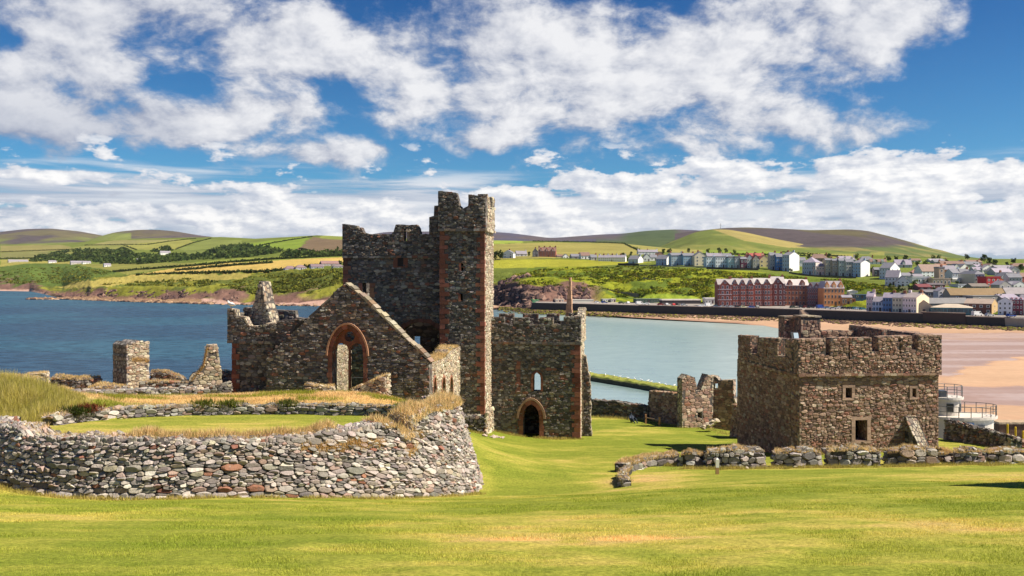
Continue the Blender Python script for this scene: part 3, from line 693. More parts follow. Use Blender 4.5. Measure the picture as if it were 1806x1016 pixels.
def shore_rocks():
    rng = np.random.default_rng(5); g = Geo(); n = 5200; px = rng.uniform(880, 2000, n); wd = np.interp(px, [880, 1040, 1300, 1806, 2000], [34, 26, 20, 12, 12])
    q = rng.random(n) ** 1.3; d = wall_d(px) - 0.5 - q * wd * (0.75 + .5 * vnoise(px / 14, px * 0, 3)); x = (px - CX) / F * d
    z = -22.4 - (wall_d(px) + .9 - d) * 0.062; c = np.where(rng.random((n, 1)) < np.interp(px, [1000, 1150, 1500, 1700], [.65, .4, .12, .45])[:, None], [[.15, .14, .02]], [[.105, .06, .045]])
    rocks(g, np.stack([x, d, z], -1), rng.uniform(.3, .85, n), c, rng)
    tag(obj('shore_boulders', g, M_ROCK), 'brown and weed green boulders along the foot of the promenade wall', 'boulders', kind='stuff')
    g = Geo(); n = 2600; px = rng.uniform(48, 560, n); kd, kz = knots(px); d = kd[:, 0] + rng.uniform(-8, 26, n); lim = np.where(px < 110, 985 + 0 * px, d); d = np.where(px < 110, rng.uniform(945, 985, n), d)
    x = (px - CX) / F * d; k = (px < 375) | (rng.random(n) < .12); sz = rng.uniform(.8, 3.0, n)
    c = np.where(rng.random((n, 1)) < .5, [[.32, .21, .13]], [[.12, .07, .055]])
    rocks(g, np.stack([x, d, np.full(n, -24.9)], -1)[k], sz[k], c[k], rng)
    tag(obj('headland_rocks', g, M_ROCK), 'reddish tidal rocks along the foot of the distant headland', 'rocks', kind='stuff')
    g = Geo(); n = 900; px = rng.uniform(868, 1040, n); d = np.where(px < 935, rng.uniform(700, 720, n), rng.uniform(624, 652, n))
    m_ = rng.random(n) < .5; px[m_] = rng.uniform(866, 938, m_.sum()); kk, _ = knots(px[m_]); d[m_] = kk[:, 1] + (kk[:, 3] - kk[:, 1]) * rng.uniform(-.1, .9, m_.sum())
    px = np.r_[px, rng.uniform(120, 420, n)]; kd, _ = knots(px[n:]); d = np.r_[d, kd[:, 1] + rng.uniform(-8, 22, n)]
    x = (px - CX) / F * d; z = np.array([land_at(a, b) for a, b in zip(px, d)])
    c = np.where(rng.random((2 * n, 1)) < .4, [[.21, .13, .10]], [[.075, .045, .045]])
    rocks(g, np.stack([x, d, z - 1.6], -1), np.where(np.arange(2 * n) < n, rng.uniform(1.0, 3.6, 2 * n), rng.uniform(.6, 2.2, 2 * n)), c, rng, 1.15)
    tag(obj('cliff_rocks', g, M_ROCK), 'broken purplish rock faces of the low sea cliffs', 'cliff', kind='stuff')
shore_rocks()
# ------------------------------------------------------------------ masonry
PAL_DARK = ([(.14, .13, .125), (.225, .205, .19), (.085, .078, .076), (.35, .325, .29), (.195, .14, .11), (.24, .12, .085), (.28, .235, .185)], [.26, .2, .21, .08, .12, .05, .08])  # dark stone, lowered further for the shaded cathedral fronts
PAL_GATE = ([(.30, .195, .145), (.37, .255, .19), (.215, .145, .115), (.44, .32, .24), (.33, .17, .125), (.48, .385, .30)], [.28, .25, .17, .14, .1, .06])
PAL_DRY = ([(.31, .275, .25), (.42, .38, .345), (.21, .19, .18), (.52, .475, .43), (.36, .27, .23), (.28, .135, .095), (.38, .335, .26)], [.27, .22, .22, .09, .1, .03, .07])
PAL_LOW = ([(.24, .22, .205), (.35, .325, .30), (.16, .15, .145), (.45, .42, .38), (.31, .23, .18)], [.3, .25, .2, .13, .12])
PAL_WARM = ([(.40, .34, .25), (.50, .43, .32), (.31, .26, .21), (.55, .50, .40), (.36, .25, .18)], [.3, .25, .2, .13, .12])  # paler stone; on the cathedral it also paints sunlit sides and edges
PAL_WARM_DIM = ([(.29, .25, .185), (.36, .31, .23), (.22, .185, .15), (.40, .36, .28), (.26, .18, .13)], [.3, .25, .2, .13, .12])  # warm stone dimmed; still paints the sunlit coping and inner chancel wall pale
def pal_pick(pal, n, rng):
    c = np.array(pal[0]); p = np.array(pal[1]); p = p / p.sum()
    return c[rng.choice(len(c), n, p=p)] * rng.uniform(.74, 1.24, (n, 1)) * rng.uniform(.95, 1.05, (n, 3))

def rubble(g, mapf, Wd, H, pal, rng, course=0.22, aspect=1.7, proud=0.05, keep=None, gap=0.10, sink=0.12):
    """random rubble facing on the surface mapf(u, v, depth): irregular stones, the cells of a weighted Voronoi pattern of loosely coursed seeds"""
    if Wd < 0.05 or H < 0.05: return
    R = []; v = -course * 1.6
    while v < H + course:
        h = course * rng.uniform(.6, 1.6); u = -(1 + rng.random()) * h * aspect * 1.2
        while u < Wd + h * aspect * 1.2:
            w = h * aspect * rng.uniform(.45, 1.7); q = rng.random()
            if q < .30 and h > course * .8:
                k = rng.uniform(.35, .65); R.append((u, u + w, v, v + h * k)); R.append((u, u + w, v + h * k, v + h))
            elif q < .38:
                for _ in range(2): R.append((u + w * .25 * _, u + w * .25 * _ + w * .3, v + h * .5 * _, v + h * .5 * _ + h * .5))
            else: R.append((u, u + w, v, v + h))
            u += w
        v += h
    R = np.array(R); w = R[:, 1] - R[:, 0]; h = R[:, 3] - R[:, 2]; n = len(R)
    uc = (R[:, 0] + R[:, 1]) / 2 + rng.uniform(-.12, .12, n) * w; vc = (R[:, 2] + R[:, 3]) / 2 + rng.uniform(-.09, .09, n) * np.minimum(h, course)
    vc = vc + (fbm(uc / (course * 9), vc / (course * 6), 5, 2) - .5) * course * .5
    k8 = 12; th = (np.arange(k8) * 2 * np.pi / k8)[None] + rng.uniform(-.10, .10, (n, k8)) + .26; ex = np.cos(th); ey = np.sin(th)
    S = 1.85 * np.clip(aspect / 1.6, .7, 1.3); px_ = uc; py_ = vc * S; wt = (w * h * S) * .22
    rad = np.empty((n, k8)); K = min(16, n - 1)
    for i in range(0, n, 700):
        dx = px_[None] - px_[i:i + 700, None]; dy = py_[None] - py_[i:i + 700, None]; d2 = dx * dx + dy * dy
        d2[np.arange(len(d2)), np.arange(i, i + len(d2))] = 1e9
        if K < 1: rad[i:i + 700] = .5 * course; continue
        j = np.argpartition(d2, K - 1, 1)[:, :K]; ddx = np.take_along_axis(dx, j, 1); ddy = np.take_along_axis(dy, j, 1); q = np.take_along_axis(d2, j, 1)
        half = np.maximum((q + wt[i:i + 700, None] - wt[j]) / 2, q * .12)
        dot = ddx[:, :, None] * ex[i:i + 700, None, :] + ddy[:, :, None] * ey[i:i + 700, None, :]
        rad[i:i + 700] = np.where(dot > 1e-6, half[:, :, None] / np.maximum(dot, 1e-6), 1e9).min(1)
    lim = np.sqrt(w * h * S) * 2.2; rad = np.minimum(rad, lim[:, None])
    soft = rng.uniform(0, .2, (n, 1)); rad = rad * (1 - 2 * soft) + np.minimum(rad, np.roll(rad, 1, 1)) * soft + np.minimum(rad, np.roll(rad, -1, 1)) * soft
    rad = np.maximum(rad - (gap * .34 * course * rng.uniform(.5, 1.5, n))[:, None], course * .05)
    px = rad * ex; py = rad * ey / S
    hw = np.abs(px).max(1); hh = np.abs(py).max(1)
    ok = (uc > 0) & (uc < Wd) & (vc > -.02) & (vc < H) & (hh > course * .09) & (hw > course * .12)
    if keep is not None: ok &= keep(uc, vc, hw * .9, hh * .9)
    uc = uc[ok]; vc = vc[ok]; px = px[ok]; py = py[ok]; hw = hw[ok]; hh = hh[ok]; n = len(uc)
    if n == 0: return
    def out(fx, fy, dep, ins):
        U = uc[:, None] + fx * ins; V = np.clip(vc[:, None] + fy * ins, -.03, H + .02)
        return mapf(np.clip(U, 0, Wd), V, np.broadcast_to(dep, U.shape))
    pr = (proud * rng.uniform(.2, 1.5, n))[:, None]
    ta = rng.uniform(-.55, .55, (n, 1)); tb = rng.uniform(-.55, .55, (n, 1))
    tilt = pr * (1 + ta * px / hw[:, None] + tb * py / hh[:, None])
    ringA = out(px, py, -sink, 1.0); ringB = out(px, py, tilt * .5 - .01, 1.0); ringC = out(px, py, tilt, rng.uniform(.62, .86, (n, 1)))
    verts = np.concatenate([ringA, ringB, ringC], 1).reshape(-1, 3); m = k8
    i = np.arange(m); j = (i + 1) % m
    q = np.concatenate([np.stack([i, j, j + m, i + m], 1), np.stack([i + m, j + m, j + 2 * m, i + 2 * m], 1)])
    off = (np.arange(n) * 3 * m)[:, None, None]
    g.add(verts, [(q[None] + off).reshape(-1, 4), (np.arange(2 * m, 3 * m)[None, None] + off).reshape(-1, m)], np.repeat(pal_pick(pal, n, rng), 3 * m, 0))

def rag(p, q, amp=0.12, step=0.45, rng=RNG):
    """broken edge between two outline points (without the last one)"""
    p = np.array(p, float); q = np.array(q, float); L = np.linalg.norm(q - p); n = max(1, int(L / step)); nn = np.array([-(q - p)[1], (q - p)[0]]) / max(L, 1e-6)
    r = [tuple(p)]
    for k in range(1, n): r.append(tuple(p + (q - p) * (k + rng.uniform(-.3, .3)) / n + nn * rng.uniform(-amp, amp)))
    return r

class Plane:
    """vertical wall plane: origin O, direction along the wall, outward normal towards -y for an unrotated wall"""
    def __init__(s, O, U):
        s.O = np.array(O, float); s.U = np.array(U, float); s.U /= np.linalg.norm(s.U); s.N = np.array([s.U[1], -s.U[0]])
    def uz(s, px, py):
        a = (px - CX) / F; u = (a * s.O[1] - s.O[0]) / (s.U[0] - a * s.U[1]); d = s.O[1] + u * s.U[1]
        return (u, -(py - HY) / F * d)
    def off(s, back): return Plane(s.O - s.N * back, s.U)
    def at(s, u, dep=0.0): return s.O + s.U * u + s.N * dep
    def map(s, u, z, dep):
        return np.stack([s.O[0] + s.U[0] * u + s.N[0] * dep, s.O[1] + s.U[1] * u + s.N[1] * dep, z], -1)
    def side(s, u, rev=False):
        """plane of the end wall at u: facing +U (seen from the right) or -U"""
        if rev: return Plane(s.at(u), s.N)
        return Plane(s.at(u), -s.N)

def area2(P): P = np.array(P); return np.sum(P[:, 0] * np.roll(P[:, 1], -1) - np.roll(P[:, 0], -1) * P[:, 1])
def wall(name, parent, pl, outline, holes=(), t=0.9, pal=PAL_DARK, course=0.22, aspect=1.6, faces='FE', seed=1, mat=None, core=(.10, .09, .085), proud=0.04, palE=None, aspectE=1.5, mask=None, clear=0.0, proudE=.006):
    """solid wall of an outline with openings, faced with rubble; F front, B back, E all edges and reveals"""
    rng = np.random.default_rng(seed); mat = mat or M_STONE
    outline = list(outline) if area2(outline) > 0 else list(outline)[::-1]
    holes = [list(h) if area2(h) < 0 else list(h)[::-1] for h in holes]
    wide = [[(u + clear * np.sign(u - np.mean([p[0] for p in h])), z + (clear if z > np.mean([p[1] for p in h]) else 0)) for u, z in h] for h in holes]
    polys = [outline] + holes; flat = [p for q in polys for p in q]
    g = Geo(); n = len(flat); A = np.array(flat, float)
    tri = np.array(tessellate_polygon([[Vector((p[0], p[1], 0)) for p in q] for q in polys]))
    z = np.zeros(n)
    fr = pl.map(A[:, 0], A[:, 1], z); bk = pl.map(A[:, 0], A[:, 1], z - t)
    sides = []; b = 0
    for q in polys:
        for k in range(len(q)): sides.append((b + k, b + (k + 1) % len(q), n + b + (k + 1) % len(q), n + b + k))
        b += len(q)
    g.add(np.r_[fr, bk], [tri, tri[:, ::-1] + n, np.array(sides)], core)
    P0 = A[:len(outline)]; u0, u1 = P0[:, 0].min(), P0[:, 0].max(); z0, z1 = P0[:, 1].min(), P0[:, 1].max()
    def keep(uc, vc, hw, hh):
        U = uc + u0; V = vc + z0; k = np.ones(len(U), bool)
        for sx in (-.45, .45):
            for sy in (-.45, .45):
                k &= inpoly(U + sx * hw, V + sy * hh, outline)
                for h in wide: k &= ~inpoly(U + sx * hw * .7, V + sy * hh * .7, h)
        if mask is not None: k &= mask(U, V)
        return k
    if 'F' in faces: rubble(g, lambda u, v, d: pl.map(u + u0, v + z0, d), u1 - u0, z1 - z0, pal, rng, course, aspect, proud, keep)
    if 'B' in faces: rubble(g, lambda u, v, d: pl.map(u1 - u, v + z0, -t - d), u1 - u0, z1 - z0, pal, rng, course, aspect, proud, lambda uc, vc, hw, hh: keep(u1 - u0 - uc, vc, hw, hh))
    if 'E' in faces:
        for q in polys:
            for k in range(len(q)):
                a = np.array(q[k], float); c = np.array(q[(k + 1) % len(q)], float); L = np.linalg.norm(c - a)
                if L < 0.12: continue
                e = (c - a) / L; en = np.array([e[1], -e[0]])
                if en[1] < -.9 and q is outline: continue
                rubble(g, lambda u, v, d: pl.map(a[0] + e[0] * u + en[0] * d, a[1] + e[1] * u + en[1] * d, -v), L, t, palE or pal, rng, course, aspectE, proudE)
    return obj(name, g, mat, parent)

def dressing(name, parent, pl, path, w, proud=0.06, back=0.5, col=(.235, .10, .07), step=0.34, seed=3, closed=False):
    """cut blocks of red sandstone set along a polyline (reveals, arches): the block lies on the outer side of the path"""
    rng = np.random.default_rng(seed); g = Geo(); P = np.array(path, float)
    seg = np.linalg.norm(np.diff(P, axis=0), axis=1); s = np.r_[0, np.cumsum(seg)]; n = max(2, int(s[-1] / step))
    k = np.linspace(0, s[-1], n + 1); X = np.stack([np.interp(k, s, P[:, i]) for i in (0, 1)], 1)
    tan = np.gradient(X, axis=0); tan /= np.linalg.norm(tan, axis=1)[:, None]; nr = np.stack([-tan[:, 1], tan[:, 0]], 1)
    for i in range(n):
        ww = w * (1.0 if i % 2 else rng.uniform(1.0, 1.35)) if w > .2 else w
        a0, a1 = X[i] + (X[i + 1] - X[i]) * .02, X[i + 1] - (X[i + 1] - X[i]) * .02
        q = [a0, a1, a1 + nr[i + 1] * ww, a0 + nr[i] * ww]; pr = proud * rng.uniform(.8, 1.2)
        v = np.concatenate([pl.map(np.array([p[0] for p in q]), np.array([p[1] for p in q]), np.full(4, dd)) for dd in (pr, -back)])
        g.add(v, np.array([[0, 1, 2, 3], [7, 6, 5, 4], [0, 4, 5, 1], [1, 5, 6, 2], [2, 6, 7, 3], [3, 7, 4, 0]]), np.array(col) * rng.uniform(.65, 1.35) * rng.uniform(.93, 1.07, 3))
    return obj(name, g, M_RED, parent)
def frame(name, parent, pl, hole, w, col=(.44, .31, .24), proud=.05, seed=1):
    """four cut stones round a square opening"""
    q = np.array(hole); u0, u1, z0, z1 = q[:, 0].min(), q[:, 0].max(), q[:, 1].min(), q[:, 1].max(); g = Geo(); rng = np.random.default_rng(seed)
    def blk(a, b, c, d):
        g.box(a, b, proud * rng.uniform(.8, 1.2), -.35, c, d, np.array(col) * rng.uniform(.75, 1.25), lambda v: pl.map(v[:, 0], v[:, 2], v[:, 1]))
    for a, b in ((u0 - w, u0 - .005), (u1 + .005, u1 + w)):
        n = max(1, int(round((z1 - z0) / .42)))
        for k in range(n): blk(a, b, z0 + (z1 - z0) * k / n + .01, z0 + (z1 - z0) * (k + 1) / n - .01)
    blk(u0 - w * 1.1, u1 + w * 1.1, z1 + .005, z1 + w * .9); blk(u0 - w * 1.1, u1 + w * 1.1, z0 - w * .7, z0 - .005)
    return obj(name, g, M_RED, parent)
def pointed(uc, hw, z0, zs, zt, n=8):
    """left jamb from z0 up, over a pointed arch, down the right jamb; (u, z) points"""
    L = [(uc - hw, z0), (uc - hw, zs)]; rise = zt - zs
    for k in range(1, n + 1):
        t = k / n; L.append((uc - hw + hw * (1 - math.cos(t * math.pi / 2)) ** .92, zs + rise * math.sin(t * math.pi / 2) ** .92))
    R = [(2 * uc - u, z) for u, z in L[:-1]][::-1]
    return L + R
def quoins(name, parent, pl, u, z0, z1, side=1, col=(.235, .10, .07), h=0.36, long=0.62, short=0.36, proud=0.085, ret=0.4, seed=4):
    """alternating corner blocks on plane pl at u; side +1: wall lies at smaller u (right-hand corner)"""
    rng = np.random.default_rng(seed); g = Geo(); z = z0; k = 0
    while z < z1 - .1:
        hh = min(h * rng.uniform(.8, 1.2), z1 - z); w = (long if k % 2 else short) * rng.uniform(.85, 1.1); rr = (short if k % 2 else long) * ret / .5
        ua, ub = (u - w, u + proud * rng.uniform(.6, 1)) if side > 0 else (u - proud * rng.uniform(.6, 1), u + w)
        c = np.array(col) * rng.uniform(.6, 1.4) * rng.uniform(.93, 1.07, 3)
        pr = proud * rng.uniform(.75, 1.1)
        v = np.concatenate([pl.map(np.array([ua, ub, ub, ua]), np.array([z + .012, z + .012, z + hh - .012, z + hh - .012]), np.full(4, dd)) for dd in (pr, -rr)])
        g.add(v, np.array([[0, 1, 2, 3], [7, 6, 5, 4], [0, 4, 5, 1], [1, 5, 6, 2], [2, 6, 7, 3], [3, 7, 4, 0]]), c); z += hh; k += 1
    return obj(name, g, M_RED, parent)
def string_course(name, parent, pl, u0, u1, z, h=0.22, proud=0.2, pal=PAL_DARK, seed=5, back=0.1, steps=26):
    rng = np.random.default_rng(seed); g = Geo(); e = np.linspace(u0, u1, max(2, int((u1 - u0) / .45)) + 1)
    for a, b in zip(e[:-1], e[1:]):
        pr = proud * rng.uniform(.8, 1.15); dz = rng.uniform(-.03, .03); c = pal_pick(pal, 1, rng)[0]
        v = np.concatenate([pl.map(np.array([a + .01, b - .01, b - .01, a + .01]), np.array([z + dz, z + dz, z + h + dz, z + h + dz]), np.full(4, dd)) for dd in (pr, -back)])
        g.add(v, np.array([[0, 1, 2, 3], [7, 6, 5, 4], [0, 4, 5, 1], [1, 5, 6, 2], [2, 6, 7, 3], [3, 7, 4, 0]]), c)
    return obj(name, g, M_STONE, parent)

def strip_wall(g, path, zb, zt, t=0.8, pal=PAL_LOW, course=0.25, aspect=1.6, batter=0.0, seed=1, faces='FT', core=(.06, .055, .05), proud=0.07, rough=0.25, ends='LR'):
    """rubble wall along a path (left to right as seen from its face). zb, zt: height per path point"""
    rng = np.random.default_rng(seed); P = np.array(path, float)[:, :2]; seg = np.linalg.norm(np.diff(P, axis=0), axis=1); s = np.r_[0, np.cumsum(seg)]; L = s[-1]
    n = max(3, int(L / .3) + 1); k = np.linspace(0, L, n)
    px = np.interp(k, s, P[:, 0]); py = np.interp(k, s, P[:, 1])
    ker = np.ones(3) / 3
    if len(P) > 3 and n > 6: px[1:-1] = np.convolve(px, ker, 'valid'); py[1:-1] = np.convolve(py, ker, 'valid')
    b = np.interp(k, s, zb); tp = np.interp(k, s, zt) + rng.uniform(-1, 1, n) * course * rough
    tx = np.gradient(px); ty = np.gradient(py); q = np.hypot(tx, ty); nx, ny = ty / q, -tx / q
    def base(u): return np.interp(u, k, px), np.interp(u, k, py), np.interp(u, k, nx), np.interp(u, k, ny), np.interp(u, k, b), np.interp(u, k, tp)
    def mf(u, v, d):
        x, y, a, c, zb_, zt_ = base(u); o = d - batter * np.clip(v, 0, None); return np.stack([x + a * o, y + c * o, zb_ + v], -1)
    def mt(u, v, d):
        x, y, a, c, zb_, zt_ = base(u); o = -batter * (zt_ - zb_) - v; return np.stack([x + a * o, y + c * o, zt_ + d], -1)
    def mb(u, v, d):
        x, y, a, c, zb_, zt_ = base(L - u); o = -t - batter * (zt_ - zb_) - d; return np.stack([x + a * o, y + c * o, zb_ + v], -1)
    v4 = []
    H = tp - b
    for (o, z) in ((np.zeros(n), b - .3), (-batter * H, tp - .03), (-batter * H - t, tp - .03), (-batter * H - t, b - .3)):
        v4.append(np.stack([px + nx * (o - .02), py + ny * (o - .02), z], -1))
    V = np.stack(v4, 1).reshape(-1, 3); i = np.arange(n - 1)[:, None] * 4; f = []
    for a in range(3): f.append(np.c_[i + a, i + 4 + a, i + 5 + a, i + 1 + a])
    g.add(V, f + [np.array([[0, 1, 2, 3], [4 * n - 1, 4 * n - 2, 4 * n - 3, 4 * n - 4]])], core)
    hi = lambda uc, vc, hw, hh: vc + hh * .6 < np.interp(uc, k, H) + rng.uniform(-.4, .5, len(uc)) * course * rough * 2
    Hm = float(H.max()) + .1
    if 'F' in faces: rubble(g, mf, L, Hm, pal, rng, course, aspect, proud, hi)
    if 'T' in faces: rubble(g, mt, L, t, pal, rng, course * 1.1, aspect * .8, proud * .7)
    if 'B' in faces: rubble(g, mb, L, Hm, pal, rng, course, aspect, proud, lambda uc, vc, hw, hh: vc + hh * .6 < np.interp(L - uc, k, H))
    for e in ends:
        j = 0 if e == 'L' else n - 1; sg = -1 if e == 'L' else 1; tdir = np.array([tx[j], ty[j]]) / q[j] * sg; m0 = np.array([px[j], py[j]]); nn = np.array([nx[j], ny[j]]); hj = H[j]
        def me(u, v, d, m0=m0, nn=nn, tdir=tdir, hj=hj, sg=sg):
            uu = u if sg > 0 else t - u
            o = -uu - batter * np.clip(v, 0, hj); return np.stack([m0[0] + nn[0] * o + tdir[0] * d, m0[1] + nn[1] * o + tdir[1] * d, b[j] + v], -1)
        rubble(g, me, t, hj, pal, rng, course, aspect * .8, proud)
    return k, px, py, nx, ny, b, tp

STRAW = (np.array([.52, .35, .14]), np.array([.84, .64, .34]))
def straw_on(g, k, px, py, nx, ny, tp, t, off=0.0, u0=None, u1=None, n=3000, h=0.22, w=0.03, seed=1, over=0.12, green=0.05, hump=0.0):
    """dried grass growing on a wall top"""
    rng = np.random.default_rng(seed); u = rng.uniform(k[0] if u0 is None else u0, k[-1] if u1 is None else u1, n); s = rng.uniform(-over, t + over, n)
    x = np.interp(u, k, px) - np.interp(u, k, nx) * (s + off); y = np.interp(u, k, py) - np.interp(u, k, ny) * (s + off)
    v = fbm(u * 1.1, s * 1.1 + seed, seed, 3)
    c = STRAW[0] * (1 - v[:, None]) + STRAW[1] * v[:, None]; m = rng.random(n) < green; c[m] = (.20, .23, .04)
    blades(g, x, y, np.interp(u, k, tp) + hump * (1 - (2 * s / t - 1) ** 2) * v, h * (.4 + 1.2 * v), w, c, .8, rng)

# ------------------------------------------------------------------ round stone platform in the foreground
def build_platform():
    root = thing('round_battery', 'low round drystone gun platform with battered walls in the left foreground', 'stone platform', (RT_C[0], RT_C[1], g0(RT_C[0], RT_C[1] - 11.2)))
    th = np.radians(np.linspace(-80, 118, 140)); R0 = 11.35
    X = RT_C[0] + R0 * np.sin(th); Y = RT_C[1] - R0 * np.cos(th); zb = ground0(X, Y)
    tx = [-200, 0, 22, 55, 75, 200, 320, 400, 480, 560, 625, 688, 697, 711, 717, 735, 760, 795, 900]; ty = [752, 752, 750, 752, 768, 771, 773, 773, 771, 763, 754, 746, 768, 768, 741, 728, 716, 706, 706]
    ex = RT_C[0] + 10.2 * np.sin(th); ey = RT_C[1] - 10.2 * np.cos(th); zt = -(np.interp(CX + F * ex / ey, tx, ty) - HY) / F * ey
    far = th > np.radians(62); zt[far] = zt[np.argmax(far)] - 0.012 * np.degrees(th[far] - np.radians(62)); fl = th < np.radians(-66); zt[fl] = zt[np.argmin(fl)]
    g = Geo(); r = strip_wall(g, np.c_[X, Y], zb - .1, zt, 1.15, PAL_DRY, 0.15, 2.15, 0.30, 21, 'FTB', (.035, .03, .028), 0.085, 0.35)
    obj('parapet_wall', g, M_STONE_CLEAN, root)
    k, px, py, nx, ny, b, tp = r; H = tp - b
    s = Geo(); off = 0.30 * H
    ox = px - nx * off; oy = py - ny * off
    L = k[-1]; q = lambda deg: (deg + 80) / 198 * L
    straw_on(s, k, ox, oy, nx, ny, tp, 1.15, 0, q(47), q(106), 11500, .23, .028, 31, .25, .10, .22)
    straw_on(s, k, ox, oy, nx, ny, tp, 0.75, .45, q(-6), q(37), 7500, .23, .027, 32, .16, .10, .22)
    straw_on(s, k, ox, oy, nx, ny, tp, 1.1, 0, q(-62), q(-50), 900, .16, .024, 33)
    straw_on(s, k, ox, oy, nx, ny, tp, 0.6, 0.5, q(-34), q(-6), 1800, .15, .024, 34)
    # tufts rooted in the joints below the embrasure
    rng = np.random.default_rng(35); n = 2600; u = q(rng.uniform(28, 66, n)); v = np.interp(u, k, H) * (0.62 + .25 * fbm(u * .8, u * 0, 3, 3)) + rng.normal(0, .10, n); kk = fbm(u * .9, v * 1.5, 8, 3) > .52; u = u[kk]; v = v[kk]
    blades(s, np.interp(u, k, px) - np.interp(u, k, nx) * (.30 * v - .06), np.interp(u, k, py) - np.interp(u, k, ny) * (.30 * v - .06), np.interp(u, k, b) + v, .15, .024, STRAW[0] * 1.2 + np.zeros((len(u), 3)), 1.0, rng)
    tag(obj('wall_top_straw', s, M_BLADE), 'straw coloured dried grass growing on top of the round platform wall', 'grass', kind='stuff')
    g = Geo(); zb2 = RTZ(BACK_XY[:, 0], BACK_XY[:, 1]) - .1; zt2 = zb2 + np.array([.5, .62, .62, .60, .58, .6, .62, .65, .7])
    r = strip_wall(g, BACK_XY[:, :2], zb2, zt2, .55, PAL_LOW, .17, 2.1, .1, 22, 'FT', proud=.09)
    obj('inner_wall', g, M_STONE_CLEAN, root)
    k, px, py, nx, ny, b, tp = r; s = Geo(); straw_on(s, k, px, py, nx, ny, tp, .7, .1, None, None, 5200, .17, .026, 36, .1, .12)
    for du, c in ((1.2, (.045, .06, .015)), (2.1, (.17, .055, .03)), (8.5, (.12, .14, .025)), (9.8, (.10, .12, .02)), (13, (.11, .13, .03)), (21, (.12, .15, .03)), (26, (.15, .19, .03)), (28, (.13, .17, .02))):
        if du > k[-1]: continue
        x0, y0 = np.interp(du, k, px), np.interp(du, k, py); rr = np.random.default_rng(int(du * 10)); n = 520
        blades(s, x0 + rr.normal(0, .34, n), y0 + .25 + rr.normal(0, .2, n), np.full(n, np.interp(du, k, tp)) + rr.uniform(-.1, .22, n), .22, .05, np.array(c) + np.zeros((n, 3)), 1.0, rr)
    tag(obj('inner_wall_plants', s, M_BLADE), 'dried grass and small green tufts along the low inner wall', 'grass', kind='stuff')
build_platform()
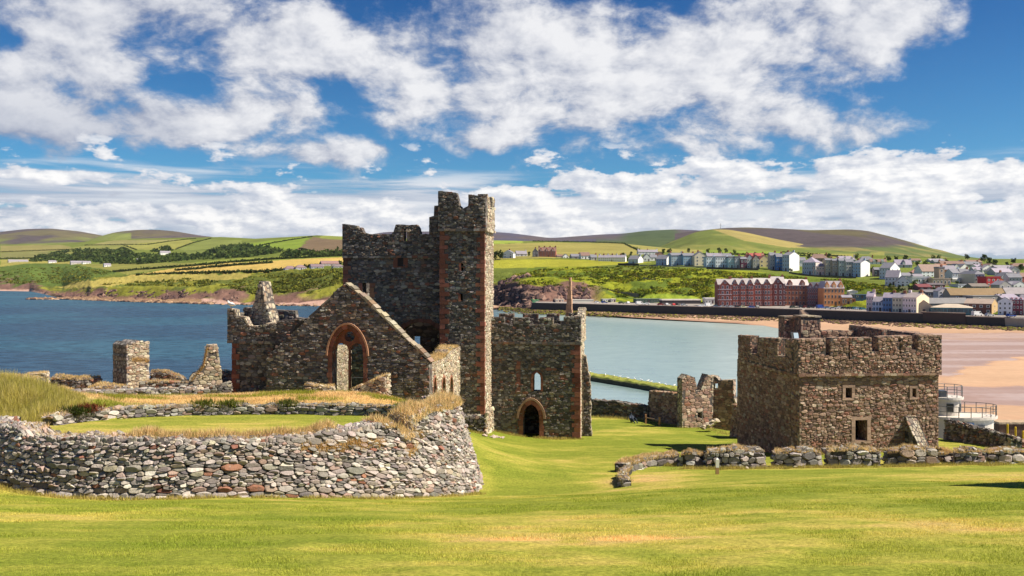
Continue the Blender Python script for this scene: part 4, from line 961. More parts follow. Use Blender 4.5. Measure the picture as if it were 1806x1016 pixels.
# ------------------------------------------------------------------ the ruined cathedral
CU = np.array([0.9903, -0.1392])
CP = Plane((-5.68, 60.0), CU)                # plane of the gable front, u = 0 at its right corner
def U_(pl, L): return [pl.uz(*q) for q in L]
def merlons(pl, ptop, rng=RNG, amp=.05):
    """outline along a battlement: list of pixel corners -> slightly worn polyline"""
    q = U_(pl, ptop); r = []
    for a, b in zip(q[:-1], q[1:]): r += rag(a, b, amp, .55, rng)
    return r + [q[-1]]
def build_cathedral():
    rng = np.random.default_rng(40)
    base = CP.at(-5, -8); root = thing('ruined_cathedral', 'roofless grey stone cathedral ruin with red sandstone dressings and a tall square tower', 'ruined church', (base[0], base[1], -9.5))
    # --- chancel gable with the two-light window
    g = CP; hole = pointed(*[0] * 5) if False else None
    u_l, z_b = g.uz(586, 702); u_r, _ = g.uz(641, 702); _, z_s = g.uz(614, 628); _, z_t = g.uz(614, 580); uc = (u_l + u_r) / 2; hw = (u_r - u_l) / 2
    hole = pointed(uc, hw, z_b, z_s, z_t)
    out = [g.uz(470, 712), g.uz(757, 725)] + rag(g.uz(757, 640), g.uz(632, 520), .10, .5, rng) + rag(g.uz(632, 520), g.uz(608, 502), .06, .4, rng) + rag(g.uz(606, 502), g.uz(540, 566), .16, .45, rng) + rag(g.uz(540, 566), g.uz(470, 632), .14, .45, rng) + [g.uz(470, 632)]
    gw = wall('gable_wall', root, g, out, [hole], .95, PAL_DARK, .16, 1.8, 'FBE', 41, clear=.22)
    cp = Geo(); L = [g.uz(760, 640), g.uz(632, 519), g.uz(609, 500)]
    for a, b in zip(L[:-1], L[1:]):
        a = np.array(a); b = np.array(b); n = int(np.linalg.norm(b - a) / .42) + 1; e = (b - a) / np.linalg.norm(b - a); en = np.array([e[1], -e[0]])
        for k in range(n):
            p0 = a + (b - a) * (k + .03) / n; p1 = a + (b - a) * (k + .97) / n; hgt = rng.uniform(.06, .2)
            v = np.concatenate([g.map(np.array([p0[0], p1[0], p1[0] + en[0] * hgt, p0[0] + en[0] * hgt]), np.array([p0[1], p1[1], p1[1] + en[1] * hgt, p0[1] + en[1] * hgt]), np.full(4, dd)) for dd in (.07, -1.02)])
            cp.add(v, np.array([[0, 1, 2, 3], [7, 6, 5, 4], [0, 4, 5, 1], [1, 5, 6, 2], [2, 6, 7, 3], [3, 7, 4, 0]]), pal_pick(PAL_WARM_DIM, 1, rng)[0])
    obj('gable_coping', cp, M_STONE, gw)
    dressing('window_surround', gw, g, [(2 * 0 + u, z) for u, z in hole], .26, .07, .75, seed=42)
    # tracery: central mullion, twin lights and an oculus cut in the arch head
    uo, zo = g.uz(614, 594); ro = .37
    tp = [(uc - hw - .02, z_s - .25)] + [p for p in hole if p[1] >= z_s - .01] + [(uc + hw + .02, z_s - .25)]
    def light(c, w): return [(c - w, z_s - .26), (c - w, z_s + .34)] + [(c - w * math.cos(t), z_s + .34 + .52 * math.sin(t)) for t in np.linspace(.3, math.pi - .3, 7)] + [(c + w, z_s + .34), (c + w, z_s - .26)]
    l1 = light(uc - hw / 2 - .01, hw / 2 - .035); l2 = light(uc + hw / 2 + .01, hw / 2 - .035)
    o2 = [(tp[0][0], tp[0][1])] + l1[:1] + l1[1:] + l2 + [(tp[-1][0], tp[-1][1])] + [p for p in tp[1:-1]][::-1]
    circ = [(uo + ro * math.cos(t), zo + ro * math.sin(t)) for t in np.linspace(0, 2 * math.pi, 17)[:-1]]
    A = o2 if area2(o2) > 0 else o2[::-1]; C = circ if area2(circ) < 0 else circ[::-1]
    flat = np.array(A + C); n = len(flat); tri = np.array(tessellate_polygon([[Vector((p[0], p[1], 0)) for p in q] for q in (A, C)]))
    t_ = Geo(); pl2 = g.off(.28); v = np.r_[pl2.map(flat[:, 0], flat[:, 1], np.zeros(n)), pl2.map(flat[:, 0], flat[:, 1], np.full(n, -.3))]
    sd = []; b0 = 0
    for q in (A, C):
        for k in range(len(q)): sd.append((b0 + k, b0 + (k + 1) % len(q), n + b0 + (k + 1) % len(q), n + b0 + k))
        b0 += len(q)
    t_.add(v, [tri, tri[:, ::-1] + n, np.array(sd)], (.20, .08, .05)); obj('window_tracery', t_, M_RED, gw)
    m = Geo(); m.box(uc - .07, uc + .07, -.30, -.56, z_b - .1, z_s - .25, (.22, .085, .055), lambda v: g.map(v[:, 0], v[:, 2], v[:, 1])); obj('window_mullion', m, M_RED, gw)
    hm = Geo(); arc = [p for p in hole if p[1] >= z_s - .05]
    P = np.array(arc); c = np.array([uc, z_s - .1]); d = P - c; d /= np.linalg.norm(d, axis=1)[:, None]; P1 = P + d * .30; P2 = P + d * .42
    for k in range(len(P) - 1):
        q = np.array([P1[k], P1[k + 1], P2[k + 1], P2[k]]); v = np.concatenate([g.map(q[:, 0], q[:, 1], np.full(4, dd)) for dd in (.2, -.1)])
        hm.add(v, np.array([[0, 1, 2, 3], [7, 6, 5, 4], [0, 4, 5, 1], [1, 5, 6, 2], [2, 6, 7, 3], [3, 7, 4, 0]]), np.array((.34, .19, .12)) * rng.uniform(.85, 1.15))
    obj('hood_mould', hm, M_RED, gw)
    rl = Geo(); za = g.uz(630, 668)[1]; rl.tube(g.map(uc + .1, za, -.7), g.map(uc + hw - .05, za, -.7), .03, col=(.5, .5, .5)); obj('guard_rail', rl, M_METAL, gw)
    # --- chancel side walls: the right one with its lancets, painted pale for the sun, the inner face of the left one
    sp = CP.side(0.0); zt = lambda px, py: sp.uz(px, py)
    w0 = 0.96; w1 = 10.9
    out = [(w0, -10.5), (w1, -13.5), (w1, zt(808, 612)[1])] + rag((w1, zt(808, 612)[1]), (8.0, zt(797, 613)[1]), .22, .5, rng) + rag((8.0, zt(797, 613)[1]), (5.0, zt(782, 630)[1]), .25, .5, rng) + rag((5.0, zt(782, 630)[1]), (w0, zt(757, 640)[1]), .12, .5, rng) + [(w0, zt(757, 640)[1])]
    holes = []
    for px in (766.5, 782, 795.5):
        u0 = sp.uz(px, 700)[0]; holes.append(pointed(u0, .42 if px < 770 else .55, -10.2, sp.uz(px, 685)[1], sp.uz(px, 664)[1], 4))
    cw = wall('chancel_wall', root, sp, out, holes, .95, PAL_WARM, .2, 1.5, 'FBE', 43, palE=PAL_WARM, core=(.16, .13, .1), clear=.13)
    for h_, sd_ in zip(holes, (1, 2, 3)): dressing('lancet_surround', cw, sp, h_, .16, .05, .4, (.30, .15, .10), seed=50 + sd_)
    lp = Plane(CP.at(-8.0, -1.6), -CP.N)
    wall('chancel_wall', root, lp, [(0, -10), (6.3, -10), (6.3, -5.6)] + rag((6.3, -5.5), (4, -5.2), .15, .6, rng) + rag((4, -5.2), (0, -5.3), .15, .6, rng) + [(0, -5.3)], [], .95, PAL_WARM_DIM, .2, 1.5, 'FE', 44, core=(.2, .17, .12))
    # --- stair turret
    v = 11.0; tf = CP.off(v); uL = tf.uz(777, 500)[0]; uR = tf.uz(853.5, 500)[0]; ztop = tf.uz(815, 403)[1]
    tw = thing('stair_turret', None, None); tw.parent = root; bt = tf.at((uL + uR) / 2, -1.7); tw.location = (bt[0] - base[0], bt[1] - base[1], -12.6 + 9.5)
    slots = [[tf.uz(*q) for q in ((812, 518), (816, 518), (816, 532), (812, 532))], [tf.uz(*q) for q in ((813, 464), (817, 464), (817, 478), (813, 478))]]
    fw = wall('turret_front', tw, tf, [(uL, -14.5), (uR, -14.5), (uR, ztop), (uL, ztop)], slots, .9, PAL_DARK, .165, 1.45, 'F', 45)
    Lr = 3.5; rs = tf.side(uR)
    wall('turret_side', tw, rs, [(.9, -14.5), (Lr + 1.2, -14.5), (Lr + 1.2, ztop), (.9, ztop)], [], .9, PAL_WARM, .2, 1.4, 'F', 46)  # right face takes paler stone than the front, sunlight put into its colour
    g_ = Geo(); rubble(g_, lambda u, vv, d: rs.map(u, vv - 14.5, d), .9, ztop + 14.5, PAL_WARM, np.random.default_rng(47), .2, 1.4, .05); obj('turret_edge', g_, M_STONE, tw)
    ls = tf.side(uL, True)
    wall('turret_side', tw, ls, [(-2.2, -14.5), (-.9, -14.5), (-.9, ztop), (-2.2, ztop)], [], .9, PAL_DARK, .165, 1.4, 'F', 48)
    quoins('quoins', tw, tf, uL, -12.6, ztop, -1, seed=61, long=.66, short=.36); quoins('quoins', tw, tf, uR, -12.6, ztop, 1, seed=62, long=.62, short=.3, ret=.3)
    for s_, h_ in enumerate(slots): dressing('slit_surround', tw, tf, [h_[3], h_[0], h_[1], h_[2]] if False else [h_[3], h_[0]], .16, .05, .4, seed=63 + s_)
    # plinth at its foot
    pf = tf.off(-.22); g_ = Geo(); zp = tf.uz(815, 730)[1]; rubble(g_, lambda u, vv, d: pf.map(u + uL, vv - 14.2, d - np.clip(vv - (zp + 14.0), 0, .3)), uR - uL + .25, zp + 14.4, PAL_DARK, np.random.default_rng(49), .22, 1.5, .06)
    rubble(g_, lambda u, vv, d: tf.side(uR + .22).map(u - .2, vv - 14.2, d), 3.7, zp + 14.4, PAL_WARM, np.random.default_rng(50), .22, 1.4, .06); obj('plinth', g_, M_STONE, tw)
    # battlement, a little proud of the shaft
    bf = tf.off(-.16); o = .16
    top = merlons(bf, [(857, 347), (857, 347), (826, 343), (826, 363), (812, 370), (808, 352), (805, 340), (778, 337)], rng)
    bw = wall('battlement', tw, bf, [(uL - o, ztop - .05), (uR + o, ztop - .05)] + [(uR + o, bf.uz(857, 347)[1])] + top[1:] + [(uL - o, bf.uz(778, 337)[1])], [], .75, PAL_DARK, .175, 1.5, 'FBE', 51, M_STONE_MOSS)
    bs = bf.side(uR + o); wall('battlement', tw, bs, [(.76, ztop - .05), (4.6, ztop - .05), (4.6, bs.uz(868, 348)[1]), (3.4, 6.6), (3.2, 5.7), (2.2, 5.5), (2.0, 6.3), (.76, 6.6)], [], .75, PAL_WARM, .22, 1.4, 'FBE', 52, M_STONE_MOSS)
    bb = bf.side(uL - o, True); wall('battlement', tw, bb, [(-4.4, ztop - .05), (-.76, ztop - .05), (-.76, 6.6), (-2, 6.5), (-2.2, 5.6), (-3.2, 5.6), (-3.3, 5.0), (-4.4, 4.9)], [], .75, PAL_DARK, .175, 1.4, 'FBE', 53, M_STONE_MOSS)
    string_course('string_course', tw, bf, uL - o, uR + o, ztop - .22, .2, .1, PAL_DARK, 54, .2); string_course('string_course', tw, bs, -.05, 4.6, ztop - .22, .2, .1, PAL_WARM, 55, .2)
    # --- crossing tower: four roofless walls
    v = 12.5; cf = CP.off(v); a = cf.uz(606.5, 450)[0]; b = uR - 1.2; zc_ = cf.uz(690, 452)[1]
    ct = thing('crossing_tower', None, None); ct.parent = root; bt = cf.at((a + b) / 2, -4.5); ct.location = (bt[0] - base[0], bt[1] - base[1], -10.5 + 9.5)
    arch = pointed(cf.uz(742, 600)[0], 2.1, -12.4, cf.uz(742, 612)[1], cf.uz(742, 568)[1], 7)
    slit = U_(cf, [(639, 499), (652, 499), (652, 532), (639, 532)]); blk = U_(cf, [(701, 452), (712, 452), (712, 470), (701, 470)])
    fw = wall('tower_wall', ct, cf, [(a, -13), (b, -13), (b, zc_), (a, zc_)], [arch, slit], 1.1, PAL_DARK, .175, 1.5, 'FE', 56, clear=.22)
    dressing('arch_ring', fw, cf, arch, .3, .05, .5, (.16, .075, .055), seed=64)
    dressing('window_surround', fw, cf, [slit[3], slit[0], slit[1], slit[2]][:0] or [(slit[3][0], slit[3][1]), (slit[0][0], slit[0][1])], .32, .04, .5, seed=65); dressing('window_surround', fw, cf, [(slit[1][0], slit[1][1]), (slit[2][0], slit[2][1])], .36, .04, .9, (.34, .17, .10), seed=66)  # right jamb blocks coloured brighter to look sunlit
    g_ = Geo(); q = np.array(blk)
    g_.box(q[:, 0].min() - .35, q[:, 0].max() + .35, .05, -.1, q[:, 1].min() - .1, q[:, 1].max() + .35, (.20, .085, .06), lambda v: cf.map(v[:, 0], v[:, 2], v[:, 1])); g_.box(q[:, 0].min() + .02, q[:, 0].max() - .02, .06, .0, q[:, 1].min(), q[:, 1].max(), (.035, .03, .03), lambda v: cf.map(v[:, 0], v[:, 2], v[:, 1]))
    obj('blocked_window', g_, M_RED, fw)
    quoins('quoins', ct, cf, a, -9, zc_, -1, (.19, .09, .065), seed=67)
    Dp = 9.2; bk = Plane(cf.at(b, -Dp), -CP.U)     # rear wall seen from behind
    wn = (b - cf.off(Dp).uz(738.5, 600)[0]); zt1 = cf.off(Dp).uz(738, 592)[1]; zb1 = cf.off(Dp).uz(738, 640)[1]
    wall('tower_wall', ct, bk, [(0, -13), (b - a, -13), (b - a, zc_ + 1.0), (b - a - 1, zc_ + 1.5), (4, zc_ + .7), (0, zc_ + .9)], [[(wn - .38, zb1), (wn + .38, zb1), (wn + .38, zt1), (wn - .38, zt1)]], 1.0, PAL_DARK, .3, 1.5, 'BE', 57)
    rg = cf.side(b); wall('tower_wall', ct, rg, [(1.12, -13), (Dp - 1.0, -13), (Dp - 1.0, zc_ + 1.0), (1.12, zc_ + 1.6)], [], 1.0, PAL_WARM, .3, 1.5, 'FB', 58)  # sunny side of the tower painted with the paler palette
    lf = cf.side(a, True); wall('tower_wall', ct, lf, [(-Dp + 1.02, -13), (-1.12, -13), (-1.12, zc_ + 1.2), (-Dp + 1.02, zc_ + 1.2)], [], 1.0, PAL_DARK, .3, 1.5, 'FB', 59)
    pf = cf.off(-.1); sl = U_(pf, [(712.5, 403), (717.5, 403), (717.5, 425), (712.5, 425)])
    top = [(777, 362), (777, 362), (766, 363), (765, 381), (757, 383), (757, 413), (741, 413), (739, 403), (735, 396), (698, 396), (694, 409), (690, 413), (658, 413), (655, 414), (641, 410), (637, 401), (633, 407), (629, 398), (608, 395)]
    mer = merlons(pf, top, rng, .06)
    pw = wall('battlement', ct, pf, [(a - .1, zc_ - .05), (pf.uz(777, 450)[0], zc_ - .05)] + mer + [(a - .1, pf.uz(607, 395)[1])], [sl], .7, PAL_DARK, .165, 1.5, 'FBE', 60, M_STONE)
    dressing('loop_surround', pw, pf, [sl[3], sl[0]], .22, .03, .5, (.26, .15, .11), seed=68); dressing('loop_surround', pw, pf, [sl[1], sl[2]], .22, .03, .5, (.30, .2, .15), seed=69)
    string_course('string_course', ct, pf, a - .1, pf.uz(775, 450)[0], zc_ - .15, .18, .06, PAL_DARK, 70, .2)
    # --- south transept block with the arched doorway
    v = 14.5; df = CP.off(v); x0 = uR - .3; x1 = df.uz(1022, 690)[0]; zc_ = df.uz(950, 603)[1]; zg = -15.2
    tr = thing('transept', None, None); tr.parent = root; bt = df.at((x0 + x1) / 2, -3); tr.location = (bt[0] - base[0], bt[1] - base[1], -13.3 + 9.5)
    uc, hwd = df.uz(937, 750)[0], .68; zd = df.uz(937, 778)[1]; door = pointed(uc, hwd, zd - .4, df.uz(937, 738)[1], df.uz(937, 713)[1], 6)
    wl = pointed(df.uz(947, 680)[0], .31, df.uz(947, 690)[1], df.uz(947, 666)[1], df.uz(947, 657)[1], 4)
    fw = wall('transept_wall', tr, df, [(x0, zg), (x1, zg), (x1, zc_), (x0, zc_)], [door, wl], .95, PAL_DARK, .17, 1.5, 'FE', 71, clear=.2)
    dressing('door_surround', fw, df, door, .34, .07, .8, (.25, .11, .08), .4, seed=72); dressing('window_surround', fw, df, wl, .2, .05, .6, seed=73)
    arcp = [p for p in door if p[1] > df.uz(937, 740)[1]]; P = np.array(arcp); c = np.array([uc, P[:, 1].min()]); d = P - c; d /= np.maximum(np.linalg.norm(d, axis=1)[:, None], .01); P1 = P + d * .36; P2 = P + d * .55; hm = Geo()
    for k in range(len(P) - 1):
        q = np.array([P1[k], P1[k + 1], P2[k + 1], P2[k]]); vv = np.concatenate([df.map(q[:, 0], q[:, 1], np.full(4, dd)) for dd in (.2, -.1)]); hm.add(vv, np.array([[0, 1, 2, 3], [7, 6, 5, 4], [0, 4, 5, 1], [1, 5, 6, 2], [2, 6, 7, 3], [3, 7, 4, 0]]), np.array((.34, .22, .15)) * rng.uniform(.85, 1.15))
    obj('hood_mould', hm, M_RED, fw)
    # scar of a former arch, in red stone
    dressing('arch_scar', fw, df, U_(df, [(918, 694), (918, 637)]), .32, .045, .2, (.21, .10, .075), .3, seed=74)
    quoins('quoins', tr, df, x1, -13.6, zc_, 1, seed=75, long=.7, short=.4, ret=.35)
    Dp = 6.6; rs = df.side(x1); wall('transept_wall', tr, rs, [(.97, zg), (Dp, zg), (Dp, zc_ + .1), (.97, zc_ + .05)], [], .95, PAL_WARM, .22, 1.5, 'FB', 76)  # paler palette puts the sun on this side wall
    wb = x1 - df.off(Dp).uz(947, 675)[0]; rb = Plane(df.at(x1, -Dp), -CP.U); zr = df.off(Dp).uz(947, 650)[1]
    wall('transept_wall', tr, rb, [(0.96, zg), (x1 - x0, zg), (x1 - x0, zc_ + .2), (.96, zc_ + .2)], [[(wb - .8, zr - 2.0), (wb + .8, zr - 2.0), (wb + .8, zr + .3), (wb - .8, zr + .3)]], .9, PAL_DARK, .3, 1.5, 'BE', 77)
    dk = Geo(); dk.box(x0 + .05, x1 - .98, -.98, -Dp + .92, zc_ - .35, zc_ - .02, (.15, .13, .10), lambda v: df.map(v[:, 0], v[:, 2], v[:, 1])); obj('deck_slab', dk, M_STONE, tr)  # unseen slab added to keep the roofless transept dark inside
    pf = df.off(-.1); px1 = x1 + .12
    mer = merlons(pf, [(1031, 558), (994, 559), (994, 571), (976, 572), (976, 560), (952, 560), (952, 572), (933, 573), (933, 560), (906, 560), (906, 572), (889, 572), (889, 559), (862, 559)], rng, .03)
    pw = wall('battlement', tr, pf, [(x0, zc_ - .1), (px1, zc_ - .1)] + [(px1, mer[0][1])] + mer[1:], [], .6, PAL_DARK, .165, 1.5, 'FBE', 78, M_STONE_MOSS)
    ps = pf.side(px1); zt2 = mer[0][1]; wall('battlement', tr, ps, [(.62, zc_ - .1), (Dp + .2, zc_ - .1)] + rag((Dp + .2, zt2 + .5), (3.5, zt2 - .1), .15, .5, rng) + [(3.5, zt2 - .5), (2.4, zt2 - .6), (2.2, zt2), (.62, zt2)], [], .6, PAL_WARM, .22, 1.4, 'FBE', 79, M_STONE_MOSS)
    p2 = df.off(Dp - .6); m2 = merlons(p2, [(1022, 553), (1003, 552), (1003, 566), (986, 566), (986, 554), (964, 554), (964, 566), (949, 566), (949, 553), (922, 553), (922, 566), (906, 566), (906, 553), (880, 553), (880, 566), (866, 566)], rng, .05)
    wall('battlement', tr, p2, [(x0, zc_ - .1), (x1 - .6, zc_ - .1)] + [(x1 - .6, m2[0][1])] + m2[1:], [], .6, PAL_DARK, .175, 1.5, 'FE', 80, M_STONE_MOSS)
    string_course('string_course', tr, pf, x0, px1, zc_ - .2, .2, .08, PAL_DARK, 81, .15); string_course('string_course', tr, ps, 0, Dp, zc_ - .2, .2, .08, PAL_WARM, 82, .15)
    # ragged buttress stump to its right
    bp = CP.off(17.2); ub = bp.uz(1043, 700)[0]; wall('buttress', tr, bp, [(x1 + .06, -15.5), (ub, -15.5)] + rag((ub, -14), bp.uz(1041, 690), .07, .4, rng) + rag(bp.uz(1041, 690), bp.uz(1037, 640), .1, .4, rng) + [bp.uz(1033, 628), (x1 + .06, bp.uz(1029, 626)[1])], [], .9, PAL_DARK, .175, 1.4, 'FE', 83, palE=PAL_WARM)
    # lean sliver of the vanished gable standing on the wall head
    sp_ = df.off(Dp + .4); g_ = Geo(); rr = np.random.default_rng(84); y_ = 578.0; k = 0
    while y_ > 494:
        hpx = rr.uniform(6, 10); t0 = (y_ - 492) / 66.0; xl = 1003.6 - 6.2 * min(1, t0) + rr.uniform(-.5, .5); xr = 1006.2 + 2.3 * min(1, t0) + rr.uniform(-.4, .4); (ua, zb_), (ub, za_) = sp_.uz(xl, y_), sp_.uz(xr, y_ - hpx)
        g_.box(ua, ub, rr.uniform(-.03, .03), -1.3 + rr.uniform(-.05, .05), zb_, za_ - .03, np.array((.46, .29, .19)) * rr.uniform(.7, 1.25), lambda v: sp_.map(v[:, 0], v[:, 2], v[:, 1])); y_ -= hpx
    obj('gable_sliver', g_, M_RED, tr)
    # --- north transept block on the left
    nf = CP.off(1.5); a = nf.uz(411, 640)[0]; b = -11.6; zc_ = nf.uz(450, 601)[1]
    nt_ = thing('transept', None, None); nt_.parent = root; bt = nf.at(-12.5, -3); nt_.location = (bt[0] - base[0], bt[1] - base[1], -8.8 + 9.5)
    wall('transept_wall', nt_, nf, [(a, -10), (b, -10), (b, zc_), (a, zc_)], [], .9, PAL_DARK, .175, 1.35, 'F', 85)
    quoins('quoins', nt_, nf, a, -9.2, zc_, -1, (.22, .085, .06), seed=86, short=.26, long=.5)
    lf = nf.side(a, True); wall('transept_wall', nt_, lf, [(-7, -10), (-.92, -10), (-.92, zc_), (-7, zc_)], [], .9, PAL_DARK, .19, 1.4, 'F', 87)
    pf = nf.off(-.12); a2 = pf.uz(401, 570)[0]; b2 = pf.uz(512, 590)[0]
    mer = merlons(pf, [(512, 592), (500, 586), (497, 572), (468, 570), (455, 575), (440, 575), (432, 559), (422, 558), (417, 558), (415, 546), (401, 544)], rng, .06)
    wall('battlement', nt_, pf, [(a2, zc_ - .1), (b2, zc_ - .1)] + mer, [], .65, PAL_DARK, .165, 1.5, 'FBE', 88, palE=PAL_WARM)
    b3 = nf.off(4.5); mer = merlons(b3, [(560, 560), (522, 560), (520, 548), (470, 546), (470, 556), (446, 556), (444, 543), (431, 542), (428, 546)], rng, .08)
    wall('battlement', nt_, b3, [(a + .95, -7.5), (b3.uz(560, 560)[0], -7.5)] + mer, [], .6, PAL_DARK, .175, 1.5, 'FE', 89)
    ls = pf.side(a2, True); wall('battlement', nt_, ls, [(-6.5, zc_ - .1), (-.67, zc_ - .1), (-.67, zc_ + 2.0), (-2, zc_ + 1.9), (-2.1, zc_ + 1.2), (-6.5, zc_ + 1.2)], [], .6, PAL_DARK, .175, 1.4, 'FE', 90)
    string_course('string_course', nt_, pf, a2, b2 - .5, zc_ - .2, .18, .08, PAL_DARK, 91, .15)
    # wall between the north block and the gable
    lw = CP.off(.7); wall('link_wall', nt_, lw, [(a + 3.3, -10), (-11.4, -10), (-11.0, lw.uz(540, 566)[1])] + rag(lw.uz(540, 562), lw.uz(522, 558), .08, .4, rng) + [lw.uz(522, 575), lw.uz(513, 590)] + rag(lw.uz(505, 598), lw.uz(468, 652), .12, .4, rng), [], .75, PAL_DARK, .165, 1.6, 'F', 92)
    # pale broken spike of gable masonry
    sk = Plane(nf.at(a + 1.75, -1.2), (CU * .92 + np.array([-CU[1], CU[0]]) * -.39)); q = lambda x, y: sk.uz(x, y)
    wall('gable_spike', nt_, sk, [q(437, 584), q(478, 584)] + rag(q(476, 562), q(464, 512), .1, .35, rng) + [q(460.5, 497), q(457, 496)] + rag(q(454, 512), q(440, 562), .12, .35, rng), [], .9, PAL_WARM, .24, 1.2, 'FE', 93, palE=PAL_WARM)
    # dry grass on the broken heads of the chancel wall
    s = Geo(); k = np.linspace(.9, 10.9, 40); pts = [sp.at(u, 0) for u in k]; tz = np.interp(k, [.9, 5, 8, 10.9], [zt(757, 640)[1], zt(782, 630)[1], zt(797, 613)[1], zt(808, 612)[1]])
    straw_on(s, k, np.array([p[0] for p in pts]), np.array([p[1] for p in pts]), np.full(40, sp.N[0]), np.full(40, sp.N[1]), tz, .95, 0, .9, 10.2, 4200, .22, .035, 94, .08)
    tag(obj('ruin_straw', s, M_BLADE), 'straw coloured dried grass along the broken top of the lancet wall', 'grass', kind='stuff')
    # dark bird on nothing here: white gull on the corner merlon is built with the birds
    return root
build_cathedral()

# ------------------------------------------------------------------ gatehouse on the right
GP = Plane((18.8, 58.0), (math.cos(.125), math.sin(.125)))
def build_gatehouse():
    rng = np.random.default_rng(140); zb = -14.0
    root = thing('gatehouse', 'square reddish brown stone gatehouse with battlements beside the beach', 'gatehouse', (*GP.at(5, -5), -12))
    W1 = GP.uz(1655, 700)[0]; zs = GP.uz(1410, 660)[1]; Dp = 10.8
    lp = Plane(GP.at(0, -Dp), -(-GP.N)) if False else GP.side(0.0, True)
    o1 = U_(GP, [(1491, 702), (1502, 702), (1502, 684), (1491, 684)]); o2 = U_(GP, [(1608.5, 701), (1615.5, 701), (1615.5, 685), (1608.5, 685)]); o3 = U_(GP, [(1508, 777), (1529, 777), (1529, 741), (1508, 741)])
    fw = wall('gatehouse_wall', root, GP, [(0, zb), (W1, zb), (W1, zs), (0, zs)], [o1, o2, o3], 1.2, PAL_GATE, .16, 1.6, 'FE', 141, core=(.17, .12, .09), proud=.036, clear=.2)
    for h_, w_, s_ in ((o1, .2, 1), (o2, .18, 2), (o3, .26, 3)): frame('window_surround', fw, GP, h_, w_, seed=142 + s_)
    wall('gatehouse_wall', root, lp, [(-Dp, zb), (-1.22, zb), (-1.22, zs), (-Dp, zs)], [], 1.2, PAL_GATE, .18, 1.5, 'F', 146, core=(.17, .12, .09), proud=.036)
    g_ = Geo(); rubble(g_, lambda u, v, d: lp.map(u - 1.22, v + zb, d), 1.2, zs - zb, PAL_GATE, np.random.default_rng(147), .22, 1.3, .05); obj('corner_stones', g_, M_STONE, root)
    rp = GP.side(W1); wall('gatehouse_wall', root, rp, [(1.22, zb), (Dp, zb), (Dp, zs), (1.22, zs)], [], 1.2, PAL_GATE, .3, 1.4, 'F', 148)
    bp = Plane(GP.at(W1 - 1.22, -Dp + 1.2), -GP.U); wall('gatehouse_wall', root, bp, [(0, zb), (W1 - 2.44, zb), (W1 - 2.44, zs), (0, zs)], [], 1.2, PAL_GATE, .3, 1.4, 'B', 149)
    dk = Geo(); dk.box(1.25, W1 - 1.25, -1.25, -Dp + 1.25, zs - .3, zs + .1, (.2, .17, .13), lambda v: GP.map(v[:, 0], v[:, 2], v[:, 1])); obj('deck_slab', dk, M_STONE, root)
    # battlements, proud of the walls over a drip course
    o = .14; pf = GP.off(-o); uE = W1 + o
    mer = merlons(pf, [(1657, 591), (1620, 591), (1620, 617), (1608, 617), (1608, 592), (1549, 594), (1549, 620), (1537, 621), (1537, 595), (1465, 596), (1465, 627), (1456, 627), (1456, 597), (1407, 599)], rng, .025)
    sl = [U_(pf, [(x - 1.5, y1), (x + 1.5, y1), (x + 1.5, y0), (x - 1.5, y0)]) for x, y0, y1 in ((1497.5, 603, 634), (1587.5, 599, 628))]
    wall('battlement', root, pf, [(-o, zs), (uE, zs), (uE, mer[0][1])] + mer[1:-1] + [(-o, mer[-1][1])], sl, .7, PAL_GATE, .16, 1.6, 'FBE', 150, M_STONE_MOSS)
    pl_ = lp.off(-o) if False else Plane(GP.at(-o), GP.N); q = lambda x, y: pl_.uz(x, y)
    mer = merlons(pl_, [(1407, 599), (1385, 597), (1385, 628), (1372, 627), (1372, 597), (1336, 595), (1336, 623), (1323, 623), (1323, 592), (1302, 591)], rng, .025)
    s1 = [q(1351, 631), q(1353.5, 631), q(1353.5, 609), q(1351, 609)]
    wall('battlement', root, pl_, [(mer[-1][0], zs), (-.72, zs), (-.72, mer[0][1])] + mer[1:], [s1], .7, PAL_GATE, .16, 1.6, 'FBE', 151, M_STONE_MOSS)
    uB = mer[-1][0]; back = GP.off(-uB - .7); mer = merlons(back, [(1640, 585), (1600, 584), (1600, 596), (1566, 600), (1566, 585), (1535, 584), (1535, 598), (1509, 600), (1509, 583), (1449, 583), (1449, 600), (1424, 600)], rng, .04)
    wall('battlement', root, back, [(.6, zs), (W1 - .75, zs), (W1 - .75, mer[0][1])] + mer[1:] + [(.6, mer[-1][1])], [], .7, PAL_GATE, .22, 1.5, 'FE', 152, M_STONE_MOSS)
    pr = GP.side(uE); zt = pf.uz(1657, 591)[1]; wall('battlement', root, pr, [(.72, zs), (Dp, zs), (Dp, zt + .1), (6, zt), (6, zt - .8), (5.3, zt - .8), (5.3, zt), (.72, zt)], [], .7, PAL_GATE, .22, 1.4, 'BE', 153, M_STONE_MOSS)
    string_course('string_course', root, pf, -o, uE, zs - .16, .16, .06, PAL_GATE, 154, .2); string_course('string_course', root, pl_, uB, -o, zs - .16, .16, .06, PAL_GATE, 155, .2)
    # chimney-like turret on the roof, two blocks
    for (x0, x1, y0, y1, back_, dep, sd) in ((1384, 1411, 561, 600, 7.0, 1.1, 156), (1413, 1447, 561, 602, 5.6, 1.3, 157)):
        p = GP.off(back_); a, zt_ = p.uz(x0, y0); b, _ = p.uz(x1, y0); za = zs + .1
        wall('roof_turret', root, p, [(a, za), (b, za), (b, zt_), (a, zt_)], [], dep, PAL_GATE, .22, 1.4, 'FE', sd, palE=PAL_GATE)
        string_course('turret_cap', root, p.off(-.02), a - .06, b + .06, zt_ + .06, .1, .04, PAL_WARM, sd + 10, dep)
    # sloping buttress fin near the right-hand end
    ur = GP.uz(1596, 700)[0]; fp = Plane(GP.at(ur), GP.N); e = -(2.3)
    zr = GP.uz(1603, 734)[1]
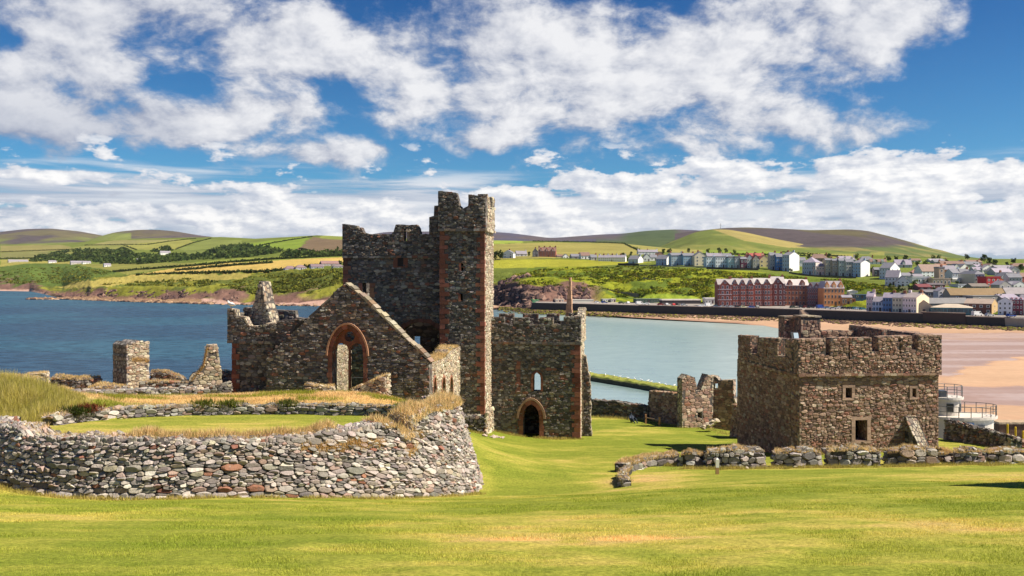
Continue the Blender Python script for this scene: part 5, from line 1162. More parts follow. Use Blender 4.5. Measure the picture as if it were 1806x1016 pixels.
    fp = Plane(GP.at(ur), -GP.N)          # its left face looks to -U
    fin = Plane(GP.at(ur, 2.5), -GP.N); L = Plane(GP.at(ur, 2.5), -GP.N)
    ff = Plane(GP.at(ur), GP.N); 
    wall('buttress', root, ff if np.dot(ff.N, GP.U) < 0 else fin, [(0.03, -14), (2.3, -14), (2.3, -11.8), (0.03, zr)] if np.dot(ff.N, GP.U) < 0 else [(0, -14), (2.47, -14), (2.47, zr), (0.2, -11.8)], [], .75, PAL_DARK, .175, 1.4, 'FE', 160, palE=PAL_WARM)  # dark face paints the fin's shadow, pale edge stones its sunlit slope
build_gatehouse()

# ------------------------------------------------------------------ low ruins, curtain walls and stubs
def low_wall(name, label, cat, pts, hts, t=.8, pal=PAL_LOW, course=.24, straw=0, seed=1, faces='FT', batter=.08, sh=.13, grp=None, aspect=1.6, sink=.25, mat=None, hump=.06, proud=.07):
    """pts: (px, py of the foot, distance) from left to right; hts: height of the wall at each"""
    P = np.array([PT(*q) for q in pts]); zb = ground0(P[:, 0], P[:, 1]) - sink; zt = P[:, 2] + np.array(hts)
    root = thing(name, label, cat, (P[:, 0].mean(), P[:, 1].mean(), P[:, 2].mean()), grp)
    g = Geo(); r = strip_wall(g, P[:, :2], zb, zt, t, pal, course, aspect, batter, seed, faces, proud=proud); obj('stonework', g, mat or M_STONE_CLEAN, root)
    if straw:
        k, px, py, nx, ny, b, tp = r; s = Geo(); straw_on(s, k, px, py, nx, ny, tp, t, batter * float(np.mean(tp - b)), None, None, straw, sh, .03, seed + 3, .1, .08, hump); tag(obj('dry_turf', s, M_BLADE, root), kind='stuff')
    return root
TURF = 'broken walls of large grey boulders along the lawn edge'
def build_low_ruins():
    lw = low_wall
    lw('terrace_wall', 'curved end of the boulder wall stepping down beside the lower path', 'stone wall', [(1101, 826, 47), (1092, 836, 44.5), (1090, 850, 42), (1097, 866, 40)], [.1, .2, .35, .5], .35, PAL_LOW, .2, 700, 201)
    lw('boulder_wall', 'low straw topped bank wall joining the curved end of the boulder wall', 'stone wall', [(1108, 826, 47), (1150, 817, 50), (1200, 812, 51)], [.2, .3, .35], .7, PAL_LOW, .28, 2600, 202, hump=.25)
    for i, (x0, x1, d, h, lab) in enumerate(((1200, 1244, 50, .85, 'small grey boulder wall segment left of the white post'), (1247, 1350, 49, 1.0, 'grey boulder wall segment behind the white post'), (1367, 1450, 49.5, .95, 'grey boulder wall segment below the dark left face of the gatehouse'),
                                           (1461, 1553, 49.5, .95, 'grey boulder wall segment below the gatehouse corner and large window'), (1566, 1653, 49.5, .95, 'grey boulder wall segment below the gatehouse buttress'),
                                           (1655, 1684, 51, .8, 'short rough boulder heap right of the gatehouse buttress'), (1684, 1740, 49.5, .85, 'tumbled boulder wall with a big dark boulder below the sloping wall'), (1742, 1812, 50, .85, 'grey boulder wall segment at the right edge of the lawn'))):
        yb = 826 if x0 < 1400 else 823
        lw('boulder_wall', lab, 'stone wall', [(x0, yb, d), ((x0 + x1) / 2, yb, d - .3), (x1, yb - 1, d)], [h * .85, h, h * .9], .95, PAL_LOW, .30, 1500, 210 + i, 'FT', .1, .16, TURF, 1.5, proud=.12)
    # curtain wall beyond, towards the sea
    lw('curtain_wall', 'long dark low curtain wall closing the castle green above the sea', 'stone wall', [(1036, 737, 99), (1090, 741, 97), (1142, 746, 95)], [2.0, 2.0, 1.7], .9, PAL_DARK, .26, 0, 221)
    lw('ruined_wall', 'dark ruined wall with a straight top between the curtain wall and the stub', 'ruined wall', [(1141, 748, 95.5), (1180, 752, 91), (1207, 757, 87.5)], [3.5, 3.45, 3.3], .9, PAL_GATE, .26, 500, 222)
    # tall stub: two facets
    P1 = Plane(PT(1203, 756, 87)[:2], (.93, .36)); rng = np.random.default_rng(223)
    root = thing('ruined_wall', 'tall reddish ruined wall stub with a gap in its broken battlements', 'ruined wall', PT(1240, 756, 87)); q = lambda x, y: P1.uz(x, y)
    wn = [q(1230, 738), q(1238, 738), q(1238, 727), q(1230, 727)]
    wall('sunlit_face', root, P1, [q(1203, 768), q(1256, 768), q(1258, 700)] + rag(q(1258, 664), q(1250, 658), .1, .4, rng) + rag(q(1247, 660), q(1238, 662), .1, .4, rng) + [q(1236, 688), q(1228, 690), q(1226, 666)] + rag(q(1226, 666), q(1206, 660), .1, .3, rng) + [q(1203, 668)], [wn], .9, PAL_GATE, .24, 1.5, 'FE', 224, palE=PAL_WARM)
    P2 = Plane(PT(1247, 758, 89.5)[:2], (.86, -.51)); q2 = lambda x, y: P2.uz(x, y)
    wall('shaded_face', root, P2, [q2(1249, 768), q2(1300, 772), q2(1300, 715), q2(1294, 700), q2(1293, 670), q2(1268, 671), q2(1262, 664), q2(1251, 662)], [[q2(1257, 686), q2(1266, 686), q2(1266, 676), q2(1257, 676)]], .9, PAL_GATE, .24, 1.5, 'FE', 225, palE=PAL_WARM)
    lw('ruined_wall', 'lower dark wall meeting the left side of the gatehouse', 'ruined wall', [(1287, 770, 80), (1310, 776, 76)], [2.9, 2.7], .9, PAL_GATE, .26, 300, 226)
    # rubble steps beside the stub
    g = Geo(); rng = np.random.default_rng(227); P = []
    for k in range(9): P.append(PT(1240 + k * 3.0, 755 - k * 1.6, 84) + np.array([0, 0, .05]))
    rocks(g, np.array(P), np.full(9, .42), np.array((.52, .44, .33)), rng, .5); tag(obj('fallen_stones', g, M_STONE_CLEAN), 'sunlit flight of fallen pale stones leaning on the ruined stub', 'stones')
    # sloping wall on the right
    lw('curtain_wall', 'dark curtain wall with a sloping top right of the gatehouse', 'stone wall', [(1664, 806, 70), (1730, 806, 65), (1788, 804, 60)], [2.95, 2.04, 1.2], .45, PAL_DARK, .24, 0, 228, aspect=1.5)
    lw('buttress', 'narrow sunlit stone pier at the end of the sloping curtain wall', 'stone pier', [(1785, 803, 60), (1796, 803, 60)], [1.25, 1.2], .7, PAL_WARM, .24, 0, 229)
    lw('curtain_wall', 'low dark wall end cut by the right edge of the photo', 'stone wall', [(1796, 804, 61.5), (1850, 806, 61.5)], [1.0, .8], .8, PAL_GATE, .24, 0, 230)
    # left-hand ruins above the sea
    rng = np.random.default_rng(240); A = Plane(PT(224, 692, 65)[:2], (.6, .8)); q = lambda x, y: A.uz(x, y)
    root = thing('ruin_stub', 'squat rectangular stone stub standing alone against the blue sea', 'ruined wall', PT(233, 690, 66))
    wall('stonework', root, A, [q(223, 702), q(262, 700)] + rag(q(262.5, 680), q(263.5, 606), .045, .3, rng) + rag(q(263, 603), q(245, 600), .08, .3, rng) + rag(q(244, 600), q(223, 607), .1, .3, rng) + rag(q(223, 609), q(223, 690), .04, .3, rng), [], 1.9, PAL_WARM, .15, 1.8, 'FE', 241, palE=PAL_LOW)  # sunlit face painted in pale stone, shaded left side in darker stone
    s = Geo(); n = 500; uu = rng.uniform(q(232, 632)[0], q(262, 640)[0], n); z_ = q(240, 634)[1] + rng.normal(0, .1, n) - (uu - q(232, 632)[0]) * .12; m = A.map(uu, z_, rng.uniform(-.05, .12, n)); blades(s, m[:, 0], m[:, 1], m[:, 2], .16, .03, STRAW[0] * 1.1 + np.zeros((n, 3)), 1.0, rng); tag(obj('dry_turf', s, M_BLADE, root), kind='stuff')
    B = Plane(PT(352, 694, 61)[:2], (.94, .34)); q = lambda x, y: B.uz(x, y); root = thing('ruin_stub', 'jagged leaning stone fragment with dry grass near the left transept', 'ruined wall', PT(370, 694, 61))
    o = [q(330, 706), q(392, 706), q(390, 650)] + rag(q(388, 640), q(385, 612), .06, .4, rng) + [q(383, 608), q(366, 609)] + rag(q(364, 615), q(360, 640), .1, .4, rng) + rag(q(356, 646), q(331, 676), .2, .35, rng)
    wall('stonework', root, B, o, [], .9, PAL_WARM, .2, 1.5, 'FE', 242, palE=PAL_WARM)
    s = Geo(); n = 1500; tt = rng.random(n); uu = np.interp(tt, [0, .4, 1], [q(338, 672)[0], q(360, 640)[0], q(366, 610)[0]]); z_ = np.interp(tt, [0, .4, 1], [q(338, 672)[1], q(360, 645)[1], q(366, 612)[1]]); dd = -rng.uniform(-.15, .9, n)
    m = B.map(uu, z_, dd); blades(s, m[:, 0], m[:, 1], m[:, 2], .2, .04, STRAW[0] * 1.1 + np.zeros((n, 3)), 1.0, rng); tag(obj('dry_turf', s, M_BLADE, root), kind='stuff')
    lw('ruin_wall', 'grass topped broken wall at the far left edge above the sea', 'ruined wall', [(-60, 692, 66), (0, 690, 66), (60, 690, 65)], [1.0, 1.15, .85], .9, PAL_LOW, .2, 2400, 243, hump=.2)
    lw('ruin_wall', 'pale block shaped wall end beside the long grass', 'ruined wall', [(44, 690, 67.5), (82, 690, 68)], [1.25, 1.35], 1.2, PAL_WARM, .2, 900, 244)
    lw('ruin_wall', 'dark grass topped wall piece between the pale block and the stub', 'ruined wall', [(88, 694, 66), (130, 695, 65.5), (174, 693, 66)], [1.15, 1.1, 1.05], 1.1, PAL_DARK, .18, 2000, 245, hump=.3)
    lw('ruin_wall', 'small grass covered mound of stones in front of the dark wall piece', 'ruined wall', [(84, 700, 62), (122, 701, 62)], [.45, .4], .8, PAL_LOW, .2, 900, 246, hump=.3)
    lw('ruin_wall', 'rounded grass topped wall piece right of the squat stub', 'ruined wall', [(264, 678, 71), (290, 678, 71), (320, 680, 71)], [1.05, 1.0, .5], .9, PAL_DARK, .18, 1000, 247, hump=.2)
    lw('ruin_wall', 'low grassy wall footing running from the squat stub to the jagged fragment', 'ruined wall', [(245, 692, 63.5), (300, 690, 63.5), (360, 688, 64)], [.7, .66, .6], .9, PAL_DARK, .18, 1400, 248)
    lw('ruin_wall', 'low wall scrap in front of the left transept corner against the sea', 'ruined wall', [(384, 678, 69), (412, 679, 68)], [.9, .9], .8, PAL_DARK, .18, 700, 249, hump=.2)
    lw('ruin_wall', 'long pale topped footing wall in front of the left ruins', 'ruined wall', [(88, 708, 57.5), (180, 706, 58.5), (260, 704, 59), (345, 700, 60)], [.62, .62, .64, .62], .8, PAL_LOW, .2, 0, 250)
    lw('ruin_wall', 'dark shaded wall end tight against the left transept', 'ruined wall', [(340, 703, 60.5), (375, 700, 61), (408, 699, 61.5)], [.4, .75, .95], .8, PAL_DARK, .2, 0, 251)
    lw('ruin_wall', 'grass mound over fallen masonry left of the squat stub', 'ruined wall', [(150, 698, 63), (180, 697, 63), (212, 696, 63)], [.4, .6, .5], 1.0, PAL_LOW, .2, 1100, 252, hump=.3)
    # fragments under the gable window
    lw('ruin_wall', 'rubble footing with dry grass left below the gable window', 'ruined wall', [(536, 692, 58.5), (585, 694, 58.3)], [.55, .4], .7, PAL_WARM, .2, 900, 253)
    lw('ruin_wall', 'pale broken wall stub with dry grass right below the gable window', 'ruined wall', [(618, 702, 58), (650, 702, 57.6), (680, 702, 57.3)], [.55, 1.0, 1.45], .7, PAL_WARM, .2, 1500, 254)
    # castle wall out of the frame to the right; its shadow falls on the lawn
    lw('curtain_wall', 'tall stone tower just right of the photo throwing its shadow on the lawn', 'stone tower', [(2075, 900, 28), (2170, 890, 29), (2260, 890, 30)], [5.6, 6.2, 5.0], 2.2, PAL_DRY, .3, 0, 255, 'FTB')
build_low_ruins()
# ------------------------------------------------------------------ promenade, breakwater
def build_shore_works():
    # sea wall in lengths, as seen: the slipway gap near the middle and the ramp at the right
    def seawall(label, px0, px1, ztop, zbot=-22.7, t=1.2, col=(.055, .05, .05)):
        pxs = np.linspace(px0, px1, max(4, int((px1 - px0) / 12))); d = wall_d(pxs); X = (pxs - CX) / F * d
        root = thing('sea_wall', label, 'sea wall', (X.mean(), d.mean(), -22), 'promenade sea walls'); g = Geo(); n = len(pxs); zt = np.broadcast_to(ztop, n)
        V = np.stack([np.stack([X, d + o, z], -1) for o, z in ((-.5, np.full(n, zbot)), (0, zt - .35), (t, zt - .35), (t, np.full(n, zbot)))], 1).reshape(-1, 3); i = np.arange(n - 1)[:, None] * 4
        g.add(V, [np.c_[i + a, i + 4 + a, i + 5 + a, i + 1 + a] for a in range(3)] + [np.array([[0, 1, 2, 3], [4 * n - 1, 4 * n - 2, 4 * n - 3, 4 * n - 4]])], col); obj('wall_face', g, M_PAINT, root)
        c = Geo(); V = np.stack([np.stack([X, d + o, z], -1) for o, z in ((-.18, zt - .34), (-.18, zt), (t + .1, zt), (t + .1, zt - .34))], 1).reshape(-1, 3)
        c.add(V, [np.c_[i + a, i + 4 + a, i + 5 + a, i + 1 + a] for a in range(3)] + [np.array([[0, 1, 2, 3], [4 * n - 1, 4 * n - 2, 4 * n - 3, 4 * n - 4]])], (.46, .37, .30)); obj('coping', c, M_PAINT, root)
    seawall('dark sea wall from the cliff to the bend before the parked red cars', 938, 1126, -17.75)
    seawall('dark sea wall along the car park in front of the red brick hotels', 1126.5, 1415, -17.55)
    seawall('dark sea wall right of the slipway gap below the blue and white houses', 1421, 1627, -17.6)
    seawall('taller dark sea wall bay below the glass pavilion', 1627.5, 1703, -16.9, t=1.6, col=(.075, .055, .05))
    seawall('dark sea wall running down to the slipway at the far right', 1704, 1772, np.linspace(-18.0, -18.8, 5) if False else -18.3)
    pxs = np.linspace(1772, 1990, 12); d = wall_d(pxs) - np.linspace(0, 6, 12); X = (pxs - CX) / F * d; zt = np.linspace(-18.3, -22.4, 12)
    root = thing('slipway', 'pale concrete slipway ramp sloping to the sand at the far right', 'slipway', (X[3], d[3], -20)); g = Geo(); i = np.arange(11)[:, None] * 4
    g.add(np.stack([np.stack([X, d + o, z], -1) for o, z in ((0, zt * 0 - 24), (0, zt), (9, zt), (9, zt * 0 - 24))], 1).reshape(-1, 3), [np.c_[i + a, i + 4 + a, i + 5 + a, i + 1 + a] for a in range(3)] + [np.array([[0, 1, 2, 3]])], (.40, .34, .28)); obj('ramp', g, M_PAINT, root)
    p = [PT(1416.5, 556, wall_d(1416.5) + .4), PT(1426, 562, wall_d(1426) - 4.5)]
    root = thing('beach_steps', 'pale concrete beach steps in the gap of the sea wall', 'steps', p[1]); g = Geo()
    for k in range(10):
        a = p[0] + (p[1] - p[0]) * k / 9; z = -18.0 - k * .46; g.box(a[0] - 1.6, a[0] + 1.6, a[1] - .5, a[1] + 3.0, -23.0, z, (.46, .35, .26))
    obj('flight', g, M_PAINT, root)
    # breakwater with weed
    q = [PT(1010, 655, 219.5), PT(1040, 661.5, 211.5), PT(1120, 674, 197.4), PT(1205, 689, 182.7), PT(1290, 704, 170)]
    root = thing('breakwater', 'low weed covered stone breakwater running into the bay', 'breakwater', q[2]); P = np.array(q); g = Geo(); n = 60; t = np.linspace(0, 4, n); Q = np.stack([np.interp(t, range(5), P[:, k]) for k in range(3)], 1); rr = np.random.default_rng(301)
    prof = ((0, -26), (.25, -24.1), (.9, -23.75), (2.6, -23.6), (5.0, -23.7), (5.4, -26)); V = []
    for o, z in prof: V.append(np.stack([Q[:, 0] + o * .35, Q[:, 1] + o, z + rr.uniform(-.15, .15, n) * (z > -25)], -1))
    V = np.stack(V, 1); m = len(prof); i = np.arange(n - 1)[:, None] * m; cc = np.zeros((n, m, 3)); cc[:, :2] = (.05, .05, .03); cc[:, 2:] = (.20, .23, .035); cc[:, 3] = (.27, .27, .06)
    g.add(V.reshape(-1, 3), [np.c_[i + a, i + m + a, i + m + 1 + a, i + 1 + a] for a in range(m - 1)], cc.reshape(-1, 3)); obj('stonework', g, M_ROCK, root)
    return Q
BREAK_Q = build_shore_works()

# ------------------------------------------------------------------ birds
def gull_proto():
    root = thing('seagull', 'white gull standing on the corner merlon of the left transept', 'gull', (0, 0, 0)); g = Geo(); k = 10; st = [(-.30, .02, .26), (-.2, .06, .27), (-.08, .105, .29), (.06, .11, .30), (.15, .08, .34), (.20, .05, .40), (.23, .055, .44), (.28, .045, .45), (.31, .012, .44)]
    V = []; t = np.arange(k) * 2 * np.pi / k
    for x, r, z in st: V.append(np.stack([np.full(k, x), r * np.cos(t), z + r * np.sin(t)], -1))
    V = np.array(V).reshape(-1, 3); i = np.arange(k); j = (i + 1) % k; g.add(V, [np.concatenate([np.c_[i + a * k, j + a * k, j + a * k + k, i + a * k + k] for a in range(len(st) - 1)]), np.array([list(range(k))]), np.array([list(range(len(V) - k, len(V)))])], (.85, .85, .83)); obj('body', g, M_FEATHER, root, True)
    for s in (-1, 1):
        w = Geo(); w.add([(.12, s * .10, .34), (.02, s * .125, .36), (-.25, s * .06, .31), (-.40, s * .02, .27), (-.1, s * .115, .26), (.1, s * .09, .28), (0, s * .08, .31)], np.array([[0, 1, 6], [1, 2, 6], [2, 3, 6], [3, 4, 6], [4, 5, 6], [5, 0, 6]]), (.34, .36, .38)); obj('wing', w, M_FEATHER, root)
        l = Geo(); l.tube((.0, s * .04, 0), (.0, s * .045, .22), .012, .014, 5, (.55, .35, .2)); obj('leg', l, M_FEATHER, root)
    b = Geo(); b.tube((.30, 0, .44), (.37, 0, .425), .016, .006, 5, (.7, .5, .1)); obj('beak', b, M_FEATHER, root)
    return root
def copy_tree(o, parent=None):
    c = o.copy(); COL.objects.link(c); c.parent = parent
    for ch in list(o.children): copy_tree(ch, c)
    return c
def build_gulls():
    g0_ = gull_proto(); nf = CP.off(1.4); u, z = nf.uz(408, 545.5); p = nf.at(u); g0_.location = (p[0], p[1], z - .03); g0_.scale = (1.3,) * 3; g0_.rotation_euler = (0, 0, 2.6)
    rr = np.random.default_rng(310)
    for t in (.25, .9, 1.3, 1.5, 1.62, 1.8, 1.95, 2.1, 2.25, 2.3, 2.48, 2.6, 2.8, 3.0, 3.15):
        c = copy_tree(g0_); q = [np.interp(t, np.linspace(0, 4, 60), BREAK_Q[:, k]) for k in range(3)]; c.location = (q[0] + .9, q[1] + 2.4 + rr.uniform(-.8, 1.6), -23.66); c.rotation_euler = (0, 0, rr.random() * 6.28)
        c['label'] = 'white gull resting on the weed covered breakwater'; c['group'] = 'gulls on the breakwater'
build_gulls()

def wall_foot_grass():
    """longer grass the mower does not reach, at the foot of the walls"""
    g = Geo(); rng = np.random.default_rng(330)
    def line(pts, n, h, spread=.22):
        P = np.array(pts, float); t = rng.uniform(0, len(P) - 1, n); x = np.interp(t, range(len(P)), P[:, 0]) + rng.normal(0, spread, n); y = np.interp(t, range(len(P)), P[:, 1]) - np.abs(rng.normal(0, spread, n))
        k = fbm(x * 1.3, y * 1.3, 77, 3); m = k > .36; x, y, k = x[m], y[m], k[m]; c = np.array([.27, .28, .04]) * (1 - k[:, None]) + np.array([.58, .45, .16]) * k[:, None]
        blades(g, x, y, ground0(x, y), h * (.4 + 1.3 * k), .024, c, .7, rng)
    th = np.radians(np.linspace(-75, 80, 60)); line(np.c_[RT_C[0] + 11.5 * np.sin(th), RT_C[1] - 11.5 * np.cos(th)], 9000, .13, .16)
    line([GP.at(u, .15) for u in np.linspace(0, 9.8, 20)], 1800, .3); line([CP.off(14.5).at(u, .15) for u in np.linspace(2, 9.4, 20)], 2200, .2); line([CP.off(11).at(u, .35) for u in np.linspace(-1.6, 2.2, 10)], 1200, .22)
    for x0, x1, d in ((1100, 1200, 50.5), (1196, 1350, 48.5), (1360, 1560, 49), (1560, 1815, 49)): line([PT(px, 826, d)[:2] for px in np.linspace(x0, x1, 20)], int((x1 - x0) * 16), .2, .25)
    line([PT(px, 740, d)[:2] for px, d in ((1040, 98), (1090, 96.5), (1142, 94), (1205, 87), (1250, 86), (1300, 80))], 2500, .3, .3)
    tag(obj('wall_foot_grass', g, M_BLADE), 'longer unmown grass along the feet of the castle walls', 'grass', kind='stuff')
wall_foot_grass()

# ------------------------------------------------------------------ small things on the castle green
def build_small():
    x, y, _ = PT(1265, 834, 44); z = gz(x, y); r = thing('marker_post', 'short white topped wooden marker post in front of the boulder wall', 'post', (x, y, z)); g = Geo()
    g.prism([(-.075, -.075), (.075, -.075), (.075, .075), (-.075, .075)], -.1, .34, (.42, .26, .13)); obj('wooden_base', g, M_PAINT, r, local=True)
    g = Geo(); g.prism([(-.078, -.078), (.078, -.078), (.078, .078), (-.078, .078)], .34, .74, (.82, .80, .76)); g.prism([(-.078, -.078), (.078, -.078), (.078, .078), (-.078, .078)], .74, .80, (.82, .80, .76), .3); obj('white_cap', g, M_PAINT, r, local=True)
    # seated visitor in dark clothes
    x, y, _ = PT(1114, 748, 92); z = gz(x, y); r = thing('person', 'person in dark clothes sitting on the grass below the curtain wall', 'person', (x, y, z)); me = bpy.data.meshes.new('body')
    J = [(0, 0, .14, .17), (0, .06, .38, .16), (0, .10, .56, .17), (0, .12, .70, .07), (0, .10, .84, .10), (0, .10, .94, .085), (.12, -.05, .13, .10), (.16, -.42, .40, .075), (.15, -.62, .08, .055), (.15, -.74, .06, .05), (-.12, -.05, .13, .10), (-.17, -.40, .42, .075), (-.15, -.62, .08, .055), (-.15, -.74, .06, .05),
         (.20, .10, .58, .06), (.27, -.06, .38, .05), (.17, -.32, .42, .04), (-.20, .10, .58, .06), (-.27, -.06, .38, .05), (-.17, -.32, .43, .04)]
    E = [(0, 1), (1, 2), (2, 3), (3, 4), (4, 5), (0, 6), (6, 7), (7, 8), (8, 9), (0, 10), (10, 11), (11, 12), (12, 13), (2, 14), (14, 15), (15, 16), (2, 17), (17, 18), (18, 19)]
    me.from_pydata([(a * 1.15, b * 1.15, c * 1.15) for a, b, c, _ in J], E, []); o = bpy.data.objects.new('body', me); COL.objects.link(o); o.parent = r
    sk = o.modifiers.new('skin', 'SKIN'); 
    for v, q in zip(me.skin_vertices[0].data, J): v.radius = (q[3] * 1.1, q[3] * 1.1)
    me.skin_vertices[0].data[0].use_root = True; sb = o.modifiers.new('subd', 'SUBSURF'); sb.levels = sb.render_levels = 1
    mm = material('dark clothing', lambda N: pbsdf(N, (.035, .045, .07), .9, .1)); me.materials.append(mm)
    h = Geo(); rocks(h, np.array([[0, .13, 1.06]]), np.array([.11]), np.array((.08, .05, .03)), np.random.default_rng(1), .8); obj('hair', h, M_FEATHER, r, True, local=True)
    s = Geo(); s.add([(-.22, -.03, .42), (.22, -.03, .42), (.20, -.02, .62), (-.20, -.02, .62), (-.2, .02, .42), (.2, .02, .42)], np.array([[0, 1, 2, 3], [0, 4, 5, 1]]), (.35, .40, .55)); obj('scarf', s, M_FEATHER, r, local=True)
    r.rotation_euler = (0, 0, .5)
    # low handrail by the ruined wall
    r = None; pts = [PT(1139, 742, 91), PT(1163, 748, 88)]; r = thing('handrail', 'low timber rail with two posts against the dark ruined wall', 'rail', pts[0]); P = [np.array([p[0], p[1], gz(p[0], p[1])]) for p in pts]
    for p in P: g = Geo(); g.box(p[0] - .08, p[0] + .08, p[1] - .08, p[1] + .08, p[2] - .2, p[2] + .95, (.38, .20, .10)); obj('rail_post', g, M_PAINT, r)
    g = Geo(); g.tube(P[0] + [0, 0, .62], P[1] + [0, 0, .62], .06, col=(.30, .2, .14)); obj('rail', g, M_PAINT, r)
    # floodlight on the gatehouse roof
    p = GP.at(.0, -.6); q = PT(1403, 592, 59.4); r = thing('floodlight', 'pale glass faced floodlight on a stand at the gatehouse roof corner', 'floodlight', q); g = Geo()
    fr = lambda v: np.stack([q[0] + v[:, 0], q[1] + v[:, 1] + v[:, 2] * .5, q[2] + v[:, 2]], -1)
    g.box(-.26, .2, 0, .22, -.22, .22, (.035, .035, .04), fr); obj('housing', g, M_METAL, r)
    g = Geo(); g.box(-.12, .19, -.03, .0, -.17, .18, (.45, .58, .66), fr); obj('lamp_glass', g, M_GLASS, r); g = Geo(); g.tube(q + [0, .2, -.2], q + [0, .2, -.8], .05, col=(.04, .04, .04)); obj('stand', g, M_METAL, r)
    # stones at the turret foot
    for px, py, d, n, lab in ((878, 768, 70, 6, 'few pale loose stones on the grass at the foot of the stair turret'), (858, 764, 69.5, 5, 'brown loose stones close against the stair turret base')):
        rr = np.random.default_rng(int(px)); c = PT(px, py, d); P = np.array([[c[0] + rr.normal(0, .35), c[1] + rr.normal(0, .3), 0] for _ in range(n)]); P[:, 2] = ground0(P[:, 0], P[:, 1]) + .05
        g = Geo(); rocks(g, P, rr.uniform(.12, .28, n), np.array((.42, .34, .30)), rr, .6); tag(obj('loose_stones', g, M_STONE_CLEAN), lab, 'stones')
    # white building with round lookout right of the gatehouse
    ce = PT(1690, 735, 84); r = thing('white_clubhouse', 'white curved seaside building with railed terrace and round lookout beside the gatehouse', 'building', (ce[0], ce[1], -24)); W_ = (.60, .55, .49)
    def drum(c, rx, ry, z0, z1, col, n=28): t = np.arange(n) * 2 * np.pi / n; g = Geo(); g.prism(np.stack([c[0] + rx * np.cos(t), c[1] + ry * np.sin(t)], 1), z0, z1, col); return g
    cl = PT(1696, 745, 85); zt_ = zof(737, 84); obj('wall', drum(cl, 2.95, 1.75, -26, zt_ - .12, W_), M_PAINT, r); obj('terrace_slab', drum(cl, 3.3, 2.0, zt_ - .115, zt_ + .12, (.58, .53, .47)), M_PAINT, r)
    cu = PT(1668, 720, 85.4); zr = zof(702, 85); obj('lookout', drum(cu, 1.35, 1.15, zt_ + .125, zr - .1, W_), M_PAINT, r); obj('roof', drum(cu, 1.6, 1.4, zr - .095, zr + .12, (.60, .55, .5)), M_PAINT, r)
    def rail(c, rx, ry, z, h, a0, a1, n, col): 
        t = np.linspace(a0, a1, n); P = np.stack([c[0] + rx * np.cos(t), c[1] + ry * np.sin(t), np.full(n, z)], 1); g = Geo()
        for p in P: g.tube(p, p + [0, 0, h], .035, col=col)
        for hh in (.5 * h, h):
            for a, b in zip(P[:-1], P[1:]): g.tube(a + [0, 0, hh], b + [0, 0, hh], .03, col=col)
        return g
    obj('terrace_railing', rail(cl, 3.2, 1.9, zt_ + .12, 1.0, -math.pi * .95, math.pi * .6, 15, (.10, .10, .10)), M_METAL, r); obj('roof_railing', rail(cu, 1.5, 1.3, zr + .12, 1.05, -math.pi, math.pi, 11, (.16, .16, .16)), M_METAL, r)
    g = Geo(); g.box(cu[0] - .9, cu[0] - .3, cu[1] - .8, cu[1], zr + .12, zr + .75, (.07, .08, .1)); obj('roof_box', g, M_METAL, r)
    for dx, w, h0, c in ((-.15, .62, .55, cu), (1.12, .3, .55, cu)):
        t = -math.pi / 2 + dx * .75; p = np.array([c[0] + 1.36 * math.cos(t), c[1] + 1.16 * math.sin(t)]); e = np.array([-math.sin(t), math.cos(t)]); nn = np.array([math.cos(t), math.sin(t)]); g = Geo()
        V = [np.r_[p + e * s * w / 2 + nn * o, z] for o in (.05, -.2) for z in (zr - 1.25, zr - .45) for s in (-1, 1)]; g.add(V, np.array([[0, 1, 3, 2], [4, 5, 7, 6], [0, 2, 6, 4], [1, 5, 7, 3], [2, 3, 7, 6], [0, 1, 5, 4]]), (.06, .055, .06)); obj('window', g, M_GLASS, r)
    for dx, w in ((.35, .75), (1.35, .4)):
        t = -math.pi / 2 + dx; p = np.array([cl[0] + 2.96 * math.cos(t), cl[1] + 1.76 * math.sin(t)]); e = np.array([-math.sin(t), math.cos(t)]); nn = np.array([math.cos(t), math.sin(t)]); g = Geo()
        V = [np.r_[p + e * s * w / 2 + nn * o, z] for o in (.06, -.25) for z in (zt_ - 1.3, zt_ - .6) for s in (-1, 1)]; g.add(V, np.array([[0, 1, 3, 2], [4, 5, 7, 6], [0, 2, 6, 4], [1, 5, 7, 3], [2, 3, 7, 6], [0, 1, 5, 4]]), (.06, .055, .06)); obj('window', g, M_GLASS, r)
    t = -math.pi / 2 - .02; p = np.array([cl[0] + 2.97 * math.cos(t), cl[1] + 1.77 * math.sin(t)]); g = Geo(); g.box(p[0] - .3, p[0] + .3, p[1] - .03, p[1] + .1, zt_ - .75, zt_ - .35, (.15, .3, .6)); obj('blue_sign', g, M_PAINT, r)
    # yellow posts and dark quay wall beyond
    a = PT(1762, 748, 95); b = PT(1860, 748, 95); r = thing('quay_wall', 'low dark quay wall at the right edge in front of the sand', 'quay wall', a); g = Geo(); g.box(a[0], b[0], a[1], a[1] + 1.5, -26, a[2], (.10, .055, .035)); g.box(a[0] - .05, b[0], a[1] - .1, a[1] + 1.6, a[2], a[2] + .2, (.4, .3, .2)); obj('masonry', g, M_ROCK, r)
    for px, pt, lab in ((1777, 750, 'yellow post nearest the white clubhouse'), (1791, 755, 'yellow post behind the sunlit stone pier'), (1804.5, 762, 'yellow post cut by the right edge of the photo')):
        p = PT(px, pt, 72); r = thing('yellow_post', lab, 'post', (p[0], p[1], -16), 'yellow quay posts'); g = Geo(); g.tube((p[0], p[1], -22), p, .07, .07, 8, (.75, .5, .03)); obj('shaft', g, M_PAINT, r); g = Geo(); g.tube(p, p + [0, 0, .1], .09, .05, 8, (.75, .5, .03)); obj('cap', g, M_PAINT, r)
build_small()
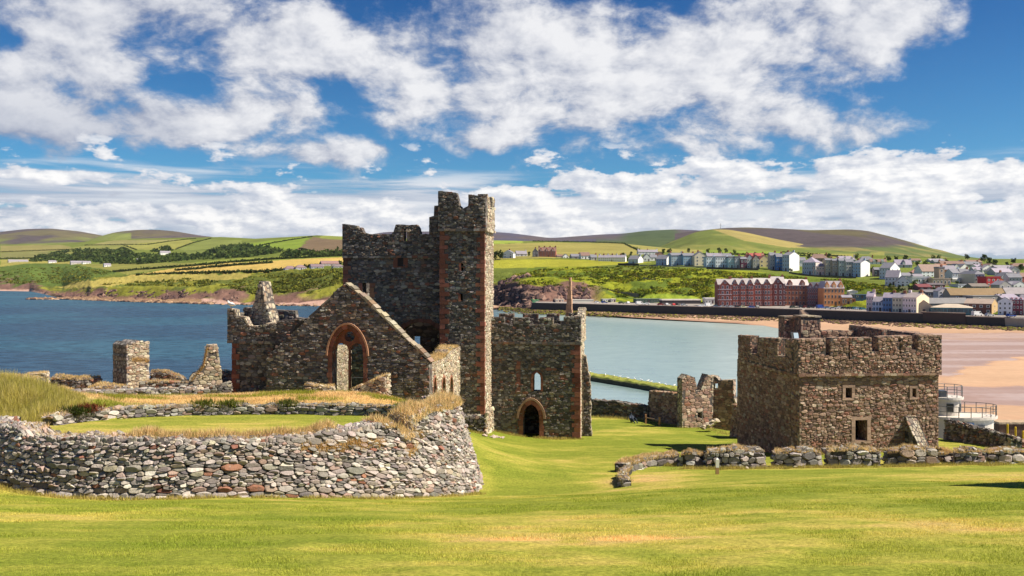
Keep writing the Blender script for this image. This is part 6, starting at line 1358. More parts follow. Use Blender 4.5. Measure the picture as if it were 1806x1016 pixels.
# ------------------------------------------------------------------ the town
WHT = (.86, .85, .82); CRM = (.74, .62, .42); PBL = (.42, .54, .64); BLU = (.13, .26, .46); GRY = (.42, .43, .42); BEI = (.46, .39, .30); PGR = (.52, .56, .50); SLT = (.20, .20, .23); SLB = (.27, .25, .29); BRN = (.22, .14, .115); DRED = (.19, .045, .045); BRK = (.30, .125, .075); PRP = (.10, .03, .06); PNK = (.62, .42, .40); ORG = (.68, .36, .16); LIL = (.62, .52, .60); TEAL = (.06, .17, .20); LAV = (.33, .29, .36); RRF = (.36, .10, .085)
WIN_ME = {}
def win_mesh(kind, frame, glass):
    key = (kind, frame, glass)
    if key not in WIN_ME:
        f = Geo(); f.box(-.5, .5, -.06, .1, 0, 1, frame); a = f.mesh('frame'); a.materials.append(M_PAINT)
        p = Geo(); p.box(-.36, .36, -.075, 0, .10, .88, glass); b = p.mesh('pane'); b.materials.append(M_GLASS); WIN_ME[key] = (a, b)
    return WIN_ME[key]
def put(name, me, parent, loc, sc=(1, 1, 1), rz=0):
    o = bpy.data.objects.new(name, me); COL.objects.link(o); o.parent = parent; o.location = loc; o.scale = sc; o.rotation_euler = (0, 0, rz); return o
def house(name, label, cat, x0, xm, x1, yb, ye, yr, roof='x', wall_c=WHT, roof_c=SLT, fl=2, nc=3, chim=1, yaw=None, group=None, side_c=None, win=WHT, glass=(.05, .055, .07), depth=None, winH=.52, dormers=0, door=True, sidewin=0, base_y=None, winW=None):
    """box house standing on the hillside; pixels give its front x0..xm and right side xm..x1 (base, eaves, ridge rows yb, ye, yr)"""
    d, z = hit((x0 + xm) / 2, base_y or yb); phi = math.atan(((x0 + xm) / 2 - CX) / F)
    if yaw is None: yaw = .5 if x1 - xm > 1.5 else -.25
    psi = yaw + 0.0; w = (xm - x0) * d / F / math.cos(psi) / math.cos(phi); dep = depth or ((x1 - xm) * d / F / math.sin(max(psi, .12)) if x1 - xm > 1.5 else min(max(w, 6), 8.5)); dep = min(dep, 26)
    hw = (yb - ye) * d / F; hr = (ye - yr) * d / F
    rz = -phi - psi                                # front normal turned to the left of the line of sight
    xl = (x0 - CX) / F * d
    root = thing(name, label, cat, (xl, d, z), group, rz)
    B = -2.5
    def mk(nm, g, mat, par=root): return obj(nm, g, mat, par, local=True)
    g = Geo(); rg = [(0, 0), (w, 0), (w, dep), (0, dep)]
    g.prism(rg, B, hw, wall_c)
    ov = .25
    if roof == 'x':      # ridge parallel to the front
        g.add([(0, 0, hw), (0, dep, hw), (0, dep / 2, hw + hr), (w, 0, hw), (w, dep, hw), (w, dep / 2, hw + hr)], np.array([[0, 2, 1], [3, 4, 5]]), wall_c)
        r = Geo(); t = .22
        for s0, s1 in ((-ov, dep / 2), (dep + ov, dep / 2)):
            za = hw - hr * ov / (dep / 2) if hr else hw; v = [(-.12, s0, za), (w + .12, s0, za), (w + .12, s1, hw + hr), (-.12, s1, hw + hr)]; v += [(a, b, c + t) for a, b, c in v]
            r.add(v, np.array([[0, 1, 2, 3], [4, 5, 6, 7], [0, 1, 5, 4], [1, 2, 6, 5], [2, 3, 7, 6], [3, 0, 4, 7]]), roof_c)
    elif roof == 'y':    # gable towards the viewer
        g.add([(0, 0, hw), (w, 0, hw), (w / 2, 0, hw + hr), (0, dep, hw), (w, dep, hw), (w / 2, dep, hw + hr)], np.array([[0, 1, 2], [3, 5, 4]]), wall_c)
        r = Geo(); t = .22
        for s0, s1 in ((-ov, w / 2), (w + ov, w / 2)):
            za = hw - hr * ov / (w / 2); v = [(s0, -.12, za), (s0, dep + .12, za), (s1, dep + .12, hw + hr), (s1, -.12, hw + hr)]; v += [(a, b, c + t) for a, b, c in v]
            r.add(v, np.array([[0, 1, 2, 3], [4, 5, 6, 7], [0, 1, 5, 4], [1, 2, 6, 5], [2, 3, 7, 6], [3, 0, 4, 7]]), roof_c)
    elif roof == 'h':
        r = Geo(); e = min(w, dep) * .42; a, b = (e, w - e) if w >= dep else (w / 2 - .1, w / 2 + .1); c, f_ = (dep / 2, dep / 2) if w >= dep else (e, dep - e)
        v = [(-ov, -ov, hw), (w + ov, -ov, hw), (w + ov, dep + ov, hw), (-ov, dep + ov, hw), (a, c, hw + hr), (b, c, hw + hr), (b, f_ + .01, hw + hr), (a, f_ + .01, hw + hr)]
        r.add(v, np.array([[0, 1, 5, 4], [1, 2, 6, 5], [2, 3, 7, 6], [3, 0, 4, 7], [4, 5, 6, 7], [0, 3, 2, 1]]), roof_c)
    elif roof == 'm':
        r = Geo(); e = min(w, dep) * .12; v = [(-ov, -ov, hw), (w + ov, -ov, hw), (w + ov, dep + ov, hw), (-ov, dep + ov, hw), (e, e, hw + hr), (w - e, e, hw + hr), (w - e, dep - e, hw + hr), (e, dep - e, hw + hr)]
        r.add(v, np.array([[0, 1, 5, 4], [1, 2, 6, 5], [2, 3, 7, 6], [3, 0, 4, 7], [4, 5, 6, 7], [0, 3, 2, 1]]), roof_c)
    else:
        r = Geo(); r.prism([(-.15, -.15), (w + .15, -.15), (w + .15, dep + .15), (-.15, dep + .15)], hw + .01, hw + max(hr, .3), roof_c)
    wo = mk('wall', g, M_PAINT); ro = mk('roof', r, M_ROOF)
    if side_c is not None:  # own colour for the right side; pale gables carry the sun in it
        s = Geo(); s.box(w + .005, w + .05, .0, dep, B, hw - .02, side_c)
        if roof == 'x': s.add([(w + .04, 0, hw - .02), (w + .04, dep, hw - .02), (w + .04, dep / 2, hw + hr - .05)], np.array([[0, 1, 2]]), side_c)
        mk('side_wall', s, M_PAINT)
    for k in range(chim):
        cx = (w - .5) if chim == 1 else .6 + (w - 1.2) * k / max(chim - 1, 1); c = Geo(); cy = dep / 2
        if roof == 'y': cx = w / 2; cy = dep * (.85 if chim == 1 else .2 + .6 * k / max(1, chim - 1))
        c.box(cx - .65, cx + .65, cy - .4, cy + .4, hw + hr * .55, hw + hr + 1.3, wall_c if sum(wall_c) > 1.3 and (k + len(label)) % 2 else BRK); mk('chimney', c, M_PAINT, ro)
        for q in (-.3, .3): p = Geo(); p.tube((cx + q, cy, hw + hr + 1.3), (cx + q, cy, hw + hr + 1.75), .16, .13, 6, (.35, .16, .09)); mk('chimney_pot', p, M_PAINT, ro)
    if dormers:
        for k in range(dormers):
            cx = w * (k + .5) / dormers; dm = Geo(); ww = min(w / dormers * .32, 1.3); dm.box(cx - ww, cx + ww, -.06, dep * .35, hw - .1, hw + hr * .45, wall_c); dm.add([(cx - ww, -.06, hw + hr * .45), (cx + ww, -.06, hw + hr * .45), (cx, -.06, hw + hr * .95), (cx - ww, dep * .4, hw + hr * .45), (cx + ww, dep * .4, hw + hr * .45), (cx, dep * .4, hw + hr * .95)], [np.array([[0, 1, 2]]), np.array([[0, 2, 5, 3], [1, 4, 5, 2]])], wall_c if dormers > 1 else roof_c)
            do = mk('dormer', dm, M_PAINT, ro); a, b = win_mesh('w', win, glass); o = put('window', a, do, (cx, -.075, hw + hr * .02), (ww * 1.1, 1, hr * .45)); 
    if fl and nc:
        a, b = win_mesh('w', win, glass); fh = hw / fl; ww = winW or min(1.35, w / nc * .5)
        for f in range(fl):
            for k in range(nc):
                cx = w * (k + .5) / nc
                if f == 0 and door and k == nc // 2:
                    dg = Geo(); dg.box(cx - .55, cx + .55, -.07, .1, -.2, min(2.3, fh * .85), (.10, .07, .08)); mk('door', dg, M_PAINT); continue
                o = put('window', a, root, (cx, 0, f * fh + fh * .26), (ww, 1, fh * winH)); put('pane', b, o, (0, 0, 0))
        if sidewin:
            for f in range(min(fl, 3)):
                for k in range(sidewin):
                    o = put('window', a, root, (w + (.05 if side_c is not None else 0), dep * (k + .5) / sidewin, f * fh + fh * .26), (1.0, 1, fh * winH), math.pi / 2); put('pane', b, o, (0, 0, 0))
    return root, w, dep, hw, hr
def H(label, *a, name='house', cat='house', **k): return house(name, label, cat, *a, **k)
def build_town():
    # far row on the left of the hillside
    H('white house with a grey roof left of the red brick mansion', 886, 905, 909, 455, 447, 441.5, 'y', WHT, SLT, 2, 2, 1)
    H('grey slate roofed house between the white house and the red brick mansion', 911, 930, 930, 452, 448, 442.5, 'x', (.5, .5, .5), SLB, 1, 3, 1)
    H('red brick mansion with pink banding and a row of gables on the field edge', 949, 980, 980, 453, 443, 436, 'x', (.40, .15, .11), BRN, 3, 6, 4, name='mansion', cat='mansion', yaw=.1, dormers=3, win=(.75, .55, .5))
    H('dark slated side wing of the red brick mansion', 939, 949, 949, 453, 444, 438, 'y', (.20, .19, .21), SLT, 2, 2, 1, yaw=.05, name='house')
    H('small white gabled bungalow right of the red brick mansion', 993, 1003, 1003, 455, 452.5, 448, 'y', WHT, SLT, 1, 2, 0, name='bungalow', cat='bungalow')
    H('low dark roofed bungalow just right of the mansion', 983, 993, 993, 454, 452, 449, 'x', (.5, .48, .46), BRN, 1, 2, 0, name='bungalow', cat='bungalow')
    H('dark roofed cottage left of the white gabled cottage pair', 1008, 1024, 1024, 456, 452.5, 448, 'x', (.3, .3, .32), SLT, 1, 3, 1, name='cottage', cat='cottage')
    H('brown roofed house with a white upper gable on the field edge', 1025, 1041, 1041, 457, 451, 445, 'x', WHT, BRN, 1, 3, 0)
    H('grey cottage at the left end of the white terrace', 1042, 1053, 1053, 459, 454, 449, 'x', GRY, SLT, 1, 2, 1, name='cottage', cat='cottage')
    H('long white terrace with many small chimneys at the field edge', 1055, 1102, 1102, 461, 454.5, 450, 'x', WHT, SLB, 2, 13, 7, name='terrace', cat='terrace', yaw=.15)
    H('pale blue house with white gable end above the dark garden wall', 1108, 1125, 1134, 464, 457.5, 451, 'x', PBL, SLT, 2, 3, 1, side_c=WHT)
    H('white terrace of three standing highest behind the blue house', 1126, 1160, 1160, 449, 444.5, 440.5, 'x', (.70, .72, .75), SLB, 2, 6, 3, name='terrace', cat='terrace')
    H('plain white gable fronted house behind the grass bank', 1135, 1147, 1147, 461, 454, 447.5, 'y', (.62, .64, .62), SLT, 1, 2, 0)
    H('brown brick gabled house left of the tall blue terrace', 1158, 1171, 1171, 458, 450, 444, 'y', (.33, .2, .15), BRN, 1, 2, 0)
    H('white walled house with a slate roof below the brown brick gable', 1147, 1159, 1159, 460, 454, 449, 'x', WHT, SLT, 1, 2, 1)
    H('low blue terrace with a white gable end on the upper road', 1157, 1175, 1184, 467, 457, 450, 'x', (.36, .46, .60), SLT, 2, 4, 1, side_c=WHT, name='terrace', cat='terrace')
    H('tall grey blue terrace left of the cream gable', 1184, 1205, 1205, 468, 450.5, 446, 'x', (.36, .48, .55), SLT, 4, 5, 2, yaw=-.28, name='terrace', cat='terrace')
    H('tall teal blue terrace joined to the cream gabled house', 1205, 1225, 1225, 468, 451, 446.5, 'x', (.25, .42, .55), SLT, 4, 5, 2, yaw=-.28, name='terrace', cat='terrace')
    H('tall cream gabled house with a plain sunlit face on the upper road', 1225, 1244, 1244, 469, 451, 444, 'y', (.80, .70, .52), SLT, 3, 2, 1, yaw=-.25, door=False)
    H('dark roofed house row standing behind the pale blue terrace', 1247, 1272, 1272, 455, 449, 443.5, 'x', (.55, .55, .57), SLB, 1, 4, 2, name='terrace', cat='terrace', base_y=458)
    H('second slate roofed house row behind the pale blue terrace, nearer the purple house', 1272, 1290, 1290, 456, 450, 445, 'x', WHT, SLT, 1, 3, 2, name='terrace', cat='terrace', base_y=458)
    H('pale blue three storey house at the left end of its terrace', 1246, 1262, 1262, 472, 453.5, 452.5, 'f', (.58, .68, .74), SLT, 3, 4, 1, yaw=-.32)
    H('whitish blue three storey house in the middle of the pale terrace', 1262, 1285, 1285, 472, 453.5, 452.5, 'f', (.70, .76, .79), SLT, 3, 6, 1, yaw=-.32)
    H('pale teal house with a dark door left of the grey house', 1285, 1296, 1296, 472.5, 455, 453, 'f', (.44, .60, .62), SLT, 3, 3, 1, yaw=-.32)
    H('mid grey house left of the purple house', 1296, 1306, 1306, 472.5, 455, 452, 'f', (.40, .43, .47), SLT, 3, 3, 1, yaw=-.32)
    H('deep purple house with white window frames on the upper road', 1306, 1317, 1317, 473, 457, 453, 'x', PRP, SLT, 2, 2, 1, yaw=-.32)
    H('blue grey gabled house right of the purple house', 1317, 1328, 1328, 473, 456, 449, 'y', (.35, .42, .44), RRF, 3, 2, 1, yaw=-.32)
    H('olive grey gabled house with a red roof left of the yellow house', 1328, 1339, 1339, 474, 457, 450, 'y', (.33, .33, .27), RRF, 3, 2, 1, yaw=-.32)
    H('pale yellow gabled house with a sunlit face on the upper road', 1339, 1357, 1357, 471.5, 458, 450, 'y', (.82, .68, .38), RRF, 2, 2, 1, yaw=-.25, door=False)
    H('red roofed house row behind the yellow gabled house', 1318, 1346, 1346, 456, 449.5, 444.5, 'x', (.5, .3, .28), RRF, 1, 4, 3, base_y=458, name='terrace', cat='terrace')
    H('tall beige grey house right of the yellow house', 1358, 1369, 1369, 475.5, 450.5, 445.5, 'x', (.45, .42, .40), SLT, 4, 3, 1, yaw=-.30)
    H('tall bright blue house in the upper terrace', 1369, 1380, 1380, 476.5, 453, 447, 'x', (.10, .24, .50), SLT, 4, 3, 1, yaw=-.30)
    H('tall grey blue house with a huge blank white gable end', 1380, 1391, 1411, 478, 450.5, 444.5, 'x', (.42, .50, .60), SLT, 4, 3, 2, side_c=(.85, .84, .82), yaw=.55, depth=14)  # front coloured bluish for its shade, gable white for the sun
    H('small slate roofed white house behind the huge white gable', 1405, 1420, 1420, 468, 457.5, 452, 'x', WHT, SLT, 1, 2, 0, base_y=470)
    H('grey blue house with glazed verandas and a hipped roof', 1415, 1436, 1446, 484, 463, 454, 'h', (.40, .45, .53), LAV, 3, 6, 0, side_c=(.7, .6, .55), yaw=.4, winH=.6)
    H('pink house with a small garage below the hipped roof house', 1434, 1452, 1456, 485.5, 470, 462, 'x', PNK, SLB, 2, 4, 0, yaw=-.28)
    H('large brown hip roofed house on the skyline of the upper town', 1430, 1457, 1457, 459, 452.5, 445, 'h', (.38, .26, .2), BRN, 1, 4, 1, base_y=462)
    H('beige bay fronted house at the left end of the beige terrace', 1456, 1468, 1468, 486, 459, 456, 'x', BEI, SLT, 4, 3, 1, yaw=-.30)
    H('darker tan house between the beige and pale green houses', 1468, 1480, 1480, 486.5, 460, 457, 'x', (.37, .30, .25), SLT, 4, 3, 1, yaw=-.30)
    H('pale green house in the upper terrace', 1480, 1492, 1492, 487, 460, 456, 'x', PGR, SLT, 4, 3, 1, yaw=-.30)
    H('cream grey house between the pale green and sky blue houses', 1492, 1504, 1504, 487.5, 462, 457, 'x', (.55, .53, .46), SLT, 4, 3, 1, yaw=-.30)
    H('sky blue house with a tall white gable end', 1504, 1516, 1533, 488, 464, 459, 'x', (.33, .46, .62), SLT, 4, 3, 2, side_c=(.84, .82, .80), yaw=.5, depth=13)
    H('slate roofed villa on the skyline above the beige terrace', 1474, 1505, 1505, 457, 453, 446.5, 'h', (.5, .46, .42), LAV, 1, 4, 1, base_y=462)
    H('grey hip roofed villa on the skyline right of the beige terrace', 1516, 1538, 1538, 457, 453.5, 447, 'h', (.42, .42, .42), SLT, 1, 3, 1, base_y=462)
    H('brown roofed bungalow with white dormers above the white farmhouse', 1535, 1560, 1560, 464, 460, 455, 'x', WHT, BRN, 1, 4, 1, dormers=2, base_y=466, name='bungalow', cat='bungalow')
    H('large white house with grey shaded front and broad sunlit gable', 1551, 1567, 1588, 492, 473, 463.5, 'x', (.62, .66, .72), SLT, 3, 4, 0, side_c=(.84, .82, .80), yaw=.5, sidewin=2, depth=13)  # front shade and gable sunlight are put into the two wall colours
    H('dark timbered outbuilding left of the large white house', 1542, 1551, 1551, 488, 476, 472, 'x', (.12, .10, .12), SLT, 1, 2, 0, name='outbuilding', cat='outbuilding')
    H('white cottage with a sloping slate roof below the large white house', 1561, 1581, 1581, 503, 489, 477, 'x', (.68, .70, .74), SLB, 2, 4, 0, yaw=.25, name='cottage', cat='cottage')
    H('white gabled cottage with a porch at the grass edge', 1581, 1600, 1602, 505, 496, 487, 'y', (.82, .80, .77), SLT, 2, 3, 0, yaw=-.15, name='cottage', cat='cottage')
    H('pinkish roofed bungalow right of the large white gable', 1606, 1622, 1622, 486, 481, 475, 'h', (.55, .40, .30), (.34, .19, .16), 1, 3, 0, base_y=486, name='bungalow', cat='bungalow')
    H('grey slate house with a white dormer on the right skyline', 1579, 1604, 1604, 470, 465, 456, 'x', (.52, .52, .55), LAV, 1, 3, 1, dormers=1, base_y=472)
    # right-hand town
    rt = [('dark roofed white house high on the right above the orange brick house', 1626, 1656, 1656, 489, 479, 467, 'x', (.70, .75, .78), BRN, 2, 5, 0),
          ('low white extension beside the grey stone gable', 1609, 1630, 1630, 501, 491, 488, 'f', WHT, (.6, .6, .6), 1, 3, 0), ('grey stone gabled barn in front of the low white extension', 1631, 1645, 1645, 502, 494, 488.5, 'y', (.26, .25, .25), SLT, 1, 1, 0),
          ('narrow tan rendered house with a tall chimney', 1656, 1664, 1664, 500, 474, 471, 'f', (.50, .36, .26), SLT, 3, 1, 1), ('orange brick house with two small dormers', 1661, 1682, 1682, 489, 476, 469, 'x', (.55, .23, .12), SLB, 2, 4, 0),
          ('white and lilac house tucked under the orange brick house', 1663, 1677, 1677, 493, 483, 480, 'f', (.55, .52, .58), SLT, 2, 3, 0), ('flat tan building with orange panels above the maroon sheds', 1645, 1671, 1671, 504, 493, 491, 'f', (.58, .42, .30), (.5, .4, .32), 1, 5, 0),
          ('slate roofed grey blue house below the left white gable', 1680, 1694, 1694, 497, 482, 475, 'x', (.46, .52, .60), SLT, 2, 4, 1), ('slate roofed pale grey house below the right white gable', 1694, 1707, 1707, 497, 482, 475, 'x', (.52, .57, .62), SLT, 2, 3, 1),
          ('pale blue gabled house beside the big grey white house', 1707, 1719, 1719, 495, 484, 476, 'y', (.50, .57, .68), SLT, 2, 3, 0), ('big grey white house with a flat roof and bright white side', 1719, 1733, 1741, 503, 484, 478, 'h', (.56, .55, .50), SLT, 3, 3, 1),
          ('left small white gable on the dark roofed row', 1682, 1691, 1691, 479, 472, 466, 'y', WHT, SLT, 1, 1, 0), ('right small white gable on the dark roofed row', 1695, 1706, 1706, 479, 472, 466, 'y', WHT, SLT, 1, 1, 0),
          ('long dark roofed terrace along the right skyline', 1660, 1694, 1694, 470, 466, 461, 'x', (.4, .36, .33), BRN, 1, 5, 2), ('second dark roofed terrace on the right skyline', 1697, 1722, 1722, 471, 467, 462, 'x', (.45, .4, .36), SLT, 1, 4, 2),
          ('white gabled house with a chimney above the red shop', 1733, 1748, 1748, 482, 474, 468, 'y', WHT, SLB, 2, 2, 1), ('cream gabled cottage right of the white gable above the red shop', 1749, 1761, 1761, 484, 478, 472, 'y', (.75, .68, .55), SLT, 1, 2, 0),
          ('bright red shop with black and white panels', 1740, 1759, 1759, 506, 491, 488, 'f', (.48, .04, .05), (.35, .04, .05), 2, 3, 0), ('orange red gabled house beside the red shop', 1757, 1768, 1768, 504, 495, 490, 'y', (.60, .18, .09), SLB, 1, 2, 0),
          ('tall grey gabled house right of the orange red gable', 1767, 1781, 1781, 499, 488, 481, 'y', (.55, .57, .60), SLT, 2, 2, 1), ('pale grey stone gabled house above the promenade dip', 1763, 1779, 1779, 516, 503, 496, 'y', (.42, .40, .36), SLB, 2, 2, 0),
          ('white gabled house near the right edge of the skyline', 1782, 1795, 1795, 485, 477, 471, 'y', (.78, .72, .68), SLB, 2, 2, 1), ('lavender grey house below the white gable at the right edge', 1779, 1797, 1797, 503, 490, 483, 'x', (.50, .50, .56), SLT, 2, 4, 1),
          ('dark red brick house cut by the right edge of the photo', 1797, 1822, 1822, 502, 489, 482, 'x', (.30, .10, .08), BRN, 2, 4, 1), ('slate roofed house behind the lavender grey house', 1755, 1779, 1779, 486, 481, 474, 'x', (.45, .45, .50), LAV, 1, 4, 1),
          ('brown roofed long house on the skyline near the right edge', 1757, 1783, 1783, 478, 474, 468.5, 'x', (.38, .3, .27), SLB, 1, 4, 1), ('brown hip roofed house at the far right skyline', 1784, 1815, 1815, 474, 470, 464.5, 'h', (.4, .34, .3), BRN, 1, 4, 1),
          ('grey roofed bungalow under the trees above the dark row', 1641, 1662, 1662, 463.5, 460.5, 457, 'x', (.55, .55, .55), LAV, 1, 3, 0), ('small white bungalow on the skyline among trees', 1606, 1622, 1622, 463, 460, 456.5, 'x', WHT, BRN, 1, 3, 0),
          ('maroon roofed shed behind the pink and white houses', 1620, 1640, 1640, 512, 507, 502, 'x', (.2, .08, .08), (.19, .06, .065), 1, 2, 0), ('dark shed with a maroon front below the tan building', 1640, 1662, 1662, 510, 503, 500, 'x', (.15, .06, .07), (.13, .11, .12), 1, 2, 0),
          ('low dark grey workshop left of the narrow white house', 1632, 1655, 1655, 524, 516, 512, 'x', (.16, .15, .16), (.18, .17, .18), 1, 2, 0), ('narrow weathered white house with a gable left of the long barn', 1655, 1670, 1672, 530, 514, 508, 'y', (.58, .57, .60), SLB, 3, 2, 0),
          ('long stone barn with a brown mossy roof', 1676, 1754, 1754, 531, 521, 509.5, 'x', (.34, .31, .26), (.21, .135, .06), 1, 4, 0), ('flat roofed grey stone store below the barn', 1716, 1754, 1754, 534, 523, 522, 'f', (.36, .34, .31), (.3, .29, .28), 1, 2, 0),
          ('long dark slate roof of the hall behind the glass pavilion', 1634, 1712, 1712, 541, 536, 527, 'x', (.2, .2, .2), (.19, .185, .19), 0, 0, 0), ('grey shop roofs behind the white promenade house', 1759, 1790, 1790, 524, 519, 511, 'x', (.4, .38, .35), (.30, .29, .28), 1, 3, 0),
          ('tan gabled store behind the maroon promenade house', 1775, 1806, 1806, 526, 519, 509, 'x', (.50, .42, .33), (.30, .27, .28), 1, 3, 0)]
    rt += [('small white house with a hipped roof between the pinkish bungalow and the brown roofed house', 1618, 1630, 1630, 478, 473, 468, 'h', WHT, SLT, 1, 2, 0), ('dark slate house behind the left skyline terrace of the right town', 1648, 1668, 1668, 466, 462.5, 458.5, 'x', (.42, .40, .38), SLT, 1, 4, 1),
           ('brown roofed house peeping over the second skyline terrace', 1706, 1727, 1727, 466, 463, 459, 'x', (.5, .42, .35), BRN, 1, 3, 1), ('pale gabled house between the two skyline terraces', 1690, 1700, 1700, 469, 464.5, 459.5, 'y', (.72, .68, .62), SLT, 1, 2, 0),
           ('white cottage beside the broad skyline tree clump', 1722, 1734, 1734, 475, 471, 467, 'x', WHT, LAV, 1, 3, 1), ('grey house with a lavender roof left of the white gable above the red shop', 1718, 1734, 1734, 482, 477, 472, 'x', (.52, .52, .56), LAV, 1, 3, 1),
           ('cream gabled house low on the right skyline', 1741, 1753, 1753, 474, 470, 465.5, 'y', (.72, .66, .54), BRN, 1, 2, 0), ('small white dormered house right of the tall grey gable', 1781, 1793, 1793, 495, 488, 483, 'x', WHT, SLT, 1, 3, 1),
           ('white fronted house in front of the lavender grey house', 1781, 1797, 1797, 512, 504, 498, 'x', (.72, .72, .74), SLT, 1, 4, 0), ('dark roofed yard building below the lavender grey house', 1778, 1806, 1806, 518, 513, 508, 'x', (.35, .30, .27), (.2, .19, .2), 1, 4, 0),
           ('white blue garage row with dark doors below the grey blue houses', 1690, 1716, 1716, 508, 503, 501.5, 'f', (.62, .66, .74), (.4, .42, .46), 1, 5, 0), ('dark slate lean-to roofs above the mossy barn', 1714, 1738, 1738, 510, 506, 501, 'x', (.25, .23, .22), (.2, .17, .15), 1, 3, 0),
           ('small round ended white shed below the slate roofed grey blue house', 1687, 1692, 1692, 499, 493, 491, 'y', WHT, WHT, 0, 0, 0), ('pale stone cottage left of the mossy barn roof end', 1664, 1676, 1676, 518, 512, 508, 'x', (.5, .47, .42), SLT, 1, 2, 0),
           ('terracotta roofed house above the narrow tan house', 1652, 1668, 1668, 476, 471, 466, 'x', (.55, .42, .34), (.30, .15, .10), 1, 3, 1), ('small grey house wedged left of the dark roofed white house', 1612, 1626, 1626, 496, 489, 484, 'x', (.46, .46, .48), SLB, 1, 2, 0),
           ('white walled house below the pinkish bungalow', 1592, 1606, 1606, 494, 487, 482, 'x', WHT, SLT, 1, 3, 0), ('lilac roofed shop row left of the cream promenade house', 1766, 1790, 1790, 531, 526, 520, 'x', (.45, .40, .38), LAV, 1, 4, 0),
           ('white house with a bay above the maroon promenade house', 1788, 1806, 1806, 512, 503, 497, 'y', (.70, .70, .72), SLB, 2, 3, 0), ('brown stone house behind the brown brick hall', 1722, 1748, 1748, 540, 533, 529, 'x', (.33, .28, .24), (.24, .21, .2), 1, 4, 0)]
    for a in rt: H(*a, base_y=a[4] - 0.5, yaw=(-.52, -.66, -.42)[len(a[0]) % 3], door=False)
    # promenade row
    H('pink and lilac end house of the promenade row', 1528, 1539, 1539, 549.5, 523, 515, 'x', (.66, .52, .53), LAV, 3, 3, 1, yaw=.2)
    H('low white and blue house with bay windows between its taller neighbours', 1539, 1557, 1557, 550, 532, 524, 'x', (.60, .64, .72), SLB, 2, 4, 0, yaw=.2, win=(.12, .25, .45), winH=.62)
    H('strong blue house on the promenade', 1557, 1574, 1574, 551, 525, 517, 'x', (.13, .24, .45), LAV, 3, 4, 1, yaw=.2, win=(.10, .14, .25))
    H('cream house with dark windows on the promenade', 1574, 1592, 1592, 552, 525, 517.5, 'x', (.66, .64, .50), SLB, 3, 4, 1, yaw=.2, win=(.6, .58, .45))
    H('white lilac house with a cream gable end on the promenade', 1592, 1612, 1633, 553, 525, 516.5, 'x', (.70, .64, .68), (.33, .28, .28), 3, 5, 2, side_c=(.80, .70, .50), yaw=.5, depth=12)
    H('beige gable fronted hall with dark doors on the promenade', 1612, 1641, 1641, 553.5, 542, 530, 'y', (.58, .47, .34), (.30, .22, .18), 1, 3, 0, name='hall', cat='hall', yaw=-.1, depth=16, glass=(.06, .07, .08), win=(.25, .28, .28), winH=.6)
    H('teal glass promenade pavilion with a flat beige roof', 1642, 1700, 1722, 556, 543, 537, 'h', TEAL, (.50, .42, .33), 1, 10, 0, name='pavilion', cat='pavilion', yaw=.02, base_y=555.2, depth=14, glass=(.05, .12, .15), win=(.10, .26, .30), winH=.66, door=False, winW=2.0)
    H('brown brick hall with a yellow gable front on the promenade', 1700, 1738, 1757, 557, 540, 532, 'x', (.20, .09, .07), (.38, .30, .25), 2, 4, 0, name='hall', cat='hall', base_y=552.5, yaw=.25, side_c=(.55, .38, .20), depth=11, sidewin=1)
    H('ornate white promenade house with a curved gable', 1760, 1779, 1779, 560, 536, 529, 'y', (.72, .72, .76), SLB, 3, 3, 0, yaw=.15, base_y=555.5)
    H('maroon promenade house with white bands and small white gables', 1780, 1798, 1798, 560, 533, 529, 'x', (.22, .05, .07), LAV, 3, 4, 0, yaw=.15, base_y=555.5, dormers=3)
    H('cream promenade house cut by the right edge of the photo', 1798, 1822, 1822, 561, 535, 526, 'x', (.62, .58, .48), SLB, 3, 4, 1, yaw=.15, base_y=555.5)
    # red brick hotels
    def hotel(label, x0, x1, yb, ye, yr, c, rc, nf, ncol, gables, ch, side=None, yaw=.16, win=(.62, .5, .5), xm=None, **k):
        r, w, dep, hw, hr = house('brick_hotel', label, 'hotel', x0, xm or x1, x1, yb, ye, yr, k.pop('roof', 'x'), c, rc, nf, ncol, ch, yaw=yaw, side_c=side, win=win, depth=k.pop('depth', 13), winH=.6, **k)
        for i in range(gables):
            cx = w * (i + .5) / gables; ww = w / gables * .36; g = Geo(); zb = hw - .3; zt = hw + hr * .82
            g.add([(cx - ww, -.5, zb - hw * .93), (cx + ww, -.5, zb - hw * .93), (cx + ww, -.5, zb), (cx, -.5, zt), (cx - ww, -.5, zb), (cx - ww, 5, zb - hw * .93), (cx + ww, 5, zb - hw * .93), (cx + ww, 5, zb), (cx, 5, zt), (cx - ww, 5, zb)],
                  [np.array([[0, 1, 2, 3, 4]]), np.array([[1, 6, 7, 2], [5, 0, 4, 9]])], c); gb = obj('gabled_bay', g, M_PAINT, r, local=True)
            g = Geo(); g.add([(cx - ww - .2, -.65, zb - .1), (cx, -.65, zt + .15), (cx, 5, zt + .15), (cx - ww - .2, 5, zb - .1), (cx + ww + .2, -.65, zb - .1), (cx + ww + .2, 5, zb - .1)], np.array([[0, 1, 2, 3], [1, 4, 5, 2]]), rc); obj('bay_roof', g, M_ROOF, gb, local=True)
            a, b = win_mesh('w', win, (.05, .055, .07)); fh = hw / nf
            for f in range(nf + 1):
                for s in ((-.45, .45) if f < nf else (0,)):
                    o = put('window', a, gb, (cx + s * ww, -.5, f * fh + fh * .2), (min(1.3, ww * .62), 1, fh * .62 if f < nf else hr * .3)); put('pane', b, o, (0, 0, 0))
        return r, w, dep, hw, hr
    r, w, dep, hw, hr = hotel('dark red corner hotel with pale bands and a gabled end', 1266, 1290, 541, 503, 493.5, (.27, .085, .065), (.36, .32, .32), 4, 3, 1, 1, win=(.6, .45, .48), yaw=-.16, base_y=540)
